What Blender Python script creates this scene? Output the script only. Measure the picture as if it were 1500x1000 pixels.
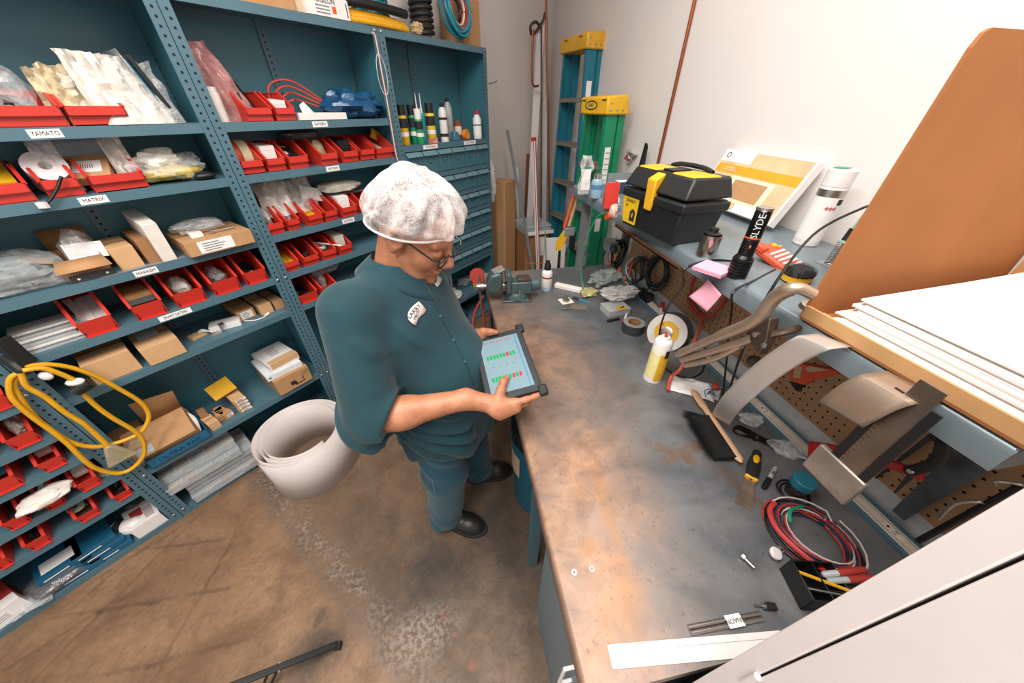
import bpy, bmesh, math, random
import numpy as np
from math import sin, cos, pi, radians, atan2, sqrt
from mathutils import Vector, Matrix, noise
random.seed(7)
for o in list(bpy.data.objects): bpy.data.objects.remove(o)
SC = bpy.context.scene; COL = SC.collection

# ---------------------------------------------------------------- camera
FPX = 473.0; CAMH = 1.785
PITCH = math.atan2(342.0, FPX); AZB = math.atan2(-101.0, 583.7)
cam = bpy.data.cameras.new('camera'); camo = bpy.data.objects.new('camera', cam); COL.objects.link(camo)
cam.sensor_width = 36.0; cam.lens = FPX / 1500.0 * 36.0; cam.clip_start = 0.02
camo.location = (0, 0, CAMH); camo.rotation_euler = (pi/2 - PITCH, 0, AZB)
SC.camera = camo
# ---------------------------------------------------------------- light
SC.view_settings.view_transform = 'Standard'; SC.view_settings.look = 'None'
SC.view_settings.gamma = 1.0; SC.view_settings.use_curve_mapping = False
SC.view_settings.exposure = 0.0
W = bpy.data.worlds.new('world'); SC.world = W; W.use_nodes = True
bg = W.node_tree.nodes['Background']; bg.inputs[0].default_value = (1.0, 0.96, 0.92, 1); bg.inputs[1].default_value = 0.78
def area(name, loc, sx, sy, power, col, rot=(0, 0, 0)):
    l = bpy.data.lights.new(name, 'AREA'); l.shape = 'RECTANGLE'; l.size = sx; l.size_y = sy; l.energy = power; l.color = col
    o = bpy.data.objects.new(name, l); COL.objects.link(o); o.location = loc; o.rotation_euler = rot; return o
area('ceiling_lamp', (-0.75, -0.3, 3.3), 0.6, 2.4, 95, (1.0, 0.95, 0.90))
area('ceiling_lamp', (0.35, 0.4, 3.3), 0.35, 2.4, 46, (1.0, 0.94, 0.88))

# ---------------------------------------------------------------- pixel helpers (1500x1000 photograph)
_B = Vector((sin(AZB), cos(AZB), 0)); _R = Vector((cos(AZB), -sin(AZB), 0))
def ray(px, py):
    dx = (px-750)/FPX; dy = -(py-500)/FPX
    v = Vector((dx, cos(PITCH)+dy*sin(PITCH), -sin(PITCH)+dy*cos(PITCH)))
    return Vector((v.dot(_R), v.dot(_B), v.z))
def onz(px, py, z):
    d = ray(px, py); t = (z-CAMH)/d.z; return Vector((d.x*t, d.y*t, z))
def onx(px, py, x):
    d = ray(px, py); t = x/d.x; return Vector((x, d.y*t, CAMH+d.z*t))
def ony(px, py, y):
    d = ray(px, py); t = y/d.y; return Vector((d.x*t, y, CAMH+d.z*t))
SF = Vector((-1.5971, 1.1485, 0)); SS = Vector((sqrt(.5), sqrt(.5), 0)); SD = Vector((-sqrt(.5), sqrt(.5), 0))
def sw(s, d, z): return SF + SS*s + SD*d + Vector((0, 0, z))      # shelf coordinates to world
def spx(px, py, d=0.0):                                            # pixel on the plane d behind the shelf front -> (s, z)
    r = ray(px, py); t = ((SF + SD*d) - Vector((0, 0, 0))).dot(SD) / r.dot(SD)
    p = r*t; return ((p-SF).dot(SS), CAMH+p.z)
def szx(px, py, z):                                                # pixel on a shelf board of height z -> (s, d)
    p = onz(px, py, z) - SF; return (p.dot(SS), p.dot(SD))

# ---------------------------------------------------------------- materials
def lin(h):
    h = h.lstrip('#'); c = [int(h[i:i+2], 16)/255 for i in (0, 2, 4)]
    return tuple((x/12.92 if x <= .04045 else ((x+.055)/1.055)**2.4) for x in c) + (1,)
MATS = {}
def NT(name):
    m = bpy.data.materials.new(name); m.use_nodes = True; nt = m.node_tree
    return m, nt, nt.nodes['Principled BSDF']
def mat(hexc, rough=.5, metal=0, var=.08, scale=30, bump=0, name=None, alpha=1, emit=0, trans=0, coat=0, spec=None):
    k = (hexc, rough, metal, var, scale, bump, alpha, emit, trans, coat, spec)
    if k in MATS: return MATS[k]
    m, nt, p = NT(name or 'mat_'+hexc.strip('#')); N, L = nt.nodes, nt.links
    c = lin(hexc); p.inputs['Base Color'].default_value = c
    p.inputs['Roughness'].default_value = rough; p.inputs['Metallic'].default_value = metal
    if spec is not None: p.inputs['Specular IOR Level'].default_value = spec
    if coat: p.inputs['Coat Weight'].default_value = coat
    if trans: p.inputs['Transmission Weight'].default_value = trans
    if alpha < 1: p.inputs['Alpha'].default_value = alpha
    if emit:
        p.inputs['Emission Color'].default_value = c; p.inputs['Emission Strength'].default_value = emit
    if var or bump:
        tc = N.new('ShaderNodeTexCoord'); nz = N.new('ShaderNodeTexNoise'); nz.inputs['Scale'].default_value = scale; nz.inputs['Detail'].default_value = 4
        L.new(tc.outputs['Object'], nz.inputs['Vector'])
        if var:
            mp = N.new('ShaderNodeMapRange'); mp.inputs[1].default_value = .3; mp.inputs[2].default_value = .7
            mp.inputs[3].default_value = 1-var; mp.inputs[4].default_value = 1+var
            mx = N.new('ShaderNodeVectorMath'); mx.operation = 'SCALE'; mx.inputs[0].default_value = c[:3]
            L.new(nz.outputs['Fac'], mp.inputs[0]); L.new(mp.outputs[0], mx.inputs['Scale']); L.new(mx.outputs[0], p.inputs['Base Color'])
        if bump:
            b = N.new('ShaderNodeBump'); b.inputs['Strength'].default_value = bump; b.inputs['Distance'].default_value = .01
            L.new(nz.outputs['Fac'], b.inputs['Height']); L.new(b.outputs[0], p.inputs['Normal'])
    MATS[k] = m; return m
class ND:                                                          # tiny node-expression helper
    def __init__(s, nt): s.nt = nt; s.N = nt.nodes; s.L = nt.links
    def inp(s, sock, v):
        if isinstance(v, bpy.types.NodeSocket): s.L.new(v, sock)
        elif v is not None: sock.default_value = v
    def m(s, op, a, b=None, c=None, clamp=False):
        n = s.N.new('ShaderNodeMath'); n.operation = op; n.use_clamp = clamp
        s.inp(n.inputs[0], a); s.inp(n.inputs[1], b); s.inp(n.inputs[2], c); return n.outputs[0]
    def noise(s, vec, scale, detail=5, rough=.55, dist=0):
        n = s.N.new('ShaderNodeTexNoise'); s.L.new(vec, n.inputs['Vector']); n.inputs['Scale'].default_value = scale
        n.inputs['Detail'].default_value = detail; n.inputs['Roughness'].default_value = rough; n.inputs['Distortion'].default_value = dist; return n.outputs['Fac']
    def ramp(s, v, a, b, x=0., y=1.):
        n = s.N.new('ShaderNodeMapRange'); s.inp(n.inputs[0], v); n.inputs[1].default_value = a; n.inputs[2].default_value = b
        n.inputs[3].default_value = x; n.inputs[4].default_value = y; return n.outputs[0]
    def mix(s, f, a, b):
        n = s.N.new('ShaderNodeMix'); n.data_type = 'RGBA'; s.inp(n.inputs[0], f); s.inp(n.inputs[6], a); s.inp(n.inputs[7], b); return n.outputs[2]
    def line(s, X, Y, p, q, w, soft):                              # soft-edged streak from p to q
        dx, dy = q[0]-p[0], q[1]-p[1]; l = sqrt(dx*dx+dy*dy); ux, uy = dx/l, dy/l
        a = s.m('ADD', s.m('MULTIPLY', X, -uy), s.m('MULTIPLY_ADD', Y, ux, uy*p[0]-ux*p[1]))
        t = s.m('ADD', s.m('MULTIPLY', X, ux), s.m('MULTIPLY_ADD', Y, uy, -ux*p[0]-uy*p[1]))
        f = s.ramp(s.m('ABSOLUTE', a), w, w+soft, 1, 0)
        e = s.ramp(s.m('ABSOLUTE', s.m('SUBTRACT', t, l/2)), l/2, l/2+.06, 1, 0)
        return s.m('MULTIPLY', f, e)
    def blob(s, X, Y, c, rx, ry, ang=0, inner=.3):
        ca, sa = cos(ang), sin(ang)
        x = s.m('SUBTRACT', X, c[0]); y = s.m('SUBTRACT', Y, c[1])
        u = s.m('ADD', s.m('MULTIPLY', x, ca/rx), s.m('MULTIPLY', y, sa/rx)); v = s.m('ADD', s.m('MULTIPLY', x, -sa/ry), s.m('MULTIPLY', y, ca/ry))
        r = s.m('SQRT', s.m('ADD', s.m('MULTIPLY', u, u), s.m('MULTIPLY', v, v)))
        return s.ramp(r, inner, 1.0, 1, 0)
def posxyz(nd):
    g = nd.N.new('ShaderNodeNewGeometry'); sx = nd.N.new('ShaderNodeSeparateXYZ'); nd.L.new(g.outputs['Position'], sx.inputs[0])
    return g.outputs['Position'], sx.outputs[0], sx.outputs[1], sx.outputs[2]
def xy(px, py, z=0): v = onz(px, py, z); return (v.x, v.y)

def make_floor_mat():
    m, nt, p = NT('stained_concrete'); nd = ND(nt); P, X, Y, Z = posxyz(nd)
    n1 = nd.noise(P, 2.3, 8, .62, .6); n2 = nd.noise(P, 9, 8, .65, .4); n3 = nd.noise(P, 55, 4, .6); n4 = nd.noise(P, 160, 2, .5)
    c = nd.mix(nd.ramp(n1, .35, .65), lin('#69543f'), lin('#8b705a'))
    c = nd.mix(nd.m('MULTIPLY', nd.ramp(n2, .42, .7), .55), c, lin('#4a403a'))
    # older tan slab beside the shelving: left of the joint
    j0, j1 = xy(385, 735), xy(580, 1000)
    dx, dy = j1[0]-j0[0], j1[1]-j0[1]; l = sqrt(dx*dx+dy*dy); nx, ny = -dy/l, dx/l
    side = nd.m('ADD', nd.m('MULTIPLY', X, nx), nd.m('MULTIPLY_ADD', Y, ny, -(nx*j0[0]+ny*j0[1])))   # sign picks a side of the joint
    sgn = 1 if (nx*(xy(150, 900)[0]-j0[0])+ny*(xy(150, 900)[1]-j0[1])) > 0 else -1
    sd = nd.m('MULTIPLY', side, sgn); wob = nd.m('MULTIPLY_ADD', n2, .05, -.025); sd = nd.m('ADD', sd, wob)
    lefty = nd.ramp(sd, -.02, .03, 0, .9)
    tan = nd.mix(nd.ramp(n1, .35, .68), lin('#7a5d45'), lin('#a58365'))
    tan = nd.mix(nd.m('MULTIPLY', nd.ramp(n2, .45, .7), .6), tan, lin('#674b37'))
    c = nd.mix(lefty, c, tan)
    # dark patches in the middle of the aisle
    dk = nd.m('MAXIMUM', nd.blob(X, Y, xy(640, 840), .34, .26, .3, .2), nd.blob(X, Y, xy(740, 780), .30, .55, .2, .2))
    dk = nd.m('MAXIMUM', dk, nd.blob(X, Y, xy(460, 960), .2, .13, .4, .2))
    dk = nd.m('MULTIPLY', dk, nd.ramp(n2, .2, .62, .45, 1))
    c = nd.mix(nd.m('MULTIPLY', dk, .9), c, lin('#38332f'))
    # pale worn strip along the joint and a scuffed area by the bench end
    w1 = nd.m('MULTIPLY', nd.ramp(nd.m('ABSOLUTE', nd.m('ADD', sd, .07)), .01, .11, 1, 0), nd.m('MULTIPLY', nd.ramp(n3, .45, .60), nd.ramp(n2, .38, .6)))
    w2 = nd.m('MULTIPLY', nd.blob(X, Y, xy(610, 935), .22, .13, .2, .3), nd.ramp(n3, .44, .58))
    c = nd.mix(nd.m('MULTIPLY', nd.m('MAXIMUM', w1, w2), .8), c, lin('#ad9d92'))
    # dark dirty joints criss-crossing the tan slab
    XW_ = nd.m('ADD', X, nd.m('MULTIPLY_ADD', n1, .08, -.04)); YW_ = nd.m('ADD', Y, nd.m('MULTIPLY_ADD', n2, .05, -.025))
    for a, b, w in (((140, 850), (275, 765), .004), ((0, 985), (170, 880), .004), ((175, 810), (320, 790), .01), ((85, 905), (340, 860), .010), ((290, 755), (60, 985), .004), ((335, 800), (230, 985), .008),
                    ((150, 990), (350, 940), .012), ((215, 800), (120, 880), .004)):
        k = nd.line(XW_, YW_, xy(*a), xy(*b), w*.35, .009)
        c = nd.mix(nd.m('MULTIPLY', k, nd.ramp(n2, .3, .65, .1, .55)), c, lin('#4d3a2c'))
    for a, r in (((590, 827), .012), ((655, 890), .012), ((650, 905), .016), ((690, 975), .02), ((668, 930), .01)):
        c = nd.mix(nd.m('MULTIPLY', nd.blob(X, Y, xy(*a), r, r, 0, .4), .5), c, lin('#a8564a'))
    c = nd.mix(nd.m('MULTIPLY', nd.blob(X, Y, xy(468, 905), .045, .022, 1.2, .6), .55), c, lin('#48413c'))
    c = nd.mix(nd.m('MULTIPLY', nd.ramp(n4, .68, .72), .8), c, lin('#332a25'))
    c = nd.mix(nd.m('MULTIPLY', nd.ramp(n3, .35, .7), .25), c, lin('#2c241f'))
    nt.links.new(c, p.inputs['Base Color']); nt.links.new(nd.ramp(n2, .3, .7, .42, .7), p.inputs['Roughness'])
    b = nd.N.new('ShaderNodeBump'); b.inputs['Strength'].default_value = .25; b.inputs['Distance'].default_value = .004
    nd.L.new(n3, b.inputs['Height']); nd.L.new(b.outputs[0], p.inputs['Normal'])
    return m
BZ = 0.93                                                           # bench height
def make_bench_mat():
    m, nt, p = NT('worn_steel_top'); nd = ND(nt); P, X, Y, Z = posxyz(nd)
    n1 = nd.noise(P, 4, 8, .62, .8); n2 = nd.noise(P, 16, 7, .65, .5); n3 = nd.noise(P, 90, 4, .6)
    c = nd.mix(nd.ramp(n1, .35, .65), lin('#5c6064'), lin('#77787a'))
    c = nd.mix(nd.m('MULTIPLY', nd.ramp(n2, .5, .72), .35), c, lin('#4b4c4e'))
    zb = lambda a: xy(a[0], a[1], BZ)
    br = nd.m('MAXIMUM', nd.blob(X, Y, zb((855, 690)), .24, .42, .0, .2), nd.blob(X, Y, zb((880, 850)), .17, .26, .1, .2))
    br = nd.m('MAXIMUM', br, nd.m('MULTIPLY', nd.blob(X, Y, zb((790, 520)), .34, .6, .2, .1), .9))
    br = nd.m('MAXIMUM', br, nd.m('MULTIPLY', nd.ramp(X, .15, .5, 1, 0), .95))
    br = nd.m('MULTIPLY', br, nd.ramp(n1, .28, .6, .35, 1))
    c = nd.mix(nd.m('MULTIPLY', br, .95), c, nd.mix(nd.ramp(n2, .35, .65), lin('#8a674f'), lin('#b48d70')))
    orr = nd.m('MAXIMUM', nd.blob(X, Y, zb((915, 900)), .07, .06, .3, .2), nd.blob(X, Y, zb((865, 800)), .035, .03, 0, .4))
    orr = nd.m('MAXIMUM', orr, nd.m('MULTIPLY', nd.blob(X, Y, zb((910, 840)), .05, .12, .1, .2), .8))
    orr = nd.m('MAXIMUM', orr, nd.m('MULTIPLY', nd.line(X, Y, zb((872, 690)), zb((910, 830)), .008, .02), .8))
    orr = nd.m('MULTIPLY', orr, nd.ramp(n2, .3, .6, .3, 1))
    c = nd.mix(nd.m('MULTIPLY', orr, .6), c, lin('#a06c34'))
    sp_ = nd.m('MAXIMUM', nd.line(X, Y, zb((965, 655)), zb((1060, 690)), .012, .012), nd.line(X, Y, zb((985, 668)), zb((1040, 645)), .012, .012))
    sp_ = nd.m('MAXIMUM', sp_, nd.line(X, Y, zb((1050, 690)), zb((1110, 735)), .006, .01))
    c = nd.mix(nd.m('MULTIPLY', sp_, nd.ramp(n2, .38, .6, .1, .75)), c, lin('#75563f'))
    c = nd.mix(nd.m('MULTIPLY', nd.ramp(n3, .62, .7), .5), c, lin('#4c3c30'))
    for a in ((820, 590), (930, 570), (780, 480), (865, 478), (888, 640)):
        c = nd.mix(nd.m('MULTIPLY', nd.m('MULTIPLY', nd.blob(X, Y, zb(a), .06, .04, .4, .2), nd.ramp(n2, .42, .6)), .6), c, lin('#5b4534'))
    nt.links.new(c, p.inputs['Base Color'])
    p.inputs['Metallic'].default_value = .25
    nt.links.new(nd.ramp(n1, .3, .7, .3, .55), p.inputs['Roughness'])
    b = nd.N.new('ShaderNodeBump'); b.inputs['Strength'].default_value = .08; b.inputs['Distance'].default_value = .002
    nd.L.new(n2, b.inputs['Height']); nd.L.new(b.outputs[0], p.inputs['Normal'])
    return m
def make_film(name, tint, fac, rough=.12):                           # crinkled clear or milky plastic film
    m, nt, p = NT(name); nd = ND(nt); P, X, Y, Z = posxyz(nd)
    n = nd.noise(P, 16, 3, .55, 2.0)
    p.inputs['Base Color'].default_value = lin(tint); p.inputs['Roughness'].default_value = rough
    p.inputs['Specular IOR Level'].default_value = .8
    nt.links.new(nd.ramp(n, .35, .65, max(fac-.14, .05), min(fac+.14, 1)), p.inputs['Alpha'])
    b = nd.N.new('ShaderNodeBump'); b.inputs['Strength'].default_value = .35; b.inputs['Distance'].default_value = .01
    nd.L.new(n, b.inputs['Height']); nd.L.new(b.outputs[0], p.inputs['Normal']); return m
M = dict(
    floor=make_floor_mat(), bench=make_bench_mat(),
    wall=mat('#e9e2de', .85, 0, .015, 3, .02, name='painted_wall'), ceil=mat('#dddad6', .9, name='ceiling_paint'),
    shelf=mat('#4f707e', .38, .0, .06, 6, name='teal_grey_enamel'), shelfin=mat('#3f7583', .42, 0, .05, 4, name='teal_panel_enamel'),
    hole=mat('#0d1417', .8, 0, 0), drawer=mat('#456f7c', .4, 0, .06, 8, name='drawer_enamel'), steel=mat('#b9b6b2', .28, .9, .08, 60),
    red=mat('#c9352a', .36, 0, .05, 20, name='red_bin_plastic'), card=mat('#b98d62', .8, 0, .06, 25, .03, name='cardboard'),
    cardd=mat('#9c7048', .85, 0, .08, 25, .03), cardl=mat('#cda377', .8, 0, .05, 25), white=mat('#e8e4e2', .6, 0, .02), paper=mat('#efecea', .8, 0, .03),
    black=mat('#15181a', .45, 0, .1), blackg=mat('#101214', .25, 0, .05), dkgrey=mat('#34383b', .5, 0, .08), grey=mat('#7f8488', .5, 0, .08),
    yellow=mat('#e2ad22', .42, 0, .05), orange=mat('#e0592a', .42, 0, .05), blue=mat('#1f5f86', .45, 0, .06), teal=mat('#157a96', .5, 0, .05),
    film=make_film('clear_film', '#eceded', .30), milky=make_film('milky_film', '#e9e2d8', .66, .25), cream=make_film('cream_film', '#e2d2ae', .72, .3),
    smoke=make_film('smoke_film', '#6d6a6c', .6), pink=make_film('pink_film', '#d99a98', .55), bluebag=mat('#1c4f78', .25, 0, .12, 18, .5, name='blue_bag'),
    ink=mat('#20242a', .7, 0, 0), inkred=mat('#a8322c', .7, 0, 0), alu=mat('#c3bfba', .3, .95, .08, 14), green=mat('#138a62', .45, 0, .05), copper=mat('#a05a3a', .35, .85, .1),
    wood=mat('#d0a677', .6, 0, .1, 30), clear=mat('#cfd6d8', .15, 0, .05, alpha=.42), rubber=mat('#1d1f20', .6, 0, .08),
)
# ---------------------------------------------------------------- mesh helpers
class MB:
    def __init__(s): s.v = []; s.f = []; s.mi = []; s.cur = 0
    def add(s, vs, fs, X=None):
        o = len(s.v)
        s.v += [tuple(X @ Vector(v)) for v in vs] if X is not None else [tuple(v) for v in vs]
        s.f += [tuple(i+o for i in f) for f in fs]; s.mi += [s.cur]*len(fs); return s
    def box(s, c, d, X=None):
        x, y, z = c; a, b, e = d[0]/2, d[1]/2, d[2]/2
        vs = [(x+i*a, y+j*b, z+k*e) for i in (-1, 1) for j in (-1, 1) for k in (-1, 1)]
        return s.add(vs, [(0, 1, 3, 2), (4, 6, 7, 5), (0, 4, 5, 1), (2, 3, 7, 6), (0, 2, 6, 4), (1, 5, 7, 3)], X)
    def bb(s, x0, x1, y0, y1, z0, z1, X=None): return s.box(((x0+x1)/2, (y0+y1)/2, (z0+z1)/2), (x1-x0, y1-y0, z1-z0), X)
    def hexa(s, p8, X=None):                                         # 4 bottom + 4 top corners, both counter-clockwise
        return s.add(p8, [(3, 2, 1, 0), (4, 5, 6, 7), (0, 1, 5, 4), (1, 2, 6, 5), (2, 3, 7, 6), (3, 0, 4, 7)], X)
    def prism(s, poly, z0, z1, X=None):
        n = len(poly); vs = [(p[0], p[1], z0) for p in poly] + [(p[0], p[1], z1) for p in poly]
        return s.add(vs, [tuple(range(n-1, -1, -1)), tuple(range(n, 2*n))] + [(i, (i+1) % n, n+(i+1) % n, n+i) for i in range(n)], X)
    def lathe(s, prof, n=20, X=None):
        vs, fs, rings = [], [], []
        for r, z in prof:
            if r < 1e-6: rings.append([len(vs)]); vs.append((0, 0, z))
            else:
                rings.append(list(range(len(vs), len(vs)+n))); vs += [(r*cos(2*pi*i/n), r*sin(2*pi*i/n), z) for i in range(n)]
        for a, b in zip(rings, rings[1:]):
            for i in range(n):
                j = (i+1) % n
                if len(a) == 1 and len(b) == 1: continue
                if len(a) == 1: fs.append((a[0], b[j], b[i]))
                elif len(b) == 1: fs.append((a[i], a[j], b[0]))
                else: fs.append((a[i], a[j], b[j], b[i]))
        return s.add(vs, fs, X)
    def cyl(s, p, q, r, r2=None, n=14):
        p, q = Vector(p), Vector(q); d = q-p; X = Matrix.Translation(p) @ d.to_track_quat('Z', 'Y').to_matrix().to_4x4(); l = d.length
        return s.lathe([(0, 0), (r, 0), (r if r2 is None else r2, l), (0, l)], n, X)
    def tube(s, pts, r, n=8, closed=False):
        pts = [Vector(p) for p in pts]; N = len(pts); rr = r if isinstance(r, (list, tuple)) else [r]*N
        T = []
        for i in range(N):
            a = pts[(i-1) % N] if closed or i else pts[0]; b = pts[(i+1) % N] if closed or i < N-1 else pts[-1]
            t = (b-a); T.append(t.normalized() if t.length > 1e-9 else Vector((0, 0, 1)))
        u = T[0].orthogonal().normalized(); vs, fs = [], []
        for i in range(N):
            u = (u - T[i]*u.dot(T[i])); u = u.normalized() if u.length > 1e-6 else T[i].orthogonal().normalized()
            w = T[i].cross(u)
            vs += [tuple(pts[i] + (u*cos(2*pi*k/n)+w*sin(2*pi*k/n))*rr[i]) for k in range(n)]
        for i in range(N if closed else N-1):
            a, b = i*n, ((i+1) % N)*n
            fs += [(a+k, a+(k+1) % n, b+(k+1) % n, b+k) for k in range(n)]
        if not closed: fs += [tuple(range(n-1, -1, -1)), tuple(range((N-1)*n, N*n))]
        return s.add(vs, fs)
    def ball(s, c, r, n=12, m=8, X=None):
        r = (r, r, r) if not isinstance(r, (tuple, list)) else r
        Y = Matrix.Translation(c) @ Matrix.Diagonal((r[0], r[1], r[2], 1)); Y = X @ Y if X is not None else Y
        return s.lathe([(sin(pi*i/m), -cos(pi*i/m)) for i in range(m+1)], n, Y)
    def grid(s, fn, nu, nv, X=None):
        vs = [fn(i/nu, j/nv) for i in range(nu+1) for j in range(nv+1)]
        return s.add(vs, [(i*(nv+1)+j, (i+1)*(nv+1)+j, (i+1)*(nv+1)+j+1, i*(nv+1)+j+1) for i in range(nu) for j in range(nv)], X)
    def mesh(s, name, mats, smooth=True, ang=40):
        me = bpy.data.meshes.new(name); me.from_pydata(s.v, [], s.f)
        for m in (mats if isinstance(mats, (list, tuple)) else [mats]): me.materials.append(m)
        if any(s.mi): me.polygons.foreach_set('material_index', s.mi)
        if smooth:
            me.polygons.foreach_set('use_smooth', [True]*len(me.polygons)); me.update()
            me.set_sharp_from_angle(angle=radians(ang))
        me.update(); return me
    def build(s, name, mats, parent=None, smooth=True, bevel=0, solid=0, loc=None, rot=None, ang=40, sub=0):
        o = bpy.data.objects.new(name, s.mesh(name, mats, smooth, ang)); COL.objects.link(o); o.parent = parent
        if loc is not None: o.location = loc
        if rot is not None: o.rotation_euler = rot
        if solid: d = o.modifiers.new('solid', 'SOLIDIFY'); d.thickness = solid; d.offset = 0
        if bevel: d = o.modifiers.new('bevel', 'BEVEL'); d.width = bevel; d.segments = 2; d.limit_method = 'ANGLE'; d.angle_limit = radians(35)
        if sub: d = o.modifiers.new('sub', 'SUBSURF'); d.levels = sub; d.render_levels = sub
        return o
def tag(o, label=None, cat=None, group=None, kind=None):
    for k, v in (('label', label), ('category', cat), ('group', group), ('kind', kind)):
        if v: o[k] = v
    return o
def thing(name, label, cat, loc=(0, 0, 0), rz=0, group=None, rot=None):
    o = bpy.data.objects.new(name, None); COL.objects.link(o); o.location = loc; o.rotation_euler = rot or (0, 0, rz); o.empty_display_size = .05
    return tag(o, label, cat, group)
def struct(o): o['kind'] = 'structure'; return o
def one(name, mb, mats, label, cat, loc=(0, 0, 0), rz=0, group=None, rot=None, **kw):          # a thing that is one mesh
    o = mb.build(name, mats, None, loc=loc, rot=rot or (0, 0, rz), **kw); return tag(o, label, cat, group)
_fonts = {}
def text(s, size, m, parent, X, name='lettering', align='CENTER', bold=0.0, sx=1.0, ext=.0004):
    c = bpy.data.curves.new('txt', 'FONT'); c.body = s; c.size = size; c.align_x = align; c.align_y = 'CENTER'; c.extrude = ext; c.offset = bold; c.resolution_u = 2
    t = bpy.data.objects.new('txt', c); COL.objects.link(t); bpy.context.view_layer.update()
    me = bpy.data.meshes.new_from_object(t); bpy.data.objects.remove(t); bpy.data.curves.remove(c)
    me.transform(X @ Matrix.Diagonal((sx, 1, 1, 1))); me.materials.clear(); me.materials.append(m)
    o = bpy.data.objects.new(name, me); COL.objects.link(o); o.parent = parent; return o
def RX(a): return Matrix.Rotation(a, 4, 'X')
def RY(a): return Matrix.Rotation(a, 4, 'Y')
def RZ(a): return Matrix.Rotation(a, 4, 'Z')
def TR(x, y, z): return Matrix.Translation((x, y, z))
def copy_tree(o, parent=None):
    c = o.copy(); COL.objects.link(c); c.parent = parent
    for ch in o.children: copy_tree(ch, c)
    return c
def smoothpath(pts, k=6, closed=False):                              # Catmull-Rom
    P = [Vector(p) for p in pts]; n = len(P); out = []
    for i in range(n if closed else n-1):
        a, b, c, d = (P[(i+j) % n] if closed else P[min(max(i+j, 0), n-1)] for j in (-1, 0, 1, 2))
        for t in range(k):
            t /= k; out.append(.5*((2*b)+(c-a)*t+(2*a-5*b+4*c-d)*t*t+(3*b-a-3*c+d)*t**3))
    if not closed: out.append(P[-1])
    return out

# ---------------------------------------------------------------- the room
XW = 1.2
struct(MB().bb(-3.6, XW, -1.6, 4.6, -.05, 0).build('floor', M['floor']))
struct(MB().bb(XW, XW+.1, -1.6, 4.6, 0, 3.4).build('wall_right', M['wall']))
# diagonal wall behind the shelving
o = MB().bb(-2.6, 4.297, 0, .1, 0, 3.4).build('wall_left', M['wall']); o.location = sw(0, .34, 0); o.rotation_euler = (0, 0, pi/4); struct(o)
struct(MB().bb(-3.6, XW+.1, -1.6, 4.6, 3.4, 3.5).build('ceiling', M['ceil']))
# ---------------------------------------------------------------- shelving
UW = .917; UD = .305; TOPZ = 2.133
def post_mb(side):                                                   # side +1: flange runs to +x from the corner
    b = MB(); b.bb(0, side*.037, 0, .002, 0, TOPZ) if side > 0 else b.bb(-.037, 0, 0, .002, 0, TOPZ)
    b.bb(0, side*.002, .002, .037, 0, TOPZ) if side > 0 else b.bb(-.002, 0, .002, .037, 0, TOPZ)
    return b
def holes_mb(x, y=-.0006, z0=.04, z1=TOPZ-.05, r=.0048, step=.0254):
    b = MB(); z = z0
    while z < z1:
        b.add([(x+r*cos(pi/3*k+.5), y, z+r*1.1*sin(pi/3*k+.5)) for k in range(6)], [(0, 1, 2, 3, 4, 5)]); z += step
    return b
POSTM = {s: post_mb(s).mesh('post', M['shelf']) for s in (1, -1)}
HOLEM = {s: holes_mb(s*.019).mesh('holes', M['hole']) for s in (1, -1)}
def linked(name, me, parent, loc=(0, 0, 0), kind=None):
    o = bpy.data.objects.new(name, me); COL.objects.link(o); o.parent = parent; o.location = loc
    if kind: o['kind'] = kind
    return o
def shelf_board(lip=.034):
    b = MB(); b.bb(.003, UW-.003, .003, UD-.004, -.003, 0); b.bb(.003, UW-.003, .003, .0055, -lip, -.003); b.bb(.003, UW-.003, .0055, .016, -lip, -lip+.002)
    b.bb(.003, UW-.003, UD-.007, UD-.0045, -lip, -.003); return b.mesh('shelf', M['shelf'])
BOARD = shelf_board()
BOLT = MB().lathe([(.0075, 0), (.0075, .002), (.005, .0045), (0, .005)], 10, RX(pi/2)).mesh('bolt', M['steel'])
LEV1 = [TOPZ, 1.735, 1.534, 1.257, 1.054, .855, .379, .032]
LEV0 = [TOPZ, 1.735, 1.534, 1.257, 1.09, .91, .745, .605, .44, .302, .032]
LEV3 = [TOPZ, 1.586, 1.409, 1.25, 1.095, .94, .79, .645, .32, .032]
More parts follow.
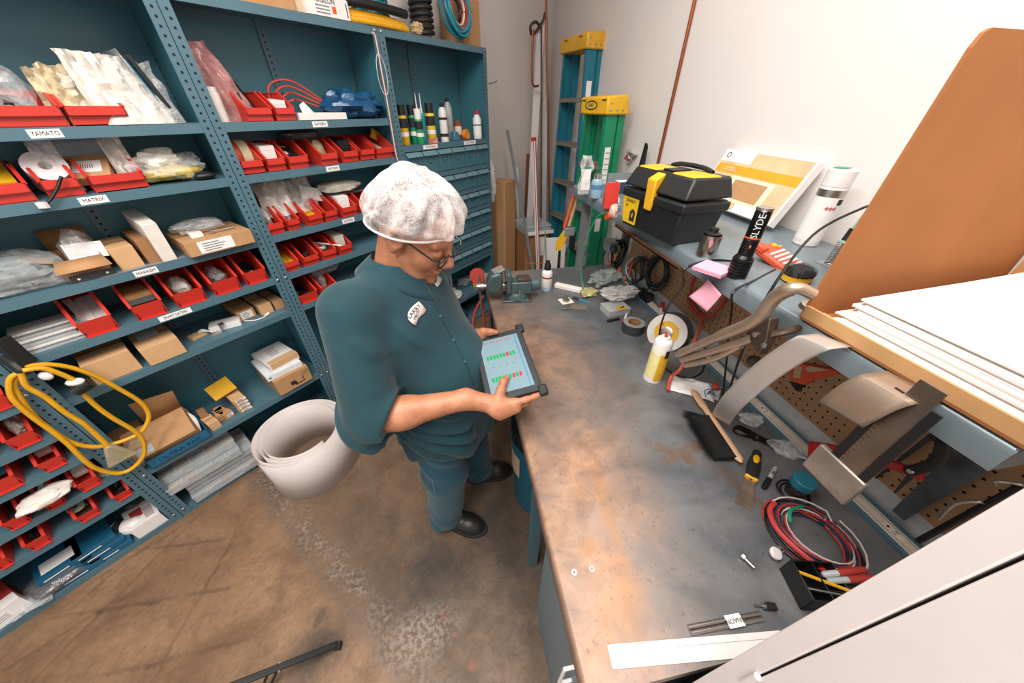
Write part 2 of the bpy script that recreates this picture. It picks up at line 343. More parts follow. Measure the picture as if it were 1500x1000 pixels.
def make_unit(k, levels, label, bolts):
    u = thing('shelving_unit', label, 'shelving', sw(k*UW, 0, 0), pi/4, 'steel shelving units in a row')
    for x, s in ((.0015, 1), (UW-.0015, -1)):
        p = linked('post', POSTM[s], u, (x, 0, 0)); linked('hole_row', HOLEM[s], p, (0, 0, 0), 'stuff')
        p = linked('post', POSTM[s], u, (x, UD, 0)); p.scale = (1, -1, 1)
        q = MB(); q.bb(-.0008, .0008, .036, UD-.037, 0, TOPZ); q.build('side_panel', M['shelfin'], u, loc=(x+s*.0012, 0, 0))
        h = holes_mb(0, 0, r=.004); 
        h = MB().add([(x+s*.0045, .02+v[0], v[2]) for v in h.v], h.f).add([(x+s*.0045, UD-.02+v[0], v[2]) for v in h.v], h.f)
        h.build('side_holes', M['hole'], u, smooth=False)['kind'] = 'stuff'
    MB().bb(.004, UW-.004, UD-.0035, UD-.002, 0, TOPZ).build('back_panel', M['shelfin'], u)
    b = MB().bb(UW/2-.018, UW/2+.018, UD-.012, UD-.0105, 0, TOPZ); b.bb(UW/2-.019, UW/2-.0175, UD-.012, UD-.004, 0, TOPZ)
    br = b.build('back_brace', M['shelf'], u); holes_mb(UW/2, UD-.0126).build('hole_row', M['hole'], br, smooth=False)['kind'] = 'stuff'
    for z in levels: linked('shelf', BOARD, u, (0, 0, z))
    for x, z in bolts: linked('bolt', BOLT, u, (x, -.0005, z))
    return u
U0 = make_unit(-1, LEV0, 'grey-blue steel shelving unit with closely spaced shelves and a hanging yellow cord at its post', [(UW-.02, .05), (UW-.02, .93)])
U1 = make_unit(0, LEV1, 'grey-blue steel shelving unit labelled for coders and daters, holding cardboard boxes', [(.02, .05), (.02, .362), (UW-.02, 1.038), (UW-.02, .362)])
U2 = make_unit(1, LEV1, 'grey-blue steel shelving unit behind the man, full of small red bins', [(.02, 1.038), (.02, .362), (UW-.02, TOPZ-.016)])
U3 = make_unit(2, LEV3, 'grey-blue steel shelving unit with rows of small metal drawers and spray cans', [(.02, TOPZ-.016), (UW-.02, TOPZ-.016), (UW-.02, .6)])
def lip_tag(u, k, z, x0px, x1px, s, m=None):                        # printed paper tag stuck on a shelf lip
    a, _ = spx(x0px[0], x0px[1]); c, _ = spx(x1px[0], x1px[1]); a -= k*UW; c -= k*UW
    t = MB().bb(a, c, .0018, .0026, z-.029, z-.005).build('shelf_label', M['paper'], u, smooth=False)
    w = c-a; text(s, .017, m or M['ink'], t, TR((a+c)/2, .0015, z-.017) @ RX(pi/2), sx=min(1.25, w*.85/(len(s)*.0115)))
lip_tag(U1, 0, 1.735, (40, 195), (90, 193), 'YAMATO'); lip_tag(U1, 0, 1.534, (114, 293), (156, 287), 'MATRIX')
lip_tag(U1, 0, 1.257, (195, 400), (229, 391), 'MARKEM'); lip_tag(U1, 0, 1.054, (231, 466), (279, 451), 'SMART DATERS')
lip_tag(U2, 1, 1.735, (458, 182), (480, 181), 'HAYSSEN'); lip_tag(U2, 1, 1.534, (478, 247), (497, 244), 'HAYSSEN'); lip_tag(U2, 1, 1.257, (502, 325), (519, 320), 'HAYSSEN')
lip_tag(U3, 2, 1.586, (620, 213), (641, 211), 'OIL FOR BAND', M['inkred']); lip_tag(U3, 2, 1.586, (680, 208), (697, 207), 'OIL FOR BAND', M['inkred'])
# drawers of the last unit
rows = LEV3[1:8]
DW = (UW-.076)/6
for r in range(6):
    z1 = rows[r]-.036; z0 = rows[r+1]+.003; h = z1-z0
    b = MB(); w = DW-.004
    b.bb(-w/2, w/2, .006, .0085, 0, h-.006); b.bb(-w/2, -w/2+.001, .0085, .28, 0, h-.012); b.bb(w/2-.001, w/2, .0085, .28, 0, h-.012); b.bb(-w/2, w/2, .0085, .28, 0, .001)
    dm = b.mesh('drawer', M['drawer'])
    w -= .006; b = MB(); b.hexa([(-w/2, -.016, h-.030), (w/2, -.016, h-.030), (w/2, .0065, h-.006), (-w/2, .0065, h-.006), (-w/2, -.0165, h-.027), (w/2, -.0165, h-.027), (w/2, .0065, h-.003), (-w/2, .0065, h-.003)])
    lm = b.mesh('drawer_lip', mat('#64858f', .35))
    b = MB(); hh = h*.52
    b.bb(-.025, -.022, .0035, .006, hh-.008, hh+.012); b.bb(.022, .025, .0035, .006, hh-.008, hh+.012); b.prism([(-.012, hh-.016), (.012, hh-.016), (.008, hh-.009), (-.008, hh-.009)], -.006, -.0035, RX(pi/2) @ Matrix.Diagonal((1, 1, 1, 1)))
    cm = b.mesh('card_clip', mat('#2b4b55', .4))
    for i in range(6):
        d = linked('drawer', dm, U3, (.038+DW*(i+.5), -.008, z0)); linked('pull_lip', lm, d); linked('card_clip', cm, d)

# ---------------------------------------------------------------- workbench
BX0, BX1, BY0, BY1 = .146, .958, .069, 1.93
RZ_, RX0, RX1, RY0, RY1 = 1.43, .689, 1.19, .14, 1.93             # riser shelf
PBX = 1.03
wb = thing('workbench', 'long steel workbench with stained top, raised rear shelf and pegboard', 'workbench', (0, 0, 0))
b = MB(); prof = [(BX0+.05, -.05), (BX0+.002, -.05), (BX0, -.048), (BX0, -.008), (BX0+.003, -.002), (BX0+.009, 0), (PBX+.03, 0), (PBX+.03, -.05)]
b.prism([(x, z) for x, z in prof], -BY1, -BY0, RX(pi/2)); b.build('top', M['bench'], wb, loc=(0, 0, BZ), smooth=True, ang=50)
for x in (BX0+.06, BX1-.06):
    for y in (BY0+.55, BY1-.12): MB().bb(x-.02, x+.02, y-.02, y+.02, 0, BZ-.05).build('leg', M['shelf'], wb)
# low sloping outlet strip along the back
MB().bb(BX1, BX1+.012, BY0+.03, 1.72, BZ, BZ+.009).build('front_trim', M['shelf'], wb)
ps = MB().hexa([(BX1+.012, BY0+.05, BZ), (BX1+.038, BY0+.05, BZ), (BX1+.038, 1.70, BZ), (BX1+.012, 1.70, BZ), (BX1+.012, BY0+.05, BZ+.010), (BX1+.038, BY0+.05, BZ+.020), (BX1+.038, 1.70, BZ+.020), (BX1+.012, 1.70, BZ+.010)]).build('outlet_strip', mat('#cfc3b6', .45), wb)
sl = math.atan2(.010, .026)
G = TR(BX1+.025, 0, BZ+.0153) @ RY(-sl)
for dx in (-.008, .009): MB().bb(dx-.0008, dx+.0008, BY0+.06, 1.69, 0, .0006, G).build('groove', mat('#9d9287', .5), ps, smooth=False)
for px, py in ((1292, 782), (1110, 603), (1030, 525)):
    y = onz(px, py, BZ+.015).y
    o = MB().bb(-.0075, .0075, -.022, .022, 0, .0018, G @ TR(0, y, 0)).build('outlet', mat('#ddd2c5', .5), ps)
    q = MB(); H_ = G @ TR(0, y, .0018)
    q.cyl(H_ @ Vector((-.001, .012, 0)), H_ @ Vector((-.001, .012, .0006)), .003, n=10); q.bb(.002, .0035, -.008, 0, 0, .0006, H_); q.bb(-.0045, -.003, -.008, 0, 0, .0006, H_); q.build('socket', M['ink'], o)
MB().bb(BX1+.038, BX1+.05, BY0+.03, 1.72, BZ, BZ+.022).build('rear_trim', M['shelf'], wb)
MB().bb(PBX+.002, PBX+.006, BY0, 1.90, BZ, BZ+.13).build('white_panel', mat('#d3d8d9', .5, name='white_backboard'), wb)
# pegboard
pegz0, pegz1, pegy0, pegy1 = BZ+.066, RZ_-.004, BY0+.02, 1.75
pg = MB().bb(PBX-.003, PBX+.001, pegy0, pegy1, pegz0, pegz1).build('pegboard', mat('#b8926c', .7, 0, .05, 60, name='pegboard'), wb)
b = MB(); y = pegy0+.012
while y < pegy1:
    z = pegz0+.014
    while z < pegz1:
        b.add([(PBX-.0036, y+.0033*cos(pi/4*k), z+.0033*sin(pi/4*k)) for k in range(8)], [tuple(range(8))]); z += .0254
    y += .0254
b.build('peg_holes', M['hole'], pg, smooth=False)['kind'] = 'stuff'
# riser shelf with rolled front lip
LIPH = .05
prof = [(RX0+.012, -LIPH), (RX0, -LIPH), (RX0, -.014), (RX0+.004, -.005), (RX0+.013, 0), (RX1, 0), (RX1, -.003), (RX0+.014, -.003), (RX0+.004, -.012), (RX0+.003, -LIPH+.002), (RX0+.012, -LIPH+.002)]
rs = MB(); rs.prism(prof, -RY1, -RY0, RX(pi/2)); rs.bb(RX0+.003, RX1, RY1-.003, RY1, -LIPH, -.002); rs.bb(RX0+.003, RX1, RY0, RY0+.003, -LIPH, -.002)
rsm = mat('#7f8d95', .33, .35, .1, 7, name='riser_enamel')
rs = rs.build('riser_shelf', rsm, wb, loc=(0, 0, RZ_), ang=50)
MB().bb(RX1-.30, RX1, RY1-.012, RY1-.004, 0, .055).build('end_stop', M['grey'], rs)
MB().bb(RX0+.06, RX0+.10, RY1-.06, RY1-.02, -(RZ_-BZ), -.003).build('riser_post', M['grey'], rs)
MB().bb(PBX+.01, PBX+.05, RY1-.06, RY1-.02, -(RZ_-BZ), -.003).build('riser_post', M['grey'], rs)
MB().bb(PBX+.01, PBX+.05, RY0+.01, RY0+.05, -(RZ_-BZ), -.003).build('riser_post', M['grey'], rs)
# rusty angle bolted below the lip
a0, a1 = onz(893, 330, RZ_-LIPH).y, onz(1000, 391, RZ_-LIPH).y
b = MB(); b.bb(RX0-.016, RX0+.006, a1, a0, -.004, 0); b.bb(RX0-.016, RX0-.013, a1, a0, -.004, .010); b.build('rusty_angle', mat('#6b4430', .6, .3, .3, 20, name='rusty_steel'), rs, loc=(0, 0, -LIPH-.001))
# ---------------------------------------------------------------- things on and around the bench
def BP(px, py): return onz(px, py, BZ)
def RP(px, py): return onz(px, py, RZ_)
def rbox(sx, sy, sz): return MB().bb(-sx/2, sx/2, -sy/2, sy/2, 0, sz)
def crumple(w, d, h, seed=0, amp=.35, n=22, flat=True, freq=3.0):      # crumpled bag or cloth heap sitting on z=0
    b = MB(); off = Vector((seed*7.3, seed*3.1, seed*1.7))
    def f(u, v):
        th = 2*pi*u; ph = pi*v
        x, y, z = sin(ph)*cos(th), sin(ph)*sin(th), -cos(ph)
        x, y = (abs(x)**.8)*(1 if x > 0 else -1), (abs(y)**.8)*(1 if y > 0 else -1)
        q = Vector((x, y, z))*freq*.5+off
        k = 1+amp*(noise.noise(q)*.9+.6*abs(noise.noise(q*2.1))-.2+.35*noise.noise(q*4.3))
        return (x*w/2*k, y*d/2*k, max((z*k+1)*h/2, .0015))
    b.grid(f, n, n//2+2); return b
def bag(name, label, cat, loc, w, d, h, m, rz=0, seed=0, amp=.4, group=None, rot=None, freq=3.0, n=22):
    return one(name, crumple(w, d, h, seed, amp, n, freq=freq), m, label, cat, loc, rz, group, rot=rot, ang=28)
def upright_bag(w, h, t, seed=0, lean=0.1):                            # zip bag standing up: sheet folded with crinkles, full bottom
    b = MB(); off = Vector((seed*5.1, seed*2.3, 0))
    def side(sg):
        def f(u, v):
            x = (u-.5)*w*(1-.12*v+.05*noise.noise(Vector((v*3, seed, 1)))); full = (1-v)**.8*t*.5*(1-(2*u-1)**4)
            y = sg*full+.035*noise.noise(Vector((u*4, v*4, 0))+off)*(.3+v)+v*lean*h
            return (x, y, v*h+.012*noise.noise(Vector((u*5, 9, 0))+off)*v+.001)
        return f
    b.grid(side(-1), 12, 12); b.grid(side(1), 12, 12); return b
def coil(n, r, wob, thick, seed, z0=0, dz=.004, n_pts=22, el=1.0):     # loose coil of cable, flat in xy
    rnd = random.Random(seed); pts = []
    for k in range(n):
        cx, cy = rnd.uniform(-wob, wob), rnd.uniform(-wob, wob); rr = r*rnd.uniform(.82, 1.08); zz = z0+rnd.uniform(0, dz*n*.5)
        for i in range(n_pts):
            a = 2*pi*i/n_pts; pts.append((cx+rr*cos(a), cy+rr*el*sin(a), zz+thick+.3*dz*sin(2*a+k)))
    return pts
# --- bench vise
v = thing('bench_vise', 'grey-green cast bench vise bolted to the bench corner by the drawers', 'vise', onz(757, 436, BZ), radians(-3))
vm = mat('#51686a', .42, .35, .18, 25, name='vise_paint'); vs_ = mat('#8d8a86', .35, .85, .15, 40)
b = MB(); b.prism([(-.085, -.055), (.075, -.06), (.085, -.02), (.08, .06), (-.075, .06), (-.09, 0)], 0, .012); b.lathe([(.062, .012), (.058, .03), (.05, .045), (0, .045)], 24); b.build('base', vm, v, bevel=.003)
for x, y in ((-.068, -.042), (.066, -.044), (-.062, .045), (.062, .045)): MB().lathe([(.012, 0), (.012, .003), (.008, .004), (.008, .011), (0, .011)], 6, TR(x, y, .012)).build('bolt', M['copper'], v)
b = MB(); b.bb(-.055, .075, -.04, .04, .04, .108); b.cyl((.075, 0, .075), (.125, 0, .075), .034, .031, 18); b.build('body', vm, v, bevel=.006)
b = MB(); b.prism([(-.06, .05), (-.035, .05), (-.03, .15), (-.052, .165), (-.06, .15)], -.05, .05, RX(pi/2)); b.build('fixed_jaw', vm, v, bevel=.006)
MB().bb(-.065, -.057, -.055, .055, .128, .158).build('jaw_plate', vs_, v)
b = MB(); b.prism([(-.165, .055), (-.085, .055), (-.078, .15), (-.098, .168), (-.14, .155), (-.165, .11)], -.045, .045, RX(pi/2)); b.build('moving_jaw', vm, v, bevel=.01)
MB().bb(-.082, -.074, -.055, .055, .13, .16).build('jaw_plate', vs_, v)
MB().cyl((-.2, 0, .078), (.0, 0, .078), .019, n=16).build('screw', vs_, v)
MB().lathe([(0, 0), (.02, 0), (.022, .008), (.022, .035), (0, .035)], 16, TR(-.215, 0, .078) @ RY(pi/2)).build('screw_head', M['steel'], v)
MB().cyl((-.2, .01, .14), (-.2, -.02, -.045), .0065, n=10).build('handle', vs_, v)
MB().bb(.0, .07, -.03, .03, .108, .124).build('anvil', mat('#5d4c42', .5, .5, .2, 30), v, bevel=.002)
MB().cyl((.01, -.055, .075), (.0, -.066, .02), .005, n=10).build('lock_lever', M['steel'], v)
one('steel_plate', MB().bb(-.03, .03, -.022, .022, 0, .004), M['alu'], 'small flat steel plate lying across the vise jaws', 'plate', onz(757, 436, BZ)+Vector((-.1, .0, .17)), .3, rot=(.35, -.25, .3))
# --- aerosol cans
def aerosol(loc, r, h, body, cap, label, bands=(), rz=0, straw=False, caph=.04, dome=True, name='spray_can', group=None, tilt=None, text_=None, tcol=None):
    t = thing(name, label, 'spray can', loc, rz, group, rot=tilt)
    MB().lathe([(0, .003), (r*.9, 0), (r, .004), (r, h-.02), (r*.93, h-.012), (r*.6, h), (0, h)], 22).build('can', body, t)
    for z0, z1, m in bands: MB().lathe([(r+.0004, z0*h), (r+.0004, z1*h)], 22).build('label_band', m, t)
    if cap: MB().lathe([(r*.62, h-.008), (r*.62, h+caph*.5), (r*.5, h+caph*.62), (r*.36, h+caph), (0, h+caph)] if dome else [(r*.9, h-.014), (r*.9, h+caph), (0, h+caph)], 18).build('cap', cap, t)
    if straw: MB().cyl((r*.1, 0, h+caph*.7), (-.115, .02, h+caph*.7+.002), .0016, n=6).build('straw', M['inkred'], t)
    if text_: text(text_, r*.62, tcol or M['ink'], t, TR(0, -r-.0008, h*.5) @ RX(pi/2) @ RZ(pi/2))
    return t
aerosol(onz(800, 424, BZ), .030, .125, M['white'], M['black'], 'white spray can with black nozzle and red straw beside the vise', [(.05, .2, mat('#9fb6c4', .5)), (.62, .7, M['inkred'])], straw=True, caph=.05)
c = aerosol(onz(955, 553, BZ), .033, .175, mat('#e9e3d2', .35), None, 'yellow and white spray can without a cap on the bench', [(.12, .75, mat('#efe2a0', .4)), (.0, .12, M['white'])], rz=.3)
MB().grid(lambda u, w: (.0336*cos(-2.4+u*1.3), .0336*sin(-2.4+u*1.3), .01+w*.125), 8, 2).build('yellow_stripe', M['yellow'], c)
MB().lathe([(.032, .16), (.031, .178), (.026, .186), (.016, .190), (.016, .196), (0, .196)], 20).build('dome', M['white'], c)
MB().lathe([(.006, .19), (.006, .202), (0, .202)], 10).build('valve', M['red'], c)
MB().grid(lambda u, w: (.034*cos(-2.0+u*.5), .034*sin(-2.0+u*.5), .12+w*.035), 4, 2).build('black_mark', M['ink'], c)
# --- abrasive disc and its twin leaning on the outlet strip
def disc(loc, r, rot, label, face, name, hub=True):
    t = thing(name, label, 'disc', loc, rot=rot)
    MB().lathe([(0, -.008), (r, -.008), (r, .008), (0, .008)], 40).build('rim', face, t)
    if hub:
        MB().lathe([(.019, .0083), (r*.62, .0083), (r*.62, .0095), (.019, .0095)], 36).build('yellow_label', M['yellow'], t)
        MB().lathe([(0, .006), (.02, .0095), (.026, .013), (.018, .016), (0, .013)], 24).build('hub', M['steel'], t)
        MB().lathe([(.008, .013), (.008, .018), (0, .018)], 8).build('hub_plug', M['orange'], t)
        text('Fe', .017, M['ink'], t, TR(-.03, .03, .0098)); text('____', .012, M['ink'], t, TR(.03, .035, .0098) @ RZ(.6))
    return t
def face_to(n, up=(0, 0, 1)): return Vector(n).to_track_quat('Z', 'Y').to_euler()
pd = onx(977, 487, .87)
disc(pd, .082, face_to((-.75, -.55, .45)), 'white abrasive disc with yellow centre label leaning on the outlet strip', mat('#dcd7d2', .6), 'abrasive_disc')
disc(pd+Vector((.035, .018, -.004)), .083, face_to((-.75, -.55, .45)), 'plain black backing disc behind the white abrasive disc', M['black'], 'backing_disc', hub=False)
# --- tape roll, glue bottle
t = thing('tape_roll', 'roll of grey duct tape lying on the bench', 'tape', BP(926, 484), .4)
MB().lathe([(.028, .001), (.05, .001), (.05, .046), (.028, .046), (.028, .001)], 28).build('tape', M['dkgrey'], t); MB().lathe([(.0285, .047), (.0495, .047)], 28).build('tape_face', mat('#9a9896', .5), t)
MB().lathe([(.025, .002), (.0279, .002), (.0279, .045), (.025, .045), (.025, .002)], 24).build('core', M['cardd'], t)
t = thing('glue_bottle', 'tiny red threadlocker bottle with a white nozzle', 'bottle', BP(914, 475), .2)
MB().lathe([(0, 0), (.011, 0), (.012, .003), (.012, .028), (.007, .034), (0, .034)], 16).build('bottle', M['inkred'], t); MB().lathe([(.0075, .034), (.006, .045), (.002, .065), (0, .065)], 12).build('nozzle', M['white'], t)
MB().grid(lambda u, w: (.0124*cos(-2.5+u*1.6), .0124*sin(-2.5+u*1.6), .006+w*.018), 6, 1).build('label', M['white'], t)
# --- organiser box with card, silver bag on it, black strip beside it
t = thing('organizer_box', 'clear plastic parts organizer with papers inside on the bench', 'box', BP(900, 456), .12)
b = MB(); b.bb(-.06, .06, -.045, .045, 0, .003); [b.bb(*q) for q in ((-.06, .06, -.045, -.043, 0, .03), (-.06, .06, .043, .045, 0, .03), (-.06, -.058, -.045, .045, 0, .03), (.058, .06, -.045, .045, 0, .03))]; b.build('tray', M['clear'], t)
MB().bb(-.055, .055, -.04, .04, .004, .016).build('papers', mat('#c9b58f', .8), t); MB().bb(-.062, .062, -.047, .047, .03, .034).build('lid', M['clear'], t)
MB().bb(-.005, .04, -.044, -.01, .0345, .0352).build('yellow_card', M['yellow'], t); MB().cyl((.01, -.03, .038), (.03, -.025, .038), .003, n=8).build('black_clip', M['black'], t)
b = MB().bb(-.035, .035, -.006, .006, 0, .012); one('carry_bar', b, M['black'], 'black plastic bar lying in front of the clear organizer', 'bar', BP(898, 470), .15, bevel=.003)
bag('silver_bag', 'crinkled silver plastic bag heaped on the clear organizer', 'bag', BP(908, 447)+Vector((0, .03, .034)), .20, .12, .05, make_film('silver_film', '#e2dfdd', .6, .08), .2, 3, .42, freq=5.0, n=36)
bag('parts_bag', 'crumpled clear bag with green print under the hanging cables', 'bag', BP(885, 412), .22, .13, .06, make_film('green_film', '#c9d6cd', .4, .1), .5, 5, .42, freq=5.0, n=36)
bag('parts_bag', 'clear bag of yellow fittings beside the white plastic bar', 'bag', BP(862, 432), .10, .08, .035, make_film('yel_film', '#d9cf8f', .6), .5, 8)
one('plastic_bar', MB().bb(-.08, .08, -.018, .018, 0, .025), mat('#e9e2da', .6), 'white plastic bar lying between the spray can and bags', 'bar', BP(832, 424)+Vector((0, 0, 0)), radians(-38), bevel=.004)
t = thing('paint_brush', 'small brush with a blue handle on the bench', 'brush', BP(850, 440), radians(-50))
b = MB(); b.hexa([(-.01, -.006, 0), (.06, -.005, 0), (.06, .005, 0), (-.01, .006, 0), (-.01, -.006, .008), (.06, -.004, .007), (.06, .004, .007), (-.01, .006, .008)]); b.build('handle', mat('#1f7f9f', .4), t, bevel=.002); MB().bb(-.045, -.01, -.011, .011, 0, .008).build('bristles', M['dkgrey'], t)
t = thing('bearing_pack', 'bearing in a blister pack on a white card', 'package', BP(829, 441), .15)
MB().bb(-.035, .035, -.03, .03, 0, .002).build('card', mat('#e3d9c8', .7), t); MB().lathe([(.006, .002), (.02, .002), (.02, .012), (.006, .012), (.006, .002)], 20).build('bearing', M['steel'], t)
one('sheet_plate', MB().bb(-.04, .04, -.024, .024, 0, .003), mat('#8a7c6e', .5, .4), 'thin brown metal plate beside the bearing pack', 'plate', BP(848, 450), -.1)
def bolt(loc, rz, label, l=.04, r=.004, group=None, up=0):
    t = thing('hex_bolt', label, 'bolt', loc, rz, group)
    MB().cyl((0, 0, r), (l, 0, r), r*.8, n=10).build('shank', M['steel'], t); MB().lathe([(0, 0), (r*1.5, 0), (r*1.5, r*1.5), (0, r*1.5)], 6, TR(0, 0, r*1.3) @ RY(-pi/2)).build('head', M['steel'], t)
bolt(BP(835, 453)+Vector((0, 0, .002)), pi, 'steel bolt below the bearing pack', .045, .0045); bolt(BP(1089, 819)+Vector((0, 0, .002)), radians(-70), 'short steel bolt alone on the grey bench top', .022, .0045)
for i, (px, py) in enumerate(((867, 833), (841, 838), (769, 597), (789, 595))):
    b = MB().lathe([(.003, 0), (.0065, 0), (.0065, .0012), (.003, .0012), (.003, 0)], 16)
    one('flat_washer', b, M['steel'], 'small steel washer on the orange stained patch of the bench' if i < 2 else 'small steel washer on the bench beside the tablet', 'washer', onz(px, py, BZ), 0, ['washers on the stain', 'washers by the tablet'][i//2])
# --- rods with paper label, white strip
t = thing('steel_rods', 'pair of steel rods held together by a white paper tag', 'rods', BP(1062, 913), 0)
p, q = BP(1010, 924), BP(1115, 903); d = (q-p)/2; n_ = Vector((-d.y, d.x, 0)).normalized()*.0045
for k in (-1, 1): MB().cyl(-d+n_*k+Vector((0, 0, .0045)), d+n_*k+Vector((0, 0, .0045)), .0042, n=10).build('rod', M['alu'], t)
A = TR(d.x*.22, d.y*.22, 0) @ RZ(math.atan2(d.y, d.x)); tg = MB().bb(-.017, .017, -.0105, .0105, .0088, .0094, A).build('paper_tag', M['paper'], t); text('SNAON', .011, M['ink'], tg, A @ TR(0, 0, .0096) @ RZ(pi))
p, q = BP(893, 962), BP(1150, 940); d = (q-p)
t = thing('white_strip', 'long white straightedge strip lying beside the tall white cabinet', 'strip', p, math.atan2(d.y, d.x)); b = MB().bb(0, d.length, -.017, .017, 0, .003); b.build('strip', M['white'], t); MB().bb(0, d.length, -.0003, .0003, .003, .0033).build('groove', M['grey'], t, loc=(0, .006, 0))
# --- bench brush
p, q = BP(1012, 575), BP(1083, 682); d = (q-p); L_ = d.length
t = thing('bench_brush', 'bench brush with pale wooden handle and dense black bristles', 'brush', p+Vector((0, 0, .0)), math.atan2(d.y, d.x))
def hand(u, w):
    wd = .0135 if u < .42 else .0125; x = u*L_; k = min(1, u/.05, (1-u)/.05+.1); k = max(k, .05)**.5; a = 2*pi*w
    return (x, cos(a)*wd*k*(.75 if .3 < u < .45 else 1), .016+sin(a)*.008*k)
MB().grid(hand, 26, 12).build('handle', mat('#cfa581', .5, 0, .08, 20), t)
b = MB(); rnd = random.Random(3)
for i in range(1500):
    x = L_*.42+rnd.random()*L_*.53; row = rnd.random(); h0 = rnd.uniform(.006, .018); ln = rnd.uniform(.078, .092); x1 = x-rnd.uniform(-.004, .02)-(.015 if x < L_*.5 else 0)
    b.add([(x-.0009, -.004, h0), (x+.0009, -.004, h0), (x1, -.004-ln, .003+row*.026)], [(0, 1, 2)])
b.bb(L_*.42, L_*.95, -.07, -.006, .004, .022); b.build('bristles', mat('#121314', .7, 0, .2), t, smooth=False)
# --- putty knife
p, q = BP(1088, 742), BP(1108, 662); d = q-p
t = thing('putty_knife', 'putty knife with black and yellow handle and stained blade', 'putty knife', p, math.atan2(d.y, d.x)); L_ = d.length
MB().hexa([(0, -.02, .001), (L_*.45, -.012, .006), (L_*.45, .012, .006), (0, .02, .001), (0, -.02, .002), (L_*.45, -.012, .0075), (L_*.45, .012, .0075), (0, .02, .002)]).build('blade', mat('#9a8a78', .35, .7, .3, 25), t)
def kh(u, w):
    a = 2*pi*w; wd = .012+.005*sin(pi*min(u*1.3, 1)); k = min(1, u/.06, (1-u)/.1+.05)**.6; return (L_*(.42+.58*u), cos(a)*wd*k, .011+sin(a)*.009*k)
MB().grid(kh, 16, 12).build('handle', M['rubber'], t); MB().ball((L_*.78, 0, .016), (.024, .0095, .0055)).build('yellow_grip', M['yellow'], t); MB().bb(L_*.43, L_*.47, -.0155, .0155, .004, .018).build('yellow_collar', M['yellow'], t, bevel=.003)
# --- marker, capped jar
def marker(p, q, label, bodym, capm, capfrac=.4, z=.006, group=None, txt=None):
    d = q-p; t = thing('marker_pen', label, 'marker', p+Vector((0, 0, z)), group=group, rot=d.to_track_quat('X', 'Z').to_euler()); L = d.length
    MB().lathe([(0, L*capfrac), (.006, L*capfrac), (.0062, L*.95), (.004, L), (0, L)], 14, RY(pi/2)).build('barrel', bodym, t); MB().lathe([(0, 0), (.005, 0), (.007, .006), (.007, L*capfrac+.004), (0, L*capfrac+.004)], 14, RY(pi/2)).build('cap', capm, t)
    if txt: text(txt, .008, M['ink'], t, TR(L*.68, 0, .0063) @ RZ(pi))
marker(BP(1117, 717), BP(1135, 686), 'grey marker pen with a black cap lying beside the putty knife', mat('#a9adad', .4), M['black'], txt='FINE')
t = thing('capped_jar', 'metal sleeve jar with a blue-green cap on the bench', 'jar', BP(1160, 722)+Vector((.005, 0, 0)), 0)
MB().lathe([(0, 0), (.022, 0), (.022, .045), (0, .045)], 24).build('sleeve', mat('#5f5a55', .3, .8), t); MB().lathe([(.026, .04), (.0265, .062), (.024, .065), (0, .065), ], 24).build('cap', mat('#1f6f84', .35), t)
MB().tube(coil(2, .035, .006, .0025, 4), .0025).build('black_cord', M['black'], t)
# --- colourful wire bundle
ctr = BP(1188, 788)
t = thing('wire_coil', 'big loose coil of red, white and blue wires at the bench back', 'wire coil', ctr, .5)
cols = ['#b8372f', '#1f3a56', '#d9d4d0', '#20242a', '#1f3a56', '#b8372f', '#2b2e33', '#c34035', '#8a6f60', '#1f3a56', '#d9d4d0']
for i, c_ in enumerate(cols): MB().tube(coil(3, .062+.0035*i % .02, .009, .0022, 20+i, 0, .009, el=1.15), .0022, 6).build('wire', mat(c_, .4), t)
MB().tube(smoothpath([(-.075, -.05, .02), (-.085, .0, .03), (-.07, .06, .03), (-.03, .09, .025), (.01, .09, .02)]), .006).build('red_tube', mat('#c5413a', .4), t); MB().tube(smoothpath([(-.03, .05, .035), (.0, .06, .04), (.04, .045, .035)]), .004).build('green_wire', M['green'], t)
b = coil(2, .092, .006, .003, 77, 0, .006, el=1.1); MB().tube(b, .0032).build('black_cable', M['black'], t)
# --- white knob, nuts
t = thing('white_knob', 'white plastic caster wheel with small fittings beside the wire coil', 'wheel', BP(1131, 812), .3)
MB().lathe([(0, 0), (.012, 0), (.014, .005), (.012, .01), (0, .01)], 18, TR(0, 0, .008) @ RX(.5)).build('wheel', M['white'], t)
for k, (x, y) in enumerate(((.018, .004), (.026, -.002), (.034, -.006))): MB().lathe([(.003, 0), (.008, 0), (.008, .008), (.003, .008)], 8, TR(x, y, 0) @ RX(.4)).build('nut', M['steel'], t)
# --- black desk tray with pens
tp = BP(1172, 893)
t = thing('desk_tray', 'black plastic pen holder tray with compartments', 'tray', tp, radians(-14))
b = MB(); W_, D_, H_ = .085, .075, .055
for q in ((0, W_, 0, .003, 0, H_), (0, W_, D_-.003, D_, 0, H_), (0, .003, 0, D_, 0, H_), (W_-.003, W_, 0, D_, 0, H_), (0, W_, 0, D_, 0, .003), (W_*.5, W_*.5+.002, 0, D_, 0, H_*.95)): b.bb(*q)
b.build('shell', mat('#17191a', .4), t, bevel=.003)
o_ = TR(*tp) @ RZ(radians(-14))
marker(o_ @ Vector((.135, .06, .062)), o_ @ Vector((.05, .05, .045)), 'red-capped marker pen lying in the black tray', mat('#b9c0c2', .4), M['inkred'], .6); marker(o_ @ Vector((.14, .045, .062)), o_ @ Vector((.055, .04, .042)), 'second red-capped pen, half hidden in the black tray', mat('#a9b0b2', .4), M['inkred'], .5)
b = MB(); b.cyl((.01, .06, .035), (.10, .01, .066), .0035, n=6); o = one('pencil', b, M['yellow'], 'yellow pencil in the black tray', 'pencil', tp, radians(-14))
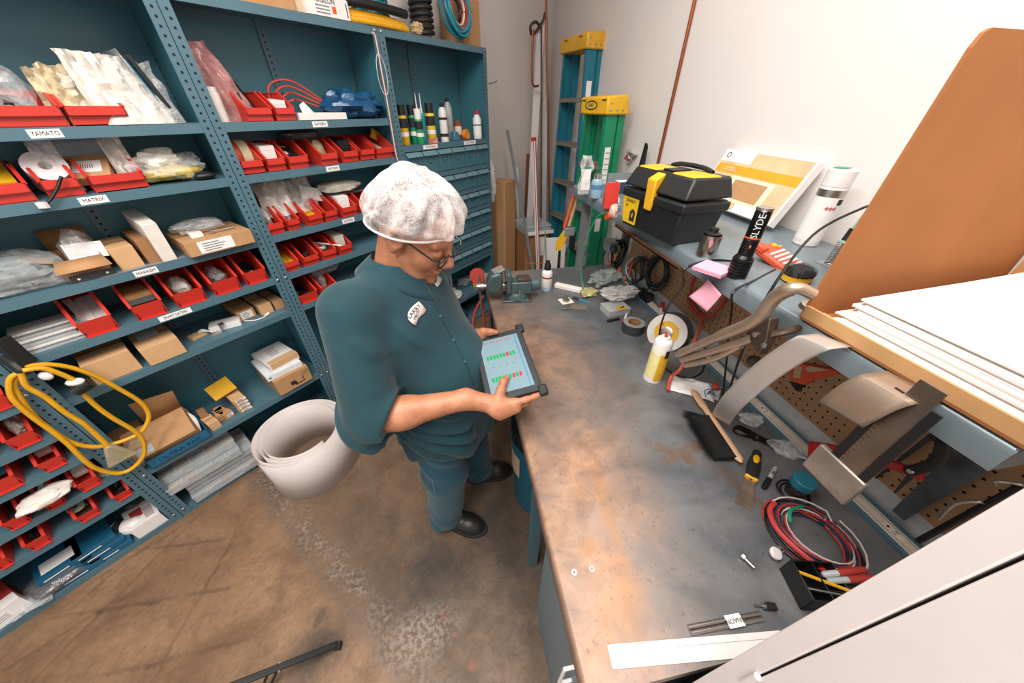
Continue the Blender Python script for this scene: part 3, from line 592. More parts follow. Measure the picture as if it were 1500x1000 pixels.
b = MB(); b.cyl((.012, .03, .03), (.08, .008, .064), .006, n=10); one('black_pen', b, M['blackg'], 'black pen slanting in the black tray', 'pen', tp, radians(-14))
t = thing('toggle_switch', 'small toggle switch with a nut on the bench by the black tray', 'switch', BP(1112, 888), radians(-15))
MB().cyl((-.012, 0, .008), (.006, 0, .006), .002, .0028, 8).build('lever', M['steel'], t); MB().lathe([(0, 0), (.006, 0), (.006, .005), (0, .005)], 8, TR(.004, 0, .007) @ RY(pi/2)).build('nut', M['steel'], t); MB().bb(.009, .03, -.006, .006, 0, .012).build('body', M['black'], t)
# --- small clutter near the outlet strip
b = MB(); b.grid(lambda u, w: ((u-.5)*.15, (w-.5)*.10, .002+.012*abs(noise.noise(Vector((u*3, w*3, 2))))+.01*u*(1-u)), 14, 10); one('paper_towel', b, M['paper'], 'white paper towel crumpled under the brush handle', 'paper', BP(1012, 568), -.6, solid=.0012)
t = thing('circuit_board', 'small circuit board with red knob and blue wires', 'circuit board', BP(1045, 575), .8)
MB().bb(-.04, .04, -.02, .02, .002, .005).build('board', mat('#a9b0b0', .5), t); MB().lathe([(0, 0), (.013, 0), (.014, .012), (.009, .016), (0, .016)], 14, TR(.02, 0, .006)).build('knob', M['inkred'], t)
for k in range(5): MB().tube(smoothpath([(-.05+.01*k, .02, .006), (-.03, .03-.008*k, .02), (0, .01, .014), (.03, .02-.01*k, .008)]), .0016, 6).build('wire', [M['teal'], M['white'], M['black'], M['grey'], M['teal']][k], t)
t = thing('red_tube', 'red rubber tube ending on the bench near the yellow can', 'tube')
pts = [BP(977, 575)+Vector((0, 0, .012)), BP(980, 560)+Vector((.0, .0, .03)), onx(1000, 535, .78)+Vector((0, 0, .0)), onx(1030, 470, .95)]
MB().tube(smoothpath(pts), .007, 10).build('tube', mat('#b5503f', .45), t); 
t = thing('black_cord_bundle', 'bundle of thin black cord tied in the middle on the bench', 'cord', BP(1105, 643), radians(-42))
for k in range(6): MB().tube(smoothpath([(-.06, .0, .006), (-.045, .012+.003*k, .008), (0, .002*k-.004, .008+.002*k), (.045, .014-.002*k, .008), (.065, .004, .006), (.05, -.012+.002*k, .007), (0, -.006+.002*k, .006), (-.045, -.012, .006)], closed=True), .0022, 6, True).build('cord_loop', M['blackg'], t)
MB().lathe([(.008, -.004), (.013, -.004), (.013, .004), (.008, .004), (.008, -.004)], 12, TR(0, 0, .01) @ RY(pi/2)).build('tie', M['black'], t)
bag('zip_bag', 'clear zip bag with red and black print beside the black cord', 'bag', BP(1148, 662), .085, .06, .03, M['film'], -.7, 11)
bag('zip_bag', 'small clear bag under the hanging aluminium strip', 'bag', BP(1098, 618), .07, .05, .03, M['film'], -.3, 12)
# --- on the riser: toolbox
a, bq = RP(907, 325), RP(985, 362); d = a-bq
tb = thing('toolbox', 'black plastic toolbox with yellow latch and yellow lid compartments', 'toolbox', bq, math.atan2(d.y, d.x)); L_ = d.length; D_, HB, HT = -.168, .128, .192
bk = mat('#1b1e20', .42, 0, .06, 50, name='toolbox_black')
e = .012
MB().hexa([(e, D_+e, 0), (L_-e, D_+e, 0), (L_-e, -e*.2, 0), (e, -e*.2, 0), (0, D_, HB), (L_, D_, HB), (L_, 0, HB), (0, 0, HB)]).build('body', bk, tb, bevel=.006)
MB().bb(-.006, L_+.006, D_-.004, .006, HB-.03, HB-.004).build('rim', bk, tb, bevel=.004)
lid = MB().hexa([(-.006, D_-.004, HB+.006), (L_+.006, D_-.004, HB+.006), (L_+.006, .007, HB+.006), (-.006, .007, HB+.006), (.01, D_+.01, HT), (L_-.01, D_+.01, HT), (L_-.01, -.022, HT), (.01, -.022, HT)]).build('lid', bk, tb, bevel=.007)
for x0, x1 in ((.012, L_*.40), (L_*.60, L_-.012)):
    w = MB().hexa([(x0, -.12, HT-.006), (x1, -.12, HT-.006), (x1, -.012, HT-.03), (x0, -.012, HT-.03), (x0, -.12, HT+.003), (x1, -.12, HT+.003), (x1-.006, -.028, HT+.003), (x0+.006, -.028, HT+.003)]).build('lid_compartment', M['yellow'], lid, bevel=.004)
MB().bb(L_*.42, L_*.58, -.11, -.04, HT, HT+.006).build('handle_recess', M['black'], lid, bevel=.002); MB().tube(smoothpath([(L_*.2, -.13, HT+.004), (L_*.35, -.13, HT+.012), (L_*.65, -.13, HT+.012), (L_*.8, -.13, HT+.004)]), .007, 8).build('carry_handle', bk, lid)
MB().hexa([(L_*.44, .012, HB-.05), (L_*.56, .012, HB-.05), (L_*.56, .003, HB-.05), (L_*.44, .003, HB-.05), (L_*.43, .016, HT-.02), (L_*.57, .016, HT-.02), (L_*.57, -.02, HT-.002), (L_*.43, -.02, HT-.002)]).build('latch', M['yellow'], tb, bevel=.005)
st = MB().add([(L_*.68, .002, .012), (L_*.93, .002, .012), (L_*.985, .0022, HB-.045), (L_*.985, .0024, HB-.03), (L_*.68, .0024, HB-.03)], [(0, 1, 2, 3, 4)]).build('sticker', mat('#e0b51c', .4), tb, smooth=False)
text('STANLEY', .014, M['ink'], st, TR(L_*.83, .0030, HB-.042) @ RZ(pi) @ RX(pi/2), sx=.95); text('12.5', .009, M['ink'], st, TR(L_*.9, .0030, HB-.058) @ RZ(pi) @ RX(pi/2))
q = MB(); q.bb(L_*.71, L_*.81, .0028, .0032, .022, .055); q.bb(L_*.73, L_*.79, .0028, .0032, .055, .062); q.build('toolbox_picture', M['ink'], st, smooth=False); MB().bb(L_*.75, L_*.77, .0031, .0035, .035, .05).build('picture_latch', M['yellow'], st, smooth=False)
# --- things beside the toolbox
t = thing('caulk_bag', 'clear bag with green print standing on the riser end', 'bag', RP(854, 284), .2)
ub = upright_bag(.07, .17, .03, 3, .0); ub.build('bag', M['film'], t, solid=0); MB().grid(lambda u, w: (-.026+.052*u, -.013+.006*w, .02+.10*w), 2, 2).build('white_pouch', M['white'], t); MB().bb(-.026, .026, -.009, -.008, .115, .122).build('green_print', M['green'], t)
t = thing('cleaner_bottle', 'clear blue bottle with a steel cap on the riser', 'bottle', RP(872, 289), 0); t.scale = (1.3, 1.3, 1.3)
MB().lathe([(0, 0), (.02, 0), (.021, .004), (.021, .055), (.014, .065), (0, .065)], 18).build('bottle', mat('#8fb0c4', .2, alpha=.85), t); MB().lathe([(.0145, .064), (.0145, .08), (0, .08)], 16).build('cap', M['alu'], t); MB().lathe([(.0214, .03), (.0214, .045)], 18).build('label_band', mat('#4f7ea8', .5), t)
t = thing('red_dispenser', 'red plastic dispenser box with papers beside the toolbox', 'dispenser', RP(892, 303), radians(70)); t.scale = (1.4, 1.4, 1.4)
MB().hexa([(-.03, -.02, 0), (.03, -.02, 0), (.03, .02, 0), (-.03, .02, 0), (-.022, -.02, .075), (.03, -.02, .06), (.03, .02, .06), (-.022, .02, .075)]).build('body', M['red'], t, bevel=.002); MB().bb(-.035, .02, -.024, -.021, .02, .03).build('white_paper', M['paper'], t); MB().bb(-.05, .0, -.03, -.022, .012, .018).build('grey_clip', M['grey'], t)
t = thing('orange_reel', 'small orange reel with a green cord hanging over the riser end', 'reel', Vector((RX0-.012, onz(877, 312, RZ_-.02).y, RZ_-.03)), 0)
MB().lathe([(0, -.012), (.02, -.012), (.022, 0), (.02, .012), (0, .012)], 10, RY(pi/2)).build('reel', M['orange'], t)
MB().tube(smoothpath([(-.012, -.01, .012), (-.03, .06, -.03), (-.05, .12, -.2), (-.03, .14, -.36), (-.01, .08, -.44)]), .0028, 8).build('green_cord', mat('#3f9a5a', .4), t)
bag('paper_pouch', 'pink printed plastic pouch between red dispenser and toolbox', 'pouch', RP(898, 318), .03, .035, .05, mat('#d8b7ac', .4, 0, .3, 60), .3, 15)
t = thing('dark_pump', 'dark blue carton lying behind the red dispenser', 'carton', RP(905, 285)+Vector((.03, .03, 0)), .1); MB().bb(-.03, .03, -.02, .02, 0, .055).build('carton', mat('#24445c', .5), t); MB().bb(-.031, .031, -.021, .021, .055, .058).build('white_top', M['white'], t)
# steel cup, sticky pad and hanging note
t = thing('steel_cup', 'polished steel cup holding black clips beside the toolbox', 'cup', RP(1033, 374)); MB().lathe([(0, 0), (.026, 0), (.027, .002), (.027, .062), (.0255, .062), (.0255, .004), (0, .004)], 26).build('cup', mat('#b5aaa2', .18, .95), t); MB().lathe([(0, .05), (.02, .052), (.022, .066), (.012, .07), (.012, .08), (0, .08)], 10).build('black_stopper', M['black'], t)
pk = mat('#eba6ba', .7, 0, .03)
b = MB(); [b.bb(-.038, .038, -.038, .038, .002*k, .002*k+.0018, RZ(.02*(-1)**k)) for k in range(5)]; one('sticky_pad', b, pk, 'pad of pink sticky notes on the riser edge', 'note pad', RP(1044, 396), .45)
pn = onx(1040, 432, RX0-.006); b = MB(); b.grid(lambda u, w: (-.004-.018*(1-w)**2*(.5+u), (u-.5)*.066, (w-.5)*.062), 6, 8); o = one('sticky_note', b, pk, 'single pink sticky note stuck on the riser lip', 'note', pn, 0, solid=.0004); o.rotation_euler = (radians(14), 0, 0)
# flashlight
fl = thing('flashlight', 'black ribbed flashlight standing on its head', 'flashlight', RP(1078, 404), 0)
bm_ = mat('#141516', .3, .3, .05)
prof = [(0, 0), (.021, 0), (.023, .003)]; z = .003
for k in range(6): prof += [(.0235, z), (.0235, z+.005), (.0215, z+.006), (.0215, z+.008)]; z += .008
prof += [(.0165, .058)]; z = .06
for k in range(6): prof += [(.0175, z), (.0175, z+.004), (.0162, z+.005), (.0162, z+.0065)]; z += .0065
prof += [(.0165, .105), (.0165, .106), (.0172, .108), (.0172, .162), (.0155, .166), (0, .166)]
MB().lathe(prof, 26).build('barrel', bm_, fl, ang=25); MB().lathe([(.0178, .1), (.0178, .1035)], 24).build('orange_ring', M['orange'], fl)
MB().lathe([(0, 0), (.0045, 0), (.004, .003), (0, .003)], 12, TR(-.012, -.013, .082) @ RZ(radians(48)) @ RX(pi/2) @ TR(0, 0, 0)).build('switch', M['orange'], fl); MB().lathe([(.015, .162), (.0178, .164), (.0178, .17), (0, .17)], 24).build('lens_ring', M['steel'], fl)
text('SLYDE+', .02, mat('#d9d9d9', .4), fl, RZ(radians(-40)) @ TR(0, -.0176, .136) @ RX(pi/2) @ RZ(pi/2))
# orange label printer
lp = thing('label_printer', 'orange handheld label printer with white keys', 'label printer', RP(1138, 385), radians(14), rot=(radians(20), 0, radians(20)))
og = mat('#d8522f', .4); MB().bb(-.042, .042, -.06, .06, 0, .022).build('body', og, lp, bevel=.008); MB().bb(-.045, -.02, .035, .066, .012, .03).build('screen_hood', og, lp, bevel=.004)
kb = MB().bb(-.003, .003, -.0035, .0035, .022, .0255).mesh('key', M['white'])
for i in range(7):
    for j in range(6): linked('key', kb, lp, (-.032+.0105*i, -.048+.0135*j, 0))
for x, y, r, m in ((.02, .044, .008, M['yellow']), (.034, .034, .005, M['yellow'])): MB().lathe([(0, .022), (r, .022), (r*.9, .026), (0, .026)], 14, TR(x, y, 0)).build('yellow_button', m, lp)
# picture carton leaning on the wall
pc = thing('picture_carton', 'flat carton with a yellow band and wooden furniture picture leaning on the wall', 'carton')
TLp, TRp = onx(1068, 230, XW-.02), onx(1203, 250, XW-.02); BLp = RP(1040, 325); cy = (TLp.y+TRp.y)/2; wd = (TLp.y-TRp.y); hh = .225; th = radians(24)
pc.location = (XW-.012-hh*sin(th)-.0, cy-.0, RZ_); pc.rotation_euler = (0, th, 0)
MB().bb(-.03, 0, -wd/2, wd/2, .012, hh).build('carton', M['white'], pc, bevel=.001)
q = -.0306; f_ = lambda y0, y1, z0, z1, dq=0: [(q-dq, -wd*(y0-.5), hh*z0), (q-dq, -wd*(y1-.5), hh*z0), (q-dq, -wd*(y1-.5), hh*z1), (q-dq, -wd*(y0-.5), hh*z1)]
def panel(y0, y1, z0, z1, m, nm, dq=0): MB().add(f_(y0, y1, z0, z1, dq), [(0, 1, 2, 3)]).build(nm, m, pc, smooth=False)
panel(.02, .98, .08, .98, mat('#d9bd93', .6, 0, .15, 12), 'printed_picture'); panel(.02, .4, .8, .98, M['white'], 'white_corner', .0004); panel(.02, .98, .62, .76, mat('#d9a52c', .5), 'yellow_band', .0004)
panel(.3, .8, .2, .6, mat('#efe0c2', .6), 'picture_frame', .0003); panel(.36, .74, .25, .55, mat('#b98f62', .6), 'picture_detail', .0006); panel(.04, .3, .1, .5, mat('#c9b394', .6), 'picture_chair', .0004); panel(.55, .95, .06, .2, M['paper'], 'address_label', .0008)
text('O', .03, mat('#2f5a6b', .5), pc, TR(q-.0012, wd*.42, hh*.9) @ RY(-pi/2) @ RZ(-pi/2)); text('Design supporter\nFurniture de finition', .0085, M['white'], pc, TR(q-.0012, wd*.3, hh*.69) @ RY(-pi/2) @ RZ(-pi/2)); text('1515', .014, M['ink'], pc, TR(q-.0014, -wd*.36, hh*.13) @ RY(-pi/2) @ RZ(-pi/2))
# tall white can behind
wc = aerosol(RP(1178, 357), .034, .19, mat('#e4dfdc', .35), None, 'tall white aerosol can with hazard symbols behind the label printer', [(.76, .86, M['steel']), (.1, .74, M['paper'])], rz=.4)
MB().lathe([(.0345, .172), (.0345, .212), (.03, .216), (0, .216)], 22).build('white_cap', M['white'], wc)
for k in range(3):
    A = TR(0, 0, .115) @ RZ(radians(-62+16*k)) @ TR(0, -.0352, 0) @ RX(pi/2) @ RZ(pi/4); MB().add([(-.004, -.004, 0), (.004, -.004, 0), (.004, .004, 0), (-.004, .004, 0)], [(0, 1, 2, 3)], A).build('hazard_symbol', mat('#c06f68', .6), wc, smooth=False)
MB().grid(lambda u, w: (.0352*cos(-2.1+u*.5), .0352*sin(-2.1+u*.5), .125+w*.015), 4, 1).build('black_mark', M['ink'], wc); MB().bb(-.02, .02, -.01, .02, .2165, .218).build('green_scrap', M['green'], wc)
# abrasive brush on yellow base
t = thing('scrub_brush', 'oval scrub brush with bristly black top on a yellow base', 'brush', RP(1165, 410), .4)
MB().lathe([(0, 0), (.85, 0), (1, .2), (1, .8), (0, .8)], 28, Matrix.Diagonal((.042, .032, .022, 1))).build('base', M['yellow'], t)
b = MB(); rnd = random.Random(9)
for i in range(1500):
    a, r = rnd.random()*2*pi, sqrt(rnd.random()); x, y = r*cos(a)*.043, r*sin(a)*.033; h = .035+.008*(1-r*r); b.add([(x-.0008, y, .016), (x+.0008, y, .016), (x*1.08+rnd.uniform(-.004, .004), y*1.08+rnd.uniform(-.004, .004), h+rnd.uniform(-.003, .003))], [(0, 1, 2)])
b.lathe([(0, .017), (.95, .017), (.98, .6), (.6, .95), (0, 1)], 20, Matrix.Diagonal((.042, .032, .036, 1))); b.build('bristles', mat('#2b2c2d', .6, 0, .35, 120), t, smooth=False)
# soldering iron in spring stand
si = thing('soldering_iron', 'soldering iron with mint handle standing in a spring holder', 'soldering iron', RP(1218, 388))
ax = Vector((.022, .0, .12)).normalized(); spts = []
for i in range(130): a = i*.55; k = i/130; c0 = Vector((-.008, 0, .004))+ax*(.055*k); spts.append(c0+Vector((cos(a), sin(a), 0))*(.013+.004*k))
MB().tube(spts, .0012, 5).build('spring', M['steel'], si); c1 = Vector((-.008, 0, .004))
MB().cyl(c1, c1+ax*.06, .005, n=10).build('tip', M['alu'], si); MB().cyl(c1+ax*.058, c1+ax*.064, .018, n=18).build('guard', mat('#a5c9bd', .4), si); MB().cyl(c1+ax*.064, c1+ax*.095, .0135, n=16).build('grip', M['rubber'], si); MB().cyl(c1+ax*.095, c1+ax*.135, .0105, .0085, 16).build('handle', mat('#8fc9b6', .4), si); MB().cyl(c1+ax*.135, c1+ax*.15, .006, .004, 12).build('strain_relief', M['black'], si)
MB().bb(-.03, .02, -.025, .025, 0, .004).build('stand', mat('#8b8e90', .5), si)
tip = RP(1218, 388)+c1+ax*.15
cd = thing('iron_cable', 'black cord looping from the soldering iron down to the bench', 'cord')
pts = [tip, onx(1205, 315, .93), onx(1150, 380, .87), onz(1060, 460, 1.36), onx(1100, 420, .70)]
pts = [tip, tip+Vector((-.03, 0, .0)), onx(1190, 345, .86), onx(1120, 440, RX0-.03), onx(1085, 520, RX0), onx(1062, 585, .80), onx(1040, 610, .86)]
MB().tube(smoothpath(pts, 8), .0032, 8).build('cord', M['blackg'], cd)
cd = thing('black_power_cord', 'black power cord trailing over the riser lip in a big hanging loop', 'cord')
pts = [RP(1075, 383), RP(1040, 383)+Vector((0, 0, .004)), RP(1008, 394)+Vector((-.01, 0, .0)), onx(1000, 420, RX0-.012), onx(978, 450, .70), onx(966, 490, .74), onx(972, 535, .78), onx(1003, 553, .80), onx(1028, 545, .86), onx(1033, 520, .9)]
MB().tube(smoothpath(pts, 8), .0034, 8).build('cord', M['blackg'], cd)
cd = thing('black_lead', 'thin black lead from the label printer dangling before the pegboard', 'cord')
pts = [RP(1135, 395), RP(1110, 408), RP(1080, 428)+Vector((-.01, 0, .003)), onx(1072, 450, RX0-.012), onx(1067, 490, .75), onx(1063, 540, .82), onx(1055, 590, .84), onx(1033, 610, .82)]
MB().tube(smoothpath(pts, 8), .003, 8).build('cord', M['blackg'], cd)
# ---------------------------------------------------------------- the far corner: ladders, pipes, boxes
def ladder(A, B, ztop, nsteps, col, capc, label, stickers, lean=.04, taper=.04):
    A, B = Vector((A[0], A[1], 0)), Vector((B[0], B[1], 0)); d = B-A; w = d.length
    t = thing('step_ladder', label, 'ladder', A, math.atan2(d.y, d.x)); fm = mat(col, .42, 0, .06, 15, name='fiberglass_'+col[1:])
    zt = ztop-.06; tp = taper
    def lx(z): return tp*z/zt
    for sgn in (0, 1):
        def P(x, y, z): return ((lx(z)+x) if not sgn else (w-lx(z)-x), y+lean*z, z)
        b = MB()
        b.hexa([P(0, 0, 0), P(.028, 0, 0), P(.028, .004, 0), P(0, .004, 0), P(0, 0, zt), P(.028, 0, zt), P(.028, .004, zt), P(0, .004, zt)] if not sgn else [P(.028, 0, 0), P(0, 0, 0), P(0, .004, 0), P(.028, .004, 0), P(.028, 0, zt), P(0, 0, zt), P(0, .004, zt), P(.028, .004, zt)])
        q = [P(0, .004, 0), P(.004, .004, 0), P(.004, .085, 0), P(0, .085, 0), P(0, .004, zt), P(.004, .004, zt), P(.004, .085, zt), P(0, .085, zt)]
        b.hexa(q if not sgn else [q[1], q[0], q[3], q[2], q[5], q[4], q[7], q[6]])
        q = [P(0, .082, 0), P(.028, .082, 0), P(.028, .086, 0), P(0, .086, 0), P(0, .082, zt), P(.028, .082, zt), P(.028, .086, zt), P(0, .086, zt)]
        b.hexa(q if not sgn else [q[1], q[0], q[3], q[2], q[5], q[4], q[7], q[6]])
        b.build('front_rail', fm, t)
        b = MB(); q = [P(.004, .10, 0), P(.03, .10, 0), P(.03, .15, 0), P(.004, .15, 0), P(.004, .10, zt), P(.03, .10, zt), P(.03, .15, zt), P(.004, .15, zt)]
        b.hexa(q if not sgn else [q[1], q[0], q[3], q[2], q[5], q[4], q[7], q[6]]); b.build('rear_rail', fm, t)
    for i in range(1, nsteps+1):
        z = zt*i/(nsteps+1); x0, x1 = lx(z)+.004, w-lx(z)-.004
        b = MB(); b.bb(x0, x1, -.002, .084, z-.003, z); b.bb(x0, x1, -.002, .001, z-.03, z); b.bb(x0, x1, .08, .083, z-.03, z)
        for k in range(5): b.bb(x0, x1, .008+k*.016, .012+k*.016, z, z+.0015)
        b.build('step', mat('#9a948c', .5, .6, .25, 30), t, loc=(0, lean*z, 0)); b = MB()
    c0, c1 = lx(zt)-.02, w-lx(zt)+.02; y0 = lean*zt
    cp = MB().hexa([(c0, y0-.02, zt-.03), (c1, y0-.02, zt-.03), (c1, y0+.16, zt-.03), (c0, y0+.16, zt-.03), (c0, y0-.02, ztop), (c1, y0-.02, ztop), (c1, y0+.13, ztop+.012), (c0, y0+.13, ztop+.012)]).build('top_cap', mat(capc, .5, 0, .12, 20), t, bevel=.01)
    for k in range(4): MB().lathe([(0, 0), (.007, 0), (.005, .003), (0, .004)], 10, TR(c1+.0005, y0+.01+.045*(k % 3), zt-.005+.035*(k//3)) @ RY(pi/2)).build('rivet', M['steel'], cp)
    if stickers == 'oval':
        el = MB().lathe([(0, 0), (1, 0)], 26, TR((c0+c1)/2-.02, y0-.0215, (zt+ztop)/2-.012) @ RX(pi/2) @ Matrix.Diagonal((.062, .024, 1, 1))).build('oval_badge', M['ink'], cp, smooth=False)
        MB().lathe([(0, 0), (1, 0)], 26, TR((c0+c1)/2-.02, y0-.0225, (zt+ztop)/2-.012) @ RX(pi/2) @ Matrix.Diagonal((.052, .018, 1, 1))).build('badge_face', mat('#d8b23a', .5), el, smooth=False); text('EHD', .026, M['ink'], el, TR((c0+c1)/2-.02, y0-.0235, (zt+ztop)/2-.012) @ RX(pi/2))
    for k in (-1, 1): MB().bb((c0+c1)/2+.1*k-.02, (c0+c1)/2+.1*k+.02, y0-.0212, y0-.02, ztop-.022, ztop-.012).build('slot', mat('#7a4a18', .6), cp)
    for z0, z1 in ([(1.62, 1.95), (1.25, 1.56)] if stickers == 'plain' else [(1.2, 1.58), (1.05, 1.14)]):
        s_ = MB().hexa([(w-lx(z0)+.0006, .02+lean*z0, z0), (w-lx(z0)+.0012, .02+lean*z0, z0), (w-lx(z0)+.0012, .066+lean*z0, z0), (w-lx(z0)+.0006, .066+lean*z0, z0), (w-lx(z1)+.0006, .02+lean*z1, z1), (w-lx(z1)+.0012, .02+lean*z1, z1), (w-lx(z1)+.0012, .066+lean*z1, z1), (w-lx(z1)+.0006, .066+lean*z1, z1)]).build('warning_label', M['paper'], t)
        if stickers == 'oval' and z1-z0 > .2:
            for j in range(11): MB().bb(-.018, .018, -.0003, .0003, -.002, .002).build('printed_line', mat('#9a9a98', .8), s_, loc=(0, 0, 0)).matrix_local = TR(w-lx(1.4)+.0022, .043+lean*(z0+.03+j*.032), z0+.03+j*.032) @ RZ(pi/2)
    return t
ladder((.97, 3.38), (1.085, 2.92), 2.22, 6, '#1f7388', '#dba72e', 'tall blue fiberglass step ladder with a worn yellow cap against the wall', 'plain', lean=.0, taper=.07)
ladder((.90, 2.52), (.985, 2.22), 1.84, 5, '#12845f', '#e3b023', 'shorter green fiberglass step ladder with an oval badge on its yellow cap', 'oval', lean=.0)
def stick(name, label, cat, p, q, r, m, n=10, r2=None, group=None):
    p, q = Vector(p), Vector(q); b = MB(); b.cyl((0, 0, 0), q-p, r, r2, n); return one(name, b, m, label, cat, p, 0, group)
def slat(name, label, cat, p, q, w, th, m, tw=0):
    p, q = Vector(p), Vector(q); d = q-p; b = MB().bb(-w/2, w/2, -th/2, th/2, 0, d.length); o = one(name, b, m, label, cat, p); o.rotation_mode = 'QUATERNION'; o.rotation_quaternion = d.to_track_quat('Z', 'Y') @ Matrix.Rotation(tw, 3, 'Z').to_quaternion(); return o
# copper pipes fixed on the right wall
pu, pl = onx(1003, 5, XW-.02), onx(963, 235, XW-.02)
stick('copper_pipe', 'thin copper pipe running down the white wall behind the toolbox', 'pipe', (XW-.012, pl.y, RZ_+.005), (XW-.012, pl.y+.03, 3.38), .008, M['copper'])
stick('copper_pipe', 'bare copper pipe standing in the acute wall corner', 'pipe', ony(812, 330, 3.75).to_tuple()[:2]+(.0,), ony(800, 0, 4.0), .010, M['copper'])
slat('white_batten', 'long white batten leaning in the corner', 'board', ony(772, 360, 3.6).to_tuple()[:2]+(0,), ony(792, 35, 3.95), .07, .02, M['white'], .5)
slat('white_batten', 'pale grey batten leaning beside the rusty rod', 'board', ony(799, 360, 3.75).to_tuple()[:2]+(0,), ony(799, 60, 4.1), .045, .02, mat('#d9dcdd', .5), .2)
slat('white_lath', 'short white lath leaning on the diagonal wall', 'lath', ony(760, 395, 3.62).to_tuple()[:2]+(0,), ony(757, 245, 3.85), .03, .015, mat('#dfe0df', .6), .3)
q0 = ony(795, 375, 3.65); stick('rusty_rod', 'rusty rod with a hooked end leaning in the corner', 'rod', (q0.x, q0.y, 0), ony(793, 40, 3.9), .008, mat('#6f5040', .6, .4, .2))
hk = ony(792, 40, 3.88); b = MB(); b.tube(smoothpath([(0, 0, 0), (-.05, -.02, .03), (-.1, -.03, .0), (-.07, 0, -.05), (.02, .02, .04), (.04, .02, .1)]), .012, 8); one('rod_hanger', b, mat('#4d453f', .5, .5), 'bent grey hanger hooked over the rusty rod', 'hanger', hk)
q1 = ony(788, 130, 3.75); b = MB(); b.tube(smoothpath([(-.07, 0, .28), (-.07, 0, -.02), (-.05, 0, -.1), (.0, 0, -.1)]), .010, 8); one('pipe_hook', b, M['copper'], 'J-shaped copper pipe piece hanging in the corner', 'pipe', ony(790, 105, 3.75))
q0 = ony(796, 400, 2.9); slat('steel_strip', 'long grey steel strip leaning across the corner', 'strip', (q0.x, q0.y, 0.0), ony(743, 190, 3.45), .035, .006, M['grey'], .2)
t = thing('pvc_tube', 'white tube with red stripes leaning in the corner', 'tube'); p, q = ony(793, 395, 3.1), ony(782, 207, 3.3); p.z = 0
MB().cyl(p, q, .022, n=14).build('tube', M['white'], t); d = (q-p).normalized()
for k in (-.008, .010): MB().cyl(p+Vector((k, -.021, 0)), q+Vector((k, -.021, 0)), .004, n=6).build('red_stripe', M['inkred'], t)
MB().cyl(q, q+d*.03, .023, n=14).build('red_end', M['inkred'], t)
slat('brown_board', 'narrow reddish-brown board behind the white tubes', 'board', (ony(777, 330, 3.7).x-.03, 3.78, 0), ony(776, 225, 3.9), .07, .02, mat('#7a3a2a', .6), .3)
q0 = ony(808, 405, 2.6); stick('thin_rod', 'thin steel rod beside the blue ladder', 'rod', (q0.x, q0.y, 0), ony(797, 270, 3.0), .005, M['grey'])
# wall_left black wire hook
b = MB(); b.tube([(0, 0, 0), (.0, -.02, -.006), (.06, -.03, .012)], .003, 6); wk = ony(716, 122, 3.08); one('wire_hook', b, M['black'], 'thin black wire sticking out from the drawer shelving post', 'wire', wk)
# cardboard and boxes on the floor behind the bench
t = thing('tall_carton', 'tall narrow cardboard carton standing beside the drawer shelving', 'carton', (.50, 3.42, 0), pi/4); MB().bb(-.09, .09, -.09, .09, 0, 1.22).build('carton', M['card'], t, bevel=.004); MB().bb(-.092, -.09, -.02, .02, .1, 1.2).build('tape', M['cardl'], t)
t = thing('long_carton', 'upright cardboard carton with a white paper label and clear trays on top', 'carton', (.80, 3.38, 0), .2); MB().bb(-.13, .13, -.14, .14, 0, .74).build('carton', M['cardd'], t, bevel=.003); MB().bb(.02, .10, -.1415, -.1405, .5, .7).build('label', M['paper'], t)
t = thing('clear_tray', 'stack of clear plastic trays on the upright carton', 'tray', (.80, 3.38, .742), .2)
for k in range(3): MB().bb(-.145, .145, -.16, .16, .03*k, .03*k+.022).build('tray', M['clear'], t, bevel=.004)
MB().bb(-.15, .16, -.185, -.163, .0, .03).build('white_edge', M['white'], t)
t = thing('white_plank', 'short white laminate plank leaning on the carton', 'plank', (.86, 2.85, 0), .1); MB().bb(-.07, .07, -.02, .02, 0, .80).build('plank', M['white'], t, bevel=.002); t.rotation_euler = (-.08, .04, .1)
slat('white_lath', 'thin white lath leaning next to the laminate plank', 'lath', (1.0, 2.84, 0), (1.0, 2.9, .74), .04, .012, mat('#dfdbd6', .6))
# red bins stacked on a stand by the vise
t = thing('low_stool', 'small black stool holding red bins behind the vise', 'stool', (.42, 2.62, 0), .6)
MB().bb(-.13, .13, -.13, .13, .42, .45).build('seat', M['black'], t)
for x in (-.11, .11):
    for y in (-.11, .11): MB().bb(x-.012, x+.012, y-.012, y+.012, 0, .42).build('leg', M['black'], t)
# ---------------------------------------------------------------- hanging on and leaning at the pegboard
PF = PBX-.004
def hook(y, z, l=.06): return MB().tube([(PF, y, z), (PF-l, y, z), (PF-l, y, z+.02)], .002, 6)
def vcoil(nm, label, c, n, r, m, seed, thick=.004, el=1.25, extra=None, cat='cable coil', rz=0):
    t = thing(nm, label, cat, c); rnd = random.Random(seed); pts = []
    for k in range(n):
        rr = r*rnd.uniform(.8, 1.08); cy, cz = rnd.uniform(-.01, .01), rnd.uniform(-.012, .012); xx = rnd.uniform(-.03, .0)
        for i in range(22):
            a = 2*pi*i/22; pts.append((xx+.006*sin(a*2+k)-.02*(1-sin(a))*.5, cy+rr*cos(a), cz-r*el+rr*el*sin(a)))
    MB().tube(pts, thick, 7).build('cable', m, t); h = MB().tube([(.012, 0, .012), (-.055, 0, .006), (-.058, 0, .03)], .0025, 6); h.build('peg_hook', M['steel'], t); return t
c1 = onx(915, 352, PF-.012); c2 = onx(945, 378, PF-.012); c3 = onx(975, 375, PF-.012)
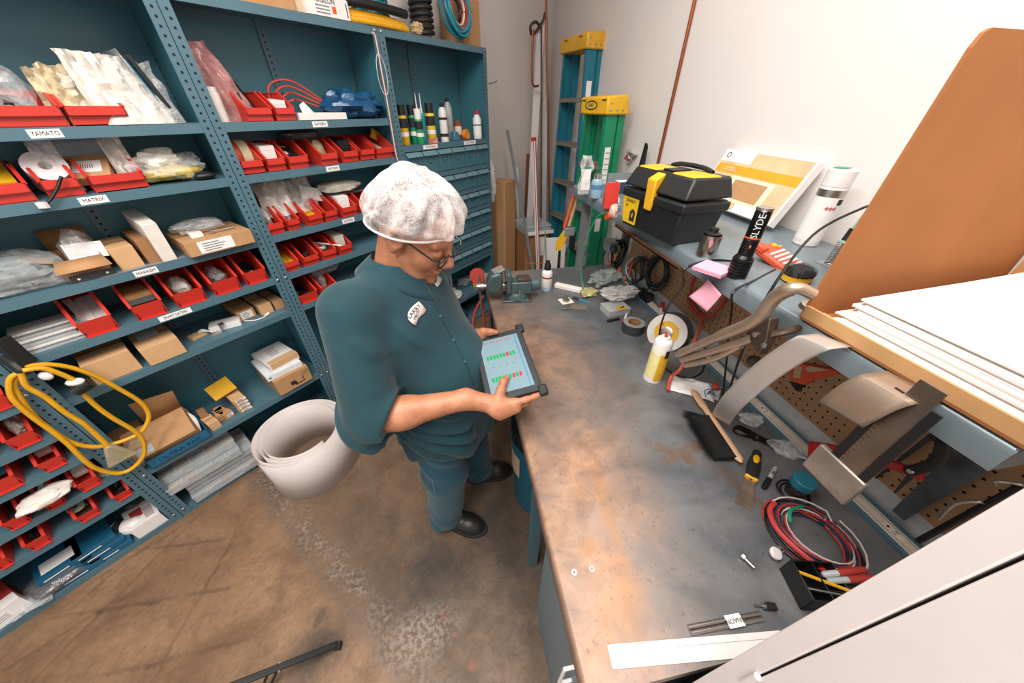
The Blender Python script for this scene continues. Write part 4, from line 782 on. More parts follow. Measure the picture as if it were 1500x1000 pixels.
t = vcoil('cable_coil', 'black cable coil with a yellow cable inside hanging on the pegboard', c1, 7, .055, M['blackg'], 1, .0045, 1.5)
MB().tube([(-.035+.004*k, .018*cos(a), -.085+.05*sin(a)) for k in range(3) for a in [2*pi*i/16 for i in range(16)]], .0045, 7).build('yellow_cable', M['yellow'], t); MB().cyl((-.02, -.04, -.16), (-.02, -.06, -.19), .012, n=10).build('orange_plug', M['orange'], t)
t = vcoil('cable_coil', 'dark green cable coil mixed with orange leads on the pegboard', c2, 6, .062, mat('#24383a', .35), 2, .004, 1.15)
MB().tube(smoothpath([(-.03, .05, -.03), (-.06, .02, -.06), (-.04, .04, -.14), (-.05, .09, -.16)]), .006).build('orange_lead', M['orange'], t); MB().tube(smoothpath([(-.03, .07, -.02), (-.05, .09, -.07), (-.05, .06, -.12), (-.03, .03, -.15)]), .0035).build('white_lead', M['white'], t); MB().lathe([(0, 0), (.018, 0), (.018, .012), (0, .012)], 16, TR(-.05, .0, -.12) @ RY(-pi/2)).build('dial', M['steel'], t)
vcoil('cable_coil', 'thick blackish green cable coil hanging nearest the red hose', c3, 8, .075, mat('#16282a', .35), 3, .005, 1.1)
t = thing('tester_clamps', 'black tester clamps dangling under the cable coils', 'clamps', onx(945, 432, PF-.05))
for k, (y, z) in enumerate(((.03, .0), (0, -.01), (-.035, .005))): b = MB(); b.hexa([(-.012, y-.012, z-.03), (.012, y-.012, z-.03), (.012, y+.012, z-.03), (-.012, y+.012, z-.03), (-.018, y-.02, z+.02), (.018, y-.02, z+.02), (.018, y+.02, z+.02), (-.018, y+.02, z+.02)]); b.cyl((0, y, z-.03), (-.006, y, z-.06), .005, .002, 8); b.build('clamp', M['black'], t, bevel=.004)
MB().cyl((0, 0, .01), (.02, 0, .08), .004, n=6).build('lead', M['black'], t)
t = thing('switch_box', 'grey electrical switch box with cable mounted below the riser', 'switch box', onx(900, 362, PF-.06))
MB().bb(-.035, .05, -.0, .09, -.035, .03).build('housing', mat('#9aa0a2', .45), t, bevel=.005); MB().lathe([(0, 0), (.024, 0), (.024, .03), (.012, .04), (0, .04)], 8, TR(-.01, -.0, -.005) @ RX(pi/2)).build('connector', mat('#3d5055', .4), t); MB().tube(smoothpath([(-.01, .07, -.035), (-.02, .09, -.1), (-.01, .06, -.18), (.0, .02, -.24)]), .004).build('black_cable', M['black'], t); MB().tube(smoothpath([(.0, .05, -.03), (-.01, .04, -.08), (0, .0, -.13)]), .004).build('red_lead', M['inkred'], t)
rh = thing('red_hose', 'coiled red rubber hose hanging on the pegboard', 'hose', (0, 0, 0))
hc = onx(1035, 430, PF-.018); pts = []
for k in range(2):
    for i in range(20):
        a = pi*.62+2*pi*i/20; pts.append((hc.x-.012*k+.004*sin(a*3), hc.y+(.098+.006*k)*cos(a), hc.z+.03+(.125+.006*k)*sin(a)))
MB().tube(smoothpath(pts[:32], 3), .0075, 9).build('hose', mat('#b9493f', .45), rh); q = smoothpath(pts[:32], 3)[-1]; MB().cyl(q, q+Vector((0, .012, .03)), .008, n=8).build('brass_fitting', mat('#8a6a34', .3, .8), rh); MB().cyl(hc+Vector((.016, .03, .15)), hc+Vector((-.04, .03, .155)), .003, n=6).build('peg_hook', M['steel'], rh)
b = MB(); d1, d2 = onx(960, 440, .95), onx(985, 490, .97)
t = thing('red_clamp_tool', 'red plastic clamp tool with white print behind the black clamps', 'tool', onx(970, 462, PF-.03)); MB().bb(-.006, .006, -.012, .012, -.07, .07).build('bar', M['inkred'], t, bevel=.002); MB().bb(-.008, -.006, -.008, .008, -.05, .04).build('white_print', M['paper'], t); t.rotation_euler = (radians(-25), 0, 0)
# locking clamp pliers hung over the riser lip
lc = thing('locking_clamp', 'large steel locking C-clamp pliers hooked on the riser', 'clamp'); cm = mat('#b9a592', .34, .75, .1, 30, name='nickel_steel')
XC = .62
def CP(px, py, x=XC): return onx(px, py, x)
for dx, off in ((0, 0), (.026, 0)):
    b = MB(); b.tube(smoothpath([CP(997, 517, XC+dx), CP(1050, 494, XC+dx), CP(1105, 470, XC+dx), CP(1135, 436, XC+dx), CP(1165, 422, XC+dx), CP(1190, 430, XC+dx+.03)], 5), [.012]*6+[.014]*14+[.011]*6, 12); b.build('upper_arm', cm, lc)
MB().tube(smoothpath([CP(1000, 527, XC+.01), CP(1050, 512, XC+.01), CP(1090, 500, XC+.01), CP(1120, 485, XC+.012)], 5), .011, 10).build('lower_handle', cm, lc); MB().tube(smoothpath([CP(1003, 535, XC+.012), CP(1045, 526, XC+.012), CP(1085, 506, XC+.012)], 5), .008, 8).build('release_lever', cm, lc)
b = MB(); q = [CP(1095, 470), CP(1128, 466), CP(1122, 500), CP(1110, 520), CP(1098, 498)]; vs = [tuple(v) for v in q]+[tuple(v+Vector((.024, 0, 0))) for v in q]; n = 5; b.add(vs, [tuple(range(n)), tuple(range(2*n-1, n-1, -1))]+[(i, n+i, n+(i+1) % n, (i+1) % n) for i in range(n)]); b.build('jaw_plate', mat('#6d5f54', .35, .85, .15), lc, bevel=.002)
MB().tube(smoothpath([CP(1122, 492, XC+.01), CP(1150, 486, XC+.03), CP(1170, 480, XC+.06)], 4), .008, 8).build('lower_jaw', mat('#6d5f54', .35, .85, .15), lc); MB().lathe([(0, 0), (.012, 0), (.012, .01), (.004, .014), (0, .014)], 14, TR(*CP(1178, 450, RX0+.01)) @ RX(.3)).build('swivel_pad', cm, lc); MB().lathe([(0, 0), (.014, 0), (.016, .012), (0, .016)], 14, TR(*CP(1100, 528, XC+.05)) @ RX(1.2)).build('swivel_pad', mat('#5a5048', .4, .8), lc)
for px, py in ((1000, 518), (1063, 493), (1105, 490), (1118, 506)): MB().lathe([(.005, -.004), (.006, 0), (0, .003)], 10, TR(*CP(px, py, XC-.004)) @ RY(-pi/2)).build('rivet', M['steel'], lc)
MB().cyl(CP(997, 517, XC-.0), CP(992, 519, XC-.0), .009, n=12).build('adjusting_screw', M['steel'], lc)
# aluminium strip and plates draped over the lip
def draped(nm, label, top_a, top_b, bot_a, bot_b, m, back=.05, curve=.04):
    t_a, t_b, b_a, b_b = Vector(top_a), Vector(top_b), Vector(bot_a), Vector(bot_b)
    def f(u, w):
        if w < .2:
            k = w/.2; p = t_a.lerp(t_b, u); return tuple(p+Vector((back*(1-k), 0, 0)))
        k = (w-.2)/.8; p = t_a.lerp(t_b, u); q = b_a.lerp(b_b, u); r = p.lerp(q, k)+Vector((-curve*sin(pi*k), 0, .35*curve*sin(pi*min(k*2, 1)))); return tuple(r)
    b = MB(); b.grid(f, 6, 22); return one(nm, b, m, label, 'metal sheet', solid=.0015)
ed = RX0-.002
draped('aluminium_strip', 'curved aluminium strip draped over the riser lip down to the bench', onz(1165, 492, RZ_+.004), onz(1213, 512, RZ_+.004), onx(1043, 607, .79), onx(1068, 622, .76), mat('#d2cfcb', .38, .55, .1, 10), .05, .035)
draped('metal_plate', 'flat brushed metal plate bent over the riser lip', onz(1262, 548, RZ_+.004), onz(1340, 592, RZ_+.004), onx(1200, 588, ed-.05), onx(1265, 627, ed-.05), mat('#b39f8d', .36, .6, .08, 10), .05, .012)
# combination square
cs = thing('try_square', 'steel square with a square block hanging over the riser', 'square'); 
p0, p1 = onz(1345, 588, RZ_+.006), onx(1225, 700, .64); d = (p1-p0)
q = d.to_track_quat('X', 'Z').to_matrix().to_4x4(); A = TR(*p0) @ q
MB().bb(-.03, d.length, -.016, .016, -.0015, .0015, A).build('blade', mat('#8d8378', .3, .85, .15), cs)
for k in range(24): MB().bb(.02+k*.009, .0206+k*.009, -.016, -.016+(.008 if k % 4 == 0 else .005), .0015, .0019, A).build('graduation', M['ink'], cs, smooth=False) if k < 24 else None
MB().bb(d.length-.035, d.length+.03, -.05, .035, -.006, .006, A).build('block', mat('#9a928a', .4, .6, .2, 25), cs, bevel=.003); MB().bb(0, d.length-.03, .018, .030, -.002, .002, A).build('black_edge', M['black'], cs); MB().bb(0, d.length-.03, -.030, -.018, -.002, .002, A).build('black_edge', M['black'], cs)
# orange utility knife hung on a peg
uk = thing('utility_cutter', 'orange and beige cutter tool hanging below the riser', 'cutter', onx(1192, 550, PF-.1), 0)
A = RX(radians(-30)); b = MB(); b.prism([(.06, .012), (.055, -.022), (.03, -.032), (-.06, -.03), (-.065, -.018), (-.0, .012), (.02, .03), (.05, .028)], -.012, .012, A @ RY(-pi/2) @ RZ(pi/2) @ Matrix.Diagonal((1, 1, 1, 1))); b.build('body', mat('#d9512d', .4), uk, bevel=.004)
for pl in ([(.045, .015), (.04, -.02), (.02, -.024), (.025, .01)], [(.005, -.01), (-.05, -.026), (.0, -.028), (.012, -.02)]): MB().prism(pl, .0121, .0135, A @ RY(-pi/2) @ RZ(pi/2)).build('beige_inlay', mat('#c9ae86', .6), uk)
MB().prism([(.03, .03), (.055, .028), (.05, .04), (.03, .042)], -.011, .011, A @ RY(-pi/2) @ RZ(pi/2)).build('black_top', M['black'], uk); MB().tube(smoothpath([A @ Vector((0, .052, -.02)), A @ Vector((0, .05, -.045)), A @ Vector((0, .035, -.05)), A @ Vector((0, .04, -.025))]), .004, 8).build('lanyard_clip', M['black'], uk)
# red hacksaw-like saw
sw_ = thing('red_hand_saw', 'red framed saw with black handle hanging on the pegboard', 'saw'); x_ = PF-.09
P = lambda px, py, dx=0: onx(px, py, x_+dx)
def ribbon(pts, w, th, nm, m, par):
    b = MB(); vs = []
    pts = [Vector(p) for p in pts]
    for i, p in enumerate(pts):
        t_ = (pts[min(i+1, len(pts)-1)]-pts[max(i-1, 0)]).normalized(); n_ = Vector((1, 0, 0)).cross(t_).normalized(); ww = w[i] if isinstance(w, (list, tuple)) else w
        for a, c in ((-1, -1), (1, -1), (1, 1), (-1, 1)): vs.append(tuple(p+n_*a*ww/2+Vector((c*th/2, 0, 0))))
    fs = [(0, 1, 2, 3), tuple(range(len(vs)-1, len(vs)-5, -1))]
    for i in range(len(pts)-1):
        for k in range(4): fs.append((i*4+k, i*4+4+k, i*4+4+(k+1) % 4, i*4+(k+1) % 4))
    b.add(vs, fs); return b.build(nm, m, par, bevel=.0015)
rd = mat('#b5201f', .35); ribbon([P(1195, 652), P(1255, 663), P(1335, 690), P(1352, 698)], .020, .012, 'frame', rd, sw_); ribbon([P(1192, 648), P(1190, 678)], .016, .016, 'front_post', rd, sw_)
MB().tube(smoothpath([P(1330, 690, -.004), P(1360, 682, -.004), P(1378, 668, -.004), P(1382, 645, -.004), P(1372, 640, .02)], 4), [.011]*6+[.012]*7+[.011]*4, 10).build('handle', M['rubber'], sw_); MB().lathe([(.006, 0), (.005, .004), (0, .005)], 10, TR(*P(1334, 690, -.016)) @ RY(-pi/2)).build('bolt', M['steel'], sw_); ribbon([P(1335, 696), P(1310, 722)], [.012, .004], .003, 'blade_tip', M['dkgrey'], sw_)
for nm, lb, a, c, w in (('file_tool', 'dark steel file hanging on the pegboard behind the red saw', (1378, 628), (1283, 700), [.012, .005]), ('file_tool', 'short dark file below the bent metal plate', (1262, 628), (1248, 636), [.008, .006])):
    t = thing(nm, lb, 'file'); ribbon([onx(*a, PF-.02), onx(*c, PF-.02)], w, .005, 'file_blade', M['dkgrey'], t); MB().cyl(onx(*a, PF+.002), onx(*a, PF-.04), .002, n=6).build('peg_hook', M['steel'], t)
t = thing('saw_blade', 'wide grey hand saw blade hanging under the riser end', 'saw blade'); ribbon([onx(1425, 672, PF-.03), onx(1315, 755, PF-.03)], [.052, .026], .003, 'blade', mat('#5f6a70', .35, .6, .2), t); MB().cyl(onx(1425, 672, PF), onx(1425, 672, PF-.04), .003, n=6).build('peg_hook', M['steel'], t)
t = thing('wire_peg_hooks', 'bent wire hooks holding a black bar on the pegboard', 'hook'); 
for a, c, e in (((1460, 710), (1460, 705), (1497, 710)), ((1375, 760), (1400, 738), (1437, 735))): MB().tube(smoothpath([onx(*a, PF-.05), onx(*c, PF-.055), onx(*e, PF-.04), onx(e[0]+5, e[1]+12, PF)], 5), .003, 7).build('hook', M['steel'], t)
MB().cyl(onx(1345, 792, PF-.03), onx(1495, 712, PF-.03), .006, n=10).build('black_bar', M['black'], t)
# big open cardboard carton of white sheets on the riser
bx = thing('open_carton', 'large open cardboard carton with a tall torn flap on the riser', 'carton'); cf = onz(1178, 465, RZ_); y1 = cf.y; x0 = cf.x-.012; CI = mat('#9c6335', .85, 0, .07, 8, .02, name='carton_inside')
tz = ony(1440, 42, y1+.03)
MB().bb(x0, XW-.02, RY0-.07, y1, RZ_+.001, RZ_+.006).build('bottom', CI, bx)
MB().bb(x0, x0+.005, RY0-.07, y1, RZ_+.006, RZ_+.03).build('front_wall', mat('#c79a68', .8, 0, .06, 20), bx); MB().bb(x0+.005, x0+.05, RY0-.07, y1-.004, RZ_+.006, RZ_+.0105).build('front_flap', mat('#cf9f68', .8, 0, .05), bx)
b = MB(); tp = tz.z; q = [(x0, RZ_+.006), (XW-.02, RZ_+.006), (XW-.02, tp-.006), (tz.x+.010, tp+.001), (tz.x+.001, tp-.004), (tz.x-.006, tp-.02)]
ln = .03; vs = [(x, y1-.004+ln*(z-RZ_)/(tp-RZ_), z) for x, z in q]+[(x, y1+.002+ln*(z-RZ_)/(tp-RZ_), z) for x, z in q]; n = len(q)
b.add(vs, [tuple(range(n)), tuple(range(2*n-1, n-1, -1))]+[(i, n+i, n+(i+1) % n, (i+1) % n) for i in range(n)]); b.build('tall_flap', CI, bx, smooth=False)
MB().bb(XW-.026, XW-.02, RY0-.07, y1-.005, RZ_+.006, tp-.28).build('back_wall', mat('#c58f5c', .85, 0, .06), bx)
b = MB(); rnd = random.Random(4)
for k in range(14):
    z = RZ_+.011+k*.0042; e1 = rnd.uniform(-.012, .012); e2 = rnd.uniform(-.006, .006); h = .0036
    b.hexa([(x0+.032+e2+.002*k, RY0-.06, z), (XW-.04, RY0-.06, z), (XW-.04, y1-.03+e1*.3, z), (x0+.032+e2+.002*k+.0, y1-.03+e1-.002*k, z), (x0+.032+e2+.002*k, RY0-.06, z+h), (XW-.04, RY0-.06, z+h), (XW-.04, y1-.03+e1*.3, z+h+.012), (x0+.032+e2+.002*k, y1-.03+e1-.002*k, z+h)])
one('foam_sheets', b, M['paper'], 'stack of thin white foam sheets lying in the open carton', 'sheets', smooth=False)
# white cabinet beside the camera
cb = thing('tall_cabinet', 'tall white steel cabinet standing against the end of the bench', 'cabinet'); cx, cyy = .36, .058; cwm = mat('#dcd4d2', .4, 0, .02, name='cabinet_white')
MB().bb(cx, cx+.5, -.5, .0555, 0, 1.95).build('body', cwm, cb, bevel=.002); MB().bb(cx-.016, cx, .0316, .0555, 0, 1.95).build('frame', cwm, cb, bevel=.0015); dr = MB().bb(cx-.016, cx-.001, -.47, .0292, .08, 1.92).build('door', cwm, cb, bevel=.0015); MB().bb(cx-.003, cx-.0005, .028, .033, 0, 1.95).build('gap_shade', M['black'], cb)  # black strip paints the shade inside the gap between frame and door
for z in (onx(1098, 991, cx-.016).z, 1.7): MB().cyl((cx-.018, .0305, z-.025), (cx-.018, .0305, z+.025), .0045, n=10).build('hinge', cwm, cb)
# under the bench
t = thing('blue_bin', 'blue plastic waste drum with paper label under the bench front', 'bin', (.335, .96, 0), 0)
MB().lathe([(0, 0), (.15, 0), (.17, .5), (.175, .5), (.175, .52), (.165, .52), (.146, .01), (0, .01)], 30).build('drum', mat('#14586f', .4), t); MB().grid(lambda u, w: (.168*cos(2.75+u*.9), .168*sin(2.75+u*.9), .3+.15*w), 8, 1).build('label', mat('#b9a58c', .6), t); MB().lathe([(.16, .52), (.172, .53), (.172, .6), (.15, .62), (0, .62)], 24).build('black_liner', M['black'], t)
t = thing('drawer_cabinet', 'grey drawer cabinet with white wire handle under the bench top', 'cabinet', (.185, .09, 0)); MB().bb(0, .5, 0, .34, 0, .8).build('body', mat('#6d7e88', .45), t); MB().tube([(0, .05, .72), (-.035, .05, .72), (-.035, .05, .55), (0, .05, .55)], .0045, 8).build('handle', M['white'], t)
t = thing('red_air_hose', 'red air hose loop hanging off the bench front by the vise', 'hose'); MB().tube(smoothpath([(BX0-.02, 1.72, .88), (BX0-.08, 1.7, .78), (BX0-.1, 1.66, .68), (BX0-.06, 1.62, .56), (BX0-.01, 1.64, .5), (BX0-.02, 1.7, .6), (BX0-.03, 1.74, .86)]), .008, 9).build('hose', mat('#b33f38', .45), t)
# red tool hanging (extinguisher-like reel) left of vise
disc(onz(704, 425, .84)+Vector((0, .22, 0)), .055, face_to((-.3, -.9, .3)), 'red round cord reel behind the vise handle', M['inkred'], 'red_reel', hub=False)
# black tripod bar on the floor, near the camera
t = thing('black_stand', 'black flat bar of a folding stand resting on the floor', 'stand'); p, q = onz(493, 944, .03), onz(330, 1008, .14); d = q-p
A = TR(*p) @ d.to_track_quat('X', 'Z').to_matrix().to_4x4(); MB().bb(-.005, d.length+.1, -.011, .011, -.005, .005, A).build('flat_bar', mat('#0f1011', .4), t, bevel=.003)
for k in (0, .03): m_ = A @ Vector((d.length*.55+k, -.006, -.004)); MB().cyl(m_, (m_.x-.06, m_.y-.06, .0), .005, n=8).build('strut', M['blackg'], t)
MB().cyl(A @ Vector((d.length*.55, -.016, 0)), A @ Vector((d.length*.55, .016, 0)), .004, n=8).build('pin', M['steel'], t)
MB().bb(-.012, .012, -.012, .012, 0, .03).build('foot', M['black'], t, loc=(p.x, p.y, 0))
# white plastic roll on the floor by the shelves
rp = sw(.60, -.262, 0); t = thing('plastic_roll', 'rolled strip of stiff white plastic standing on the floor', 'roll', rp, 0)
hgt = .30; pts = []
for i in range(150):
    k = i/149; a = -2.15+k*2*pi*3.25; r = .245-.028*k*3.25/3.25*2.2-.004*sin(a*2); pts.append((r*cos(a)+.008*sin(a*1.3), r*sin(a)))
b = MB(); b.grid(lambda u, w: (pts[min(int(round(u*149)), 149)][0], pts[min(int(round(u*149)), 149)][1], .001+w*hgt), 149, 2); b.build('sheet', mat('#d6cdc9', .45, 0, .02, name='white_sheet'), t, solid=.003, ang=60)
# small wire spring on the wall behind the toolbox
t = thing('wire_clip', 'red and white wire clip hung above the toolbox', 'clip', onx(923, 226, XW-.03)); b = MB()
rnd = random.Random(2); b.tube([(rnd.uniform(-.01, .01), rnd.uniform(-.05, .05), rnd.uniform(-.03, .03)) for k in range(16)], .004, 6); b.build('wire', mat('#b5aaa2', .4, .5), t); MB().tube([(0, .03, .0), (-.005, .05, -.03), (-.005, -.01, -.035)], .006, 6).build('red_grip', M['inkred'], t); MB().bb(.0, .028, -.05, .05, -.004, .004).build('peg', M['steel'], t)
t = thing('black_bracket', 'small black bracket standing behind the toolbox', 'bracket', RP(940, 262)+Vector((-.02, 0, 0)), .2); MB().prism([(-.02, 0), (.02, 0), (.012, .17), (0, .19)], -.01, .01, RX(pi/2)).build('plate', M['black'], t)
# spanner hanging at the riser end
t = thing('orange_pliers', 'pruning tool with orange and tan handles hanging at the riser end', 'pliers', onz(850, 322, RZ_-.08)); t.location = (RX0+.03, RY1+.03, RZ_-.03)
MB().tube([(0, 0, 0), (-.05, .0, -.22)], .009, 8).build('orange_handle', M['orange'], t); MB().tube([(.02, 0, -.02), (-.02, 0, -.21)], .011, 8).build('tan_handle', mat('#c79a74', .5), t); MB().bb(-.05, .02, -.012, .012, -.27, -.22).build('jaw', M['grey'], t, bevel=.004); MB().bb(-.005, .03, -.01, .01, -.36, -.25).build('black_end', M['black'], t, bevel=.004); MB().cyl((.01, 0, 0), (.012, -.02, .02), .003, n=6).build('hook', M['steel'], t)
MB().prism([(-.09, -.3), (-.04, -.22), (.0, -.25), (-.03, -.28), (-.06, -.36), (-.09, -.36)], -.008, .008, RX(pi/2)).build('yellow_blade', M['yellow'], t)
# ---------------------------------------------------------------- shelf contents
Q4 = pi/4
def SL(s, d, z): return sw(s, d, z+.0005)
BINC = {}
def bin_mesh(w, l, h, hf, step):
    k = (round(w, 2), round(l, 2), round(h, 3), round(hf, 3), step)
    if k in BINC: return BINC[k]
    t = .003; b = MB(); y0 = .012 if step else 0
    b.bb(-w/2+.004, w/2-.004, y0, l, 0, t)
    b.bb(-w/2+.004, w/2-.004, l-t, l, 0, h)
    if step:
        b.bb(-w/2+.004, w/2-.004, y0, y0+t, 0, hf*.55); b.hexa([(-w/2, 0, hf*.5), (w/2, 0, hf*.5), (w/2, t, hf*.5), (-w/2, t, hf*.5), (-w/2, 0, hf), (w/2, 0, hf), (w/2, t, hf), (-w/2, t, hf)]); b.bb(-w/2, w/2, 0, y0+t, hf*.5, hf*.5+.002)
    else:
        b.hexa([(-w/2+.01, .012, 0), (w/2-.01, .012, 0), (w/2-.01, .012+t, 0), (-w/2+.01, .012+t, 0), (-w/2, 0, hf), (w/2, 0, hf), (w/2, t, hf), (-w/2, t, hf)])
    for sg in (-1, 1):
        poly = [(y0, 0), (l, 0), (l, h), (l*.36, h), (0, hf), (0, hf*.5), (y0, hf*.45)] if step else [(.012, 0), (l, 0), (l, h), (l*.40, h), (0, hf)]
        x = sg*(w/2-t/2); b.prism(poly, x-t/2, x+t/2, Matrix(((0, 0, 1, 0), (1, 0, 0, 0), (0, 1, 0, 0), (0, 0, 0, 1))))
        rim = [(l*.36 if step else l*.4, h), (l, h)]
        b.bb(x-.005, x+.005, l*.36, l, h-.003, h)
        # sloping rim strip
        p0, p1 = (0, hf), (l*.38, h); b.hexa([(x-.005, p0[0], p0[1]-.004), (x+.005, p0[0], p0[1]-.004), (x+.005, p1[0], p1[1]-.004), (x-.005, p1[0], p1[1]-.004), (x-.005, p0[0], p0[1]), (x+.005, p0[0], p0[1]), (x+.005, p1[0], p1[1]), (x-.005, p1[0], p1[1])])
    BINC[k] = b.mesh('bin', M['red'], True, 30); return BINC[k]
def rbin(x0, x1, py, z, what, where, h=.105, hf=.05, l=.27, step=False, d=.003, grp='red parts bins on the shelves', lab=None):
    s0, _ = spx(x0, py, d); s1, _ = spx(x1, py, d); w = abs(s1-s0); s = (s0+s1)/2
    o = bpy.data.objects.new('parts_bin', bin_mesh(w, l, h, hf, step)); COL.objects.link(o); o.location = SL(s, d, z); o.rotation_euler = (0, 0, Q4)
    tag(o, lab or f'red plastic parts bin holding {what} {where}', 'bin', grp); return s, w
def cont(kind, s, w, z, what, where, l=.27, h=.1, d=.02, seed=1, m=None):
    lab = f'{what} in a red bin {where}'; c = SL(s, d+l*.42, z+.004)
    if kind == 'bag': return bag('parts_bag', lab, 'bag', c, w*.70, l*.6, h, m or M['film'], Q4, seed, .3)
    if kind == 'up':
        return one('tall_bag', upright_bag(w*.8, h, .04, seed, .15), m or M['milky'], lab, 'bag', SL(s, d+.06, z+.004), Q4+.1*noise.noise(Vector((seed, 0, 0))), ang=28)
    if kind == 'box': return one('small_carton', MB().bb(-w*.38, w*.38, 0, l*.45, 0, h).bb(-w*.381, w*.381, -.001, .003, h*.82, h*.84), m or M['card'], lab, 'carton', SL(s, d+.035, z+.004), Q4, rot=(.06, 0, Q4))
    if kind == 'card':
        t = thing('printed_pack', lab, 'package', SL(s, d+.05, z+.035), rot=(.35, 0, Q4)); MB().bb(-w*.38, w*.38, 0, l*.5, 0, .02).build('pack', m or M['teal'], t); MB().bb(-w*.3, -w*.02, .02, .05, .02, .0205).build('white_print', M['paper'], t); MB().bb(-w*.3, w*.28, l*.32, l*.4, .02, .0205).build('print_band', M['yellow'], t); return t
    if kind == 'strips':
        t = thing('strip_bundle', lab, 'strips', SL(s, d+.03, z+.02), rot=(.3, 0, Q4)); rnd = random.Random(seed)
        for k in range(6): MB().bb(-.012, .012, 0, l*.7, 0, .004).build('strip', m or M['yellow'], t, loc=(-w*.3+w*.12*k, rnd.uniform(0, .02), .004*(k % 3)), rot=(0, rnd.uniform(-.2, .2), rnd.uniform(-.06, .06)))
        return t
    if kind == 'bits':
        t = thing('loose_fittings', lab, 'fittings', SL(s, d, z+.004), Q4); rnd = random.Random(seed)
        for k in range(14):
            x, y = rnd.uniform(-w*.36, w*.36), rnd.uniform(.03, l*.8); r = rnd.uniform(.006, .012); A = TR(x, y, h*.35*rnd.random()) @ Matrix.Rotation(rnd.uniform(0, 3), 4, Vector((rnd.random(), rnd.random(), .3)).normalized())
            (MB().lathe([(0, 0), (r, 0), (r, r*2.2), (r*.5, r*2.6), (0, r*2.6)], 8, A) if k % 2 else MB().bb(-r, r, -r*.8, r*.8, 0, r*2.5, A)).build('fitting', (m or [M['black'], M['dkgrey'], M['steel']])[k % 3], t)
        MB().bb(-w*.42, w*.42, .02, l*.9, 0, .012).build('lower_layer', M['dkgrey'], t); return t
    if kind == 'rolls':
        t = thing('tape_rolls', lab, 'tape', SL(s, d+.12, z+.068), rot=(0, pi/2, Q4))
        for k in range(2): MB().lathe([(.03, -.02), (.062, -.02), (.062, .02), (.03, .02), (.03, -.02)], 26, TR(0, 0, -.022+.044*k)).build('roll', [m or M['orange'], mat('#ecdcb6', .6)][k], t)
        return t
    if kind == 'coil':
        t = thing('cable_hank', lab, 'cable', SL(s, d+.09, z+.045), Q4); MB().tube(coil(5, min(w*.36, .06), .006, .003, seed, el=1.3), .003, 6).build('cable', m or M['white'], t); MB().bb(-w*.3, w*.3, -.05, .05, -.035, 0).build('bag', M['smoke'], t); return t
    if kind == 'tubes':
        t = thing('black_tubes', lab, 'tubes', SL(s, d+.07, z+.006), Q4)
        for k in range(3): MB().cyl((-.03+.028*k, .0, 0), (-.05+.022*k, .07, .17-.02*k), .017, n=14).build('tube', M['black'], t); MB().ball((-.05+.022*k, .07, .17-.02*k), .017).build('tube_end', M['blackg'], t)
        return t
YA, MA, MK, SD_ = 'on the YAMATO shelf', 'on the MATRIX shelf', 'under the MARKEM shelf', 'on the SMART DATERS shelf'
z1, z2, z3, z4, z5, z6, z7 = LEV1[1:]
# unit 1, YAMATO
s, w = rbin(-4, 105, 186, z1, 'a clear bag of black fittings', YA, .10, .055, step=True); cont('bag', s, w, z1, 'clear bag of black fittings', YA, h=.16, seed=2); bag('dark_parts', 'dark tangled parts seen inside the clear bag on the YAMATO shelf', 'parts', SL(s, .12, z1+.02), w*.6, .12, .06, mat('#4a4148', .4, 0, .5, 40), Q4, 4)
s, w = rbin(110, 197, 185, z1, 'cream and milky bags', YA, .10, .055, step=True)
for k, (dx, hh, mm, nm) in enumerate(((-.4, .15, M['cream'], 'wide cream bag'), (-.2, .16, M['cream'], 'folded cream bag'), (.02, .155, M['milky'], 'thin milky bag'), (.25, .15, M['milky'], 'short milky bag'))): cont('up', s+dx*w, w*.75, z1, nm, YA, h=hh, seed=20+k, m=mm)
for k, (px, hh, mm, nm) in enumerate(((190, .205, M['milky'], 'tall milky bag bent over at its top'), (212, .20, M['milky'], 'tall crinkled milky bag'), (232, .18, M['milky'], 'milky bag of long tubes'), (248, .19, M['film'], 'narrow clear bag'))):
    s, _ = spx(px, 182, .02); one('standing_bag', upright_bag(.14, hh, .07, 30+k, .28), mm, f'{nm} beside the red bins {YA}', 'bag', SL(s, .04, z1), Q4+.25, ang=28)
s, _ = spx(268, 180, .02); t = thing('dark_binder', 'dark thin binder in a blue-green pouch at the YAMATO shelf end', 'binder', SL(s, .03, z1), rot=(.0, -.28, Q4)); MB().bb(-.006, .006, 0, .22, 0, .21).build('binder', M['black'], t); MB().bb(-.014, -.008, .02, .2, 0, .2).build('pouch', mat('#1c6f86', .25), t); MB().bb(-.02, -.016, .01, .2, 0, .23).build('clear_sleeve', M['film'], t)
# unit 1, MATRIX
s, w = rbin(-22, 60, 297, z2, 'a yellow carton', MA, .10, .055, step=True); cont('card', s, w, z2, 'yellow printed carton', MA, m=M['yellow']); cont('bag', s-.03, w*.7, z2, 'green tinted bag', MA, h=.13, d=.1, l=.2, m=make_film('grn', '#2f5a4a', .7), seed=6)
s, w = rbin(75, 132, 290, z2, 'a white label roll', MA, .10, .055, step=True)
t = thing('label_roll', 'white label roll with a clear bag in a red bin on the MATRIX shelf', 'roll', SL(s, .12, z2+.06), rot=(.9, 0, Q4)); MB().lathe([(.015, -.05), (.052, -.05), (.052, .05), (.015, .05), (.015, -.05)], 24).build('roll', mat('#e2d9d9', .5), t); MB().lathe([(.0523, -.02), (.0523, .03)], 24).build('grey_band', mat('#9aa3a8', .4), t)
cont('up', s+.02, w, z2, 'clear zip bag', MA, h=.19, m=M['film'], seed=41)
s, w = rbin(143, 224, 281, z2, 'a barcoded carton', MA, .10, .055, step=True)
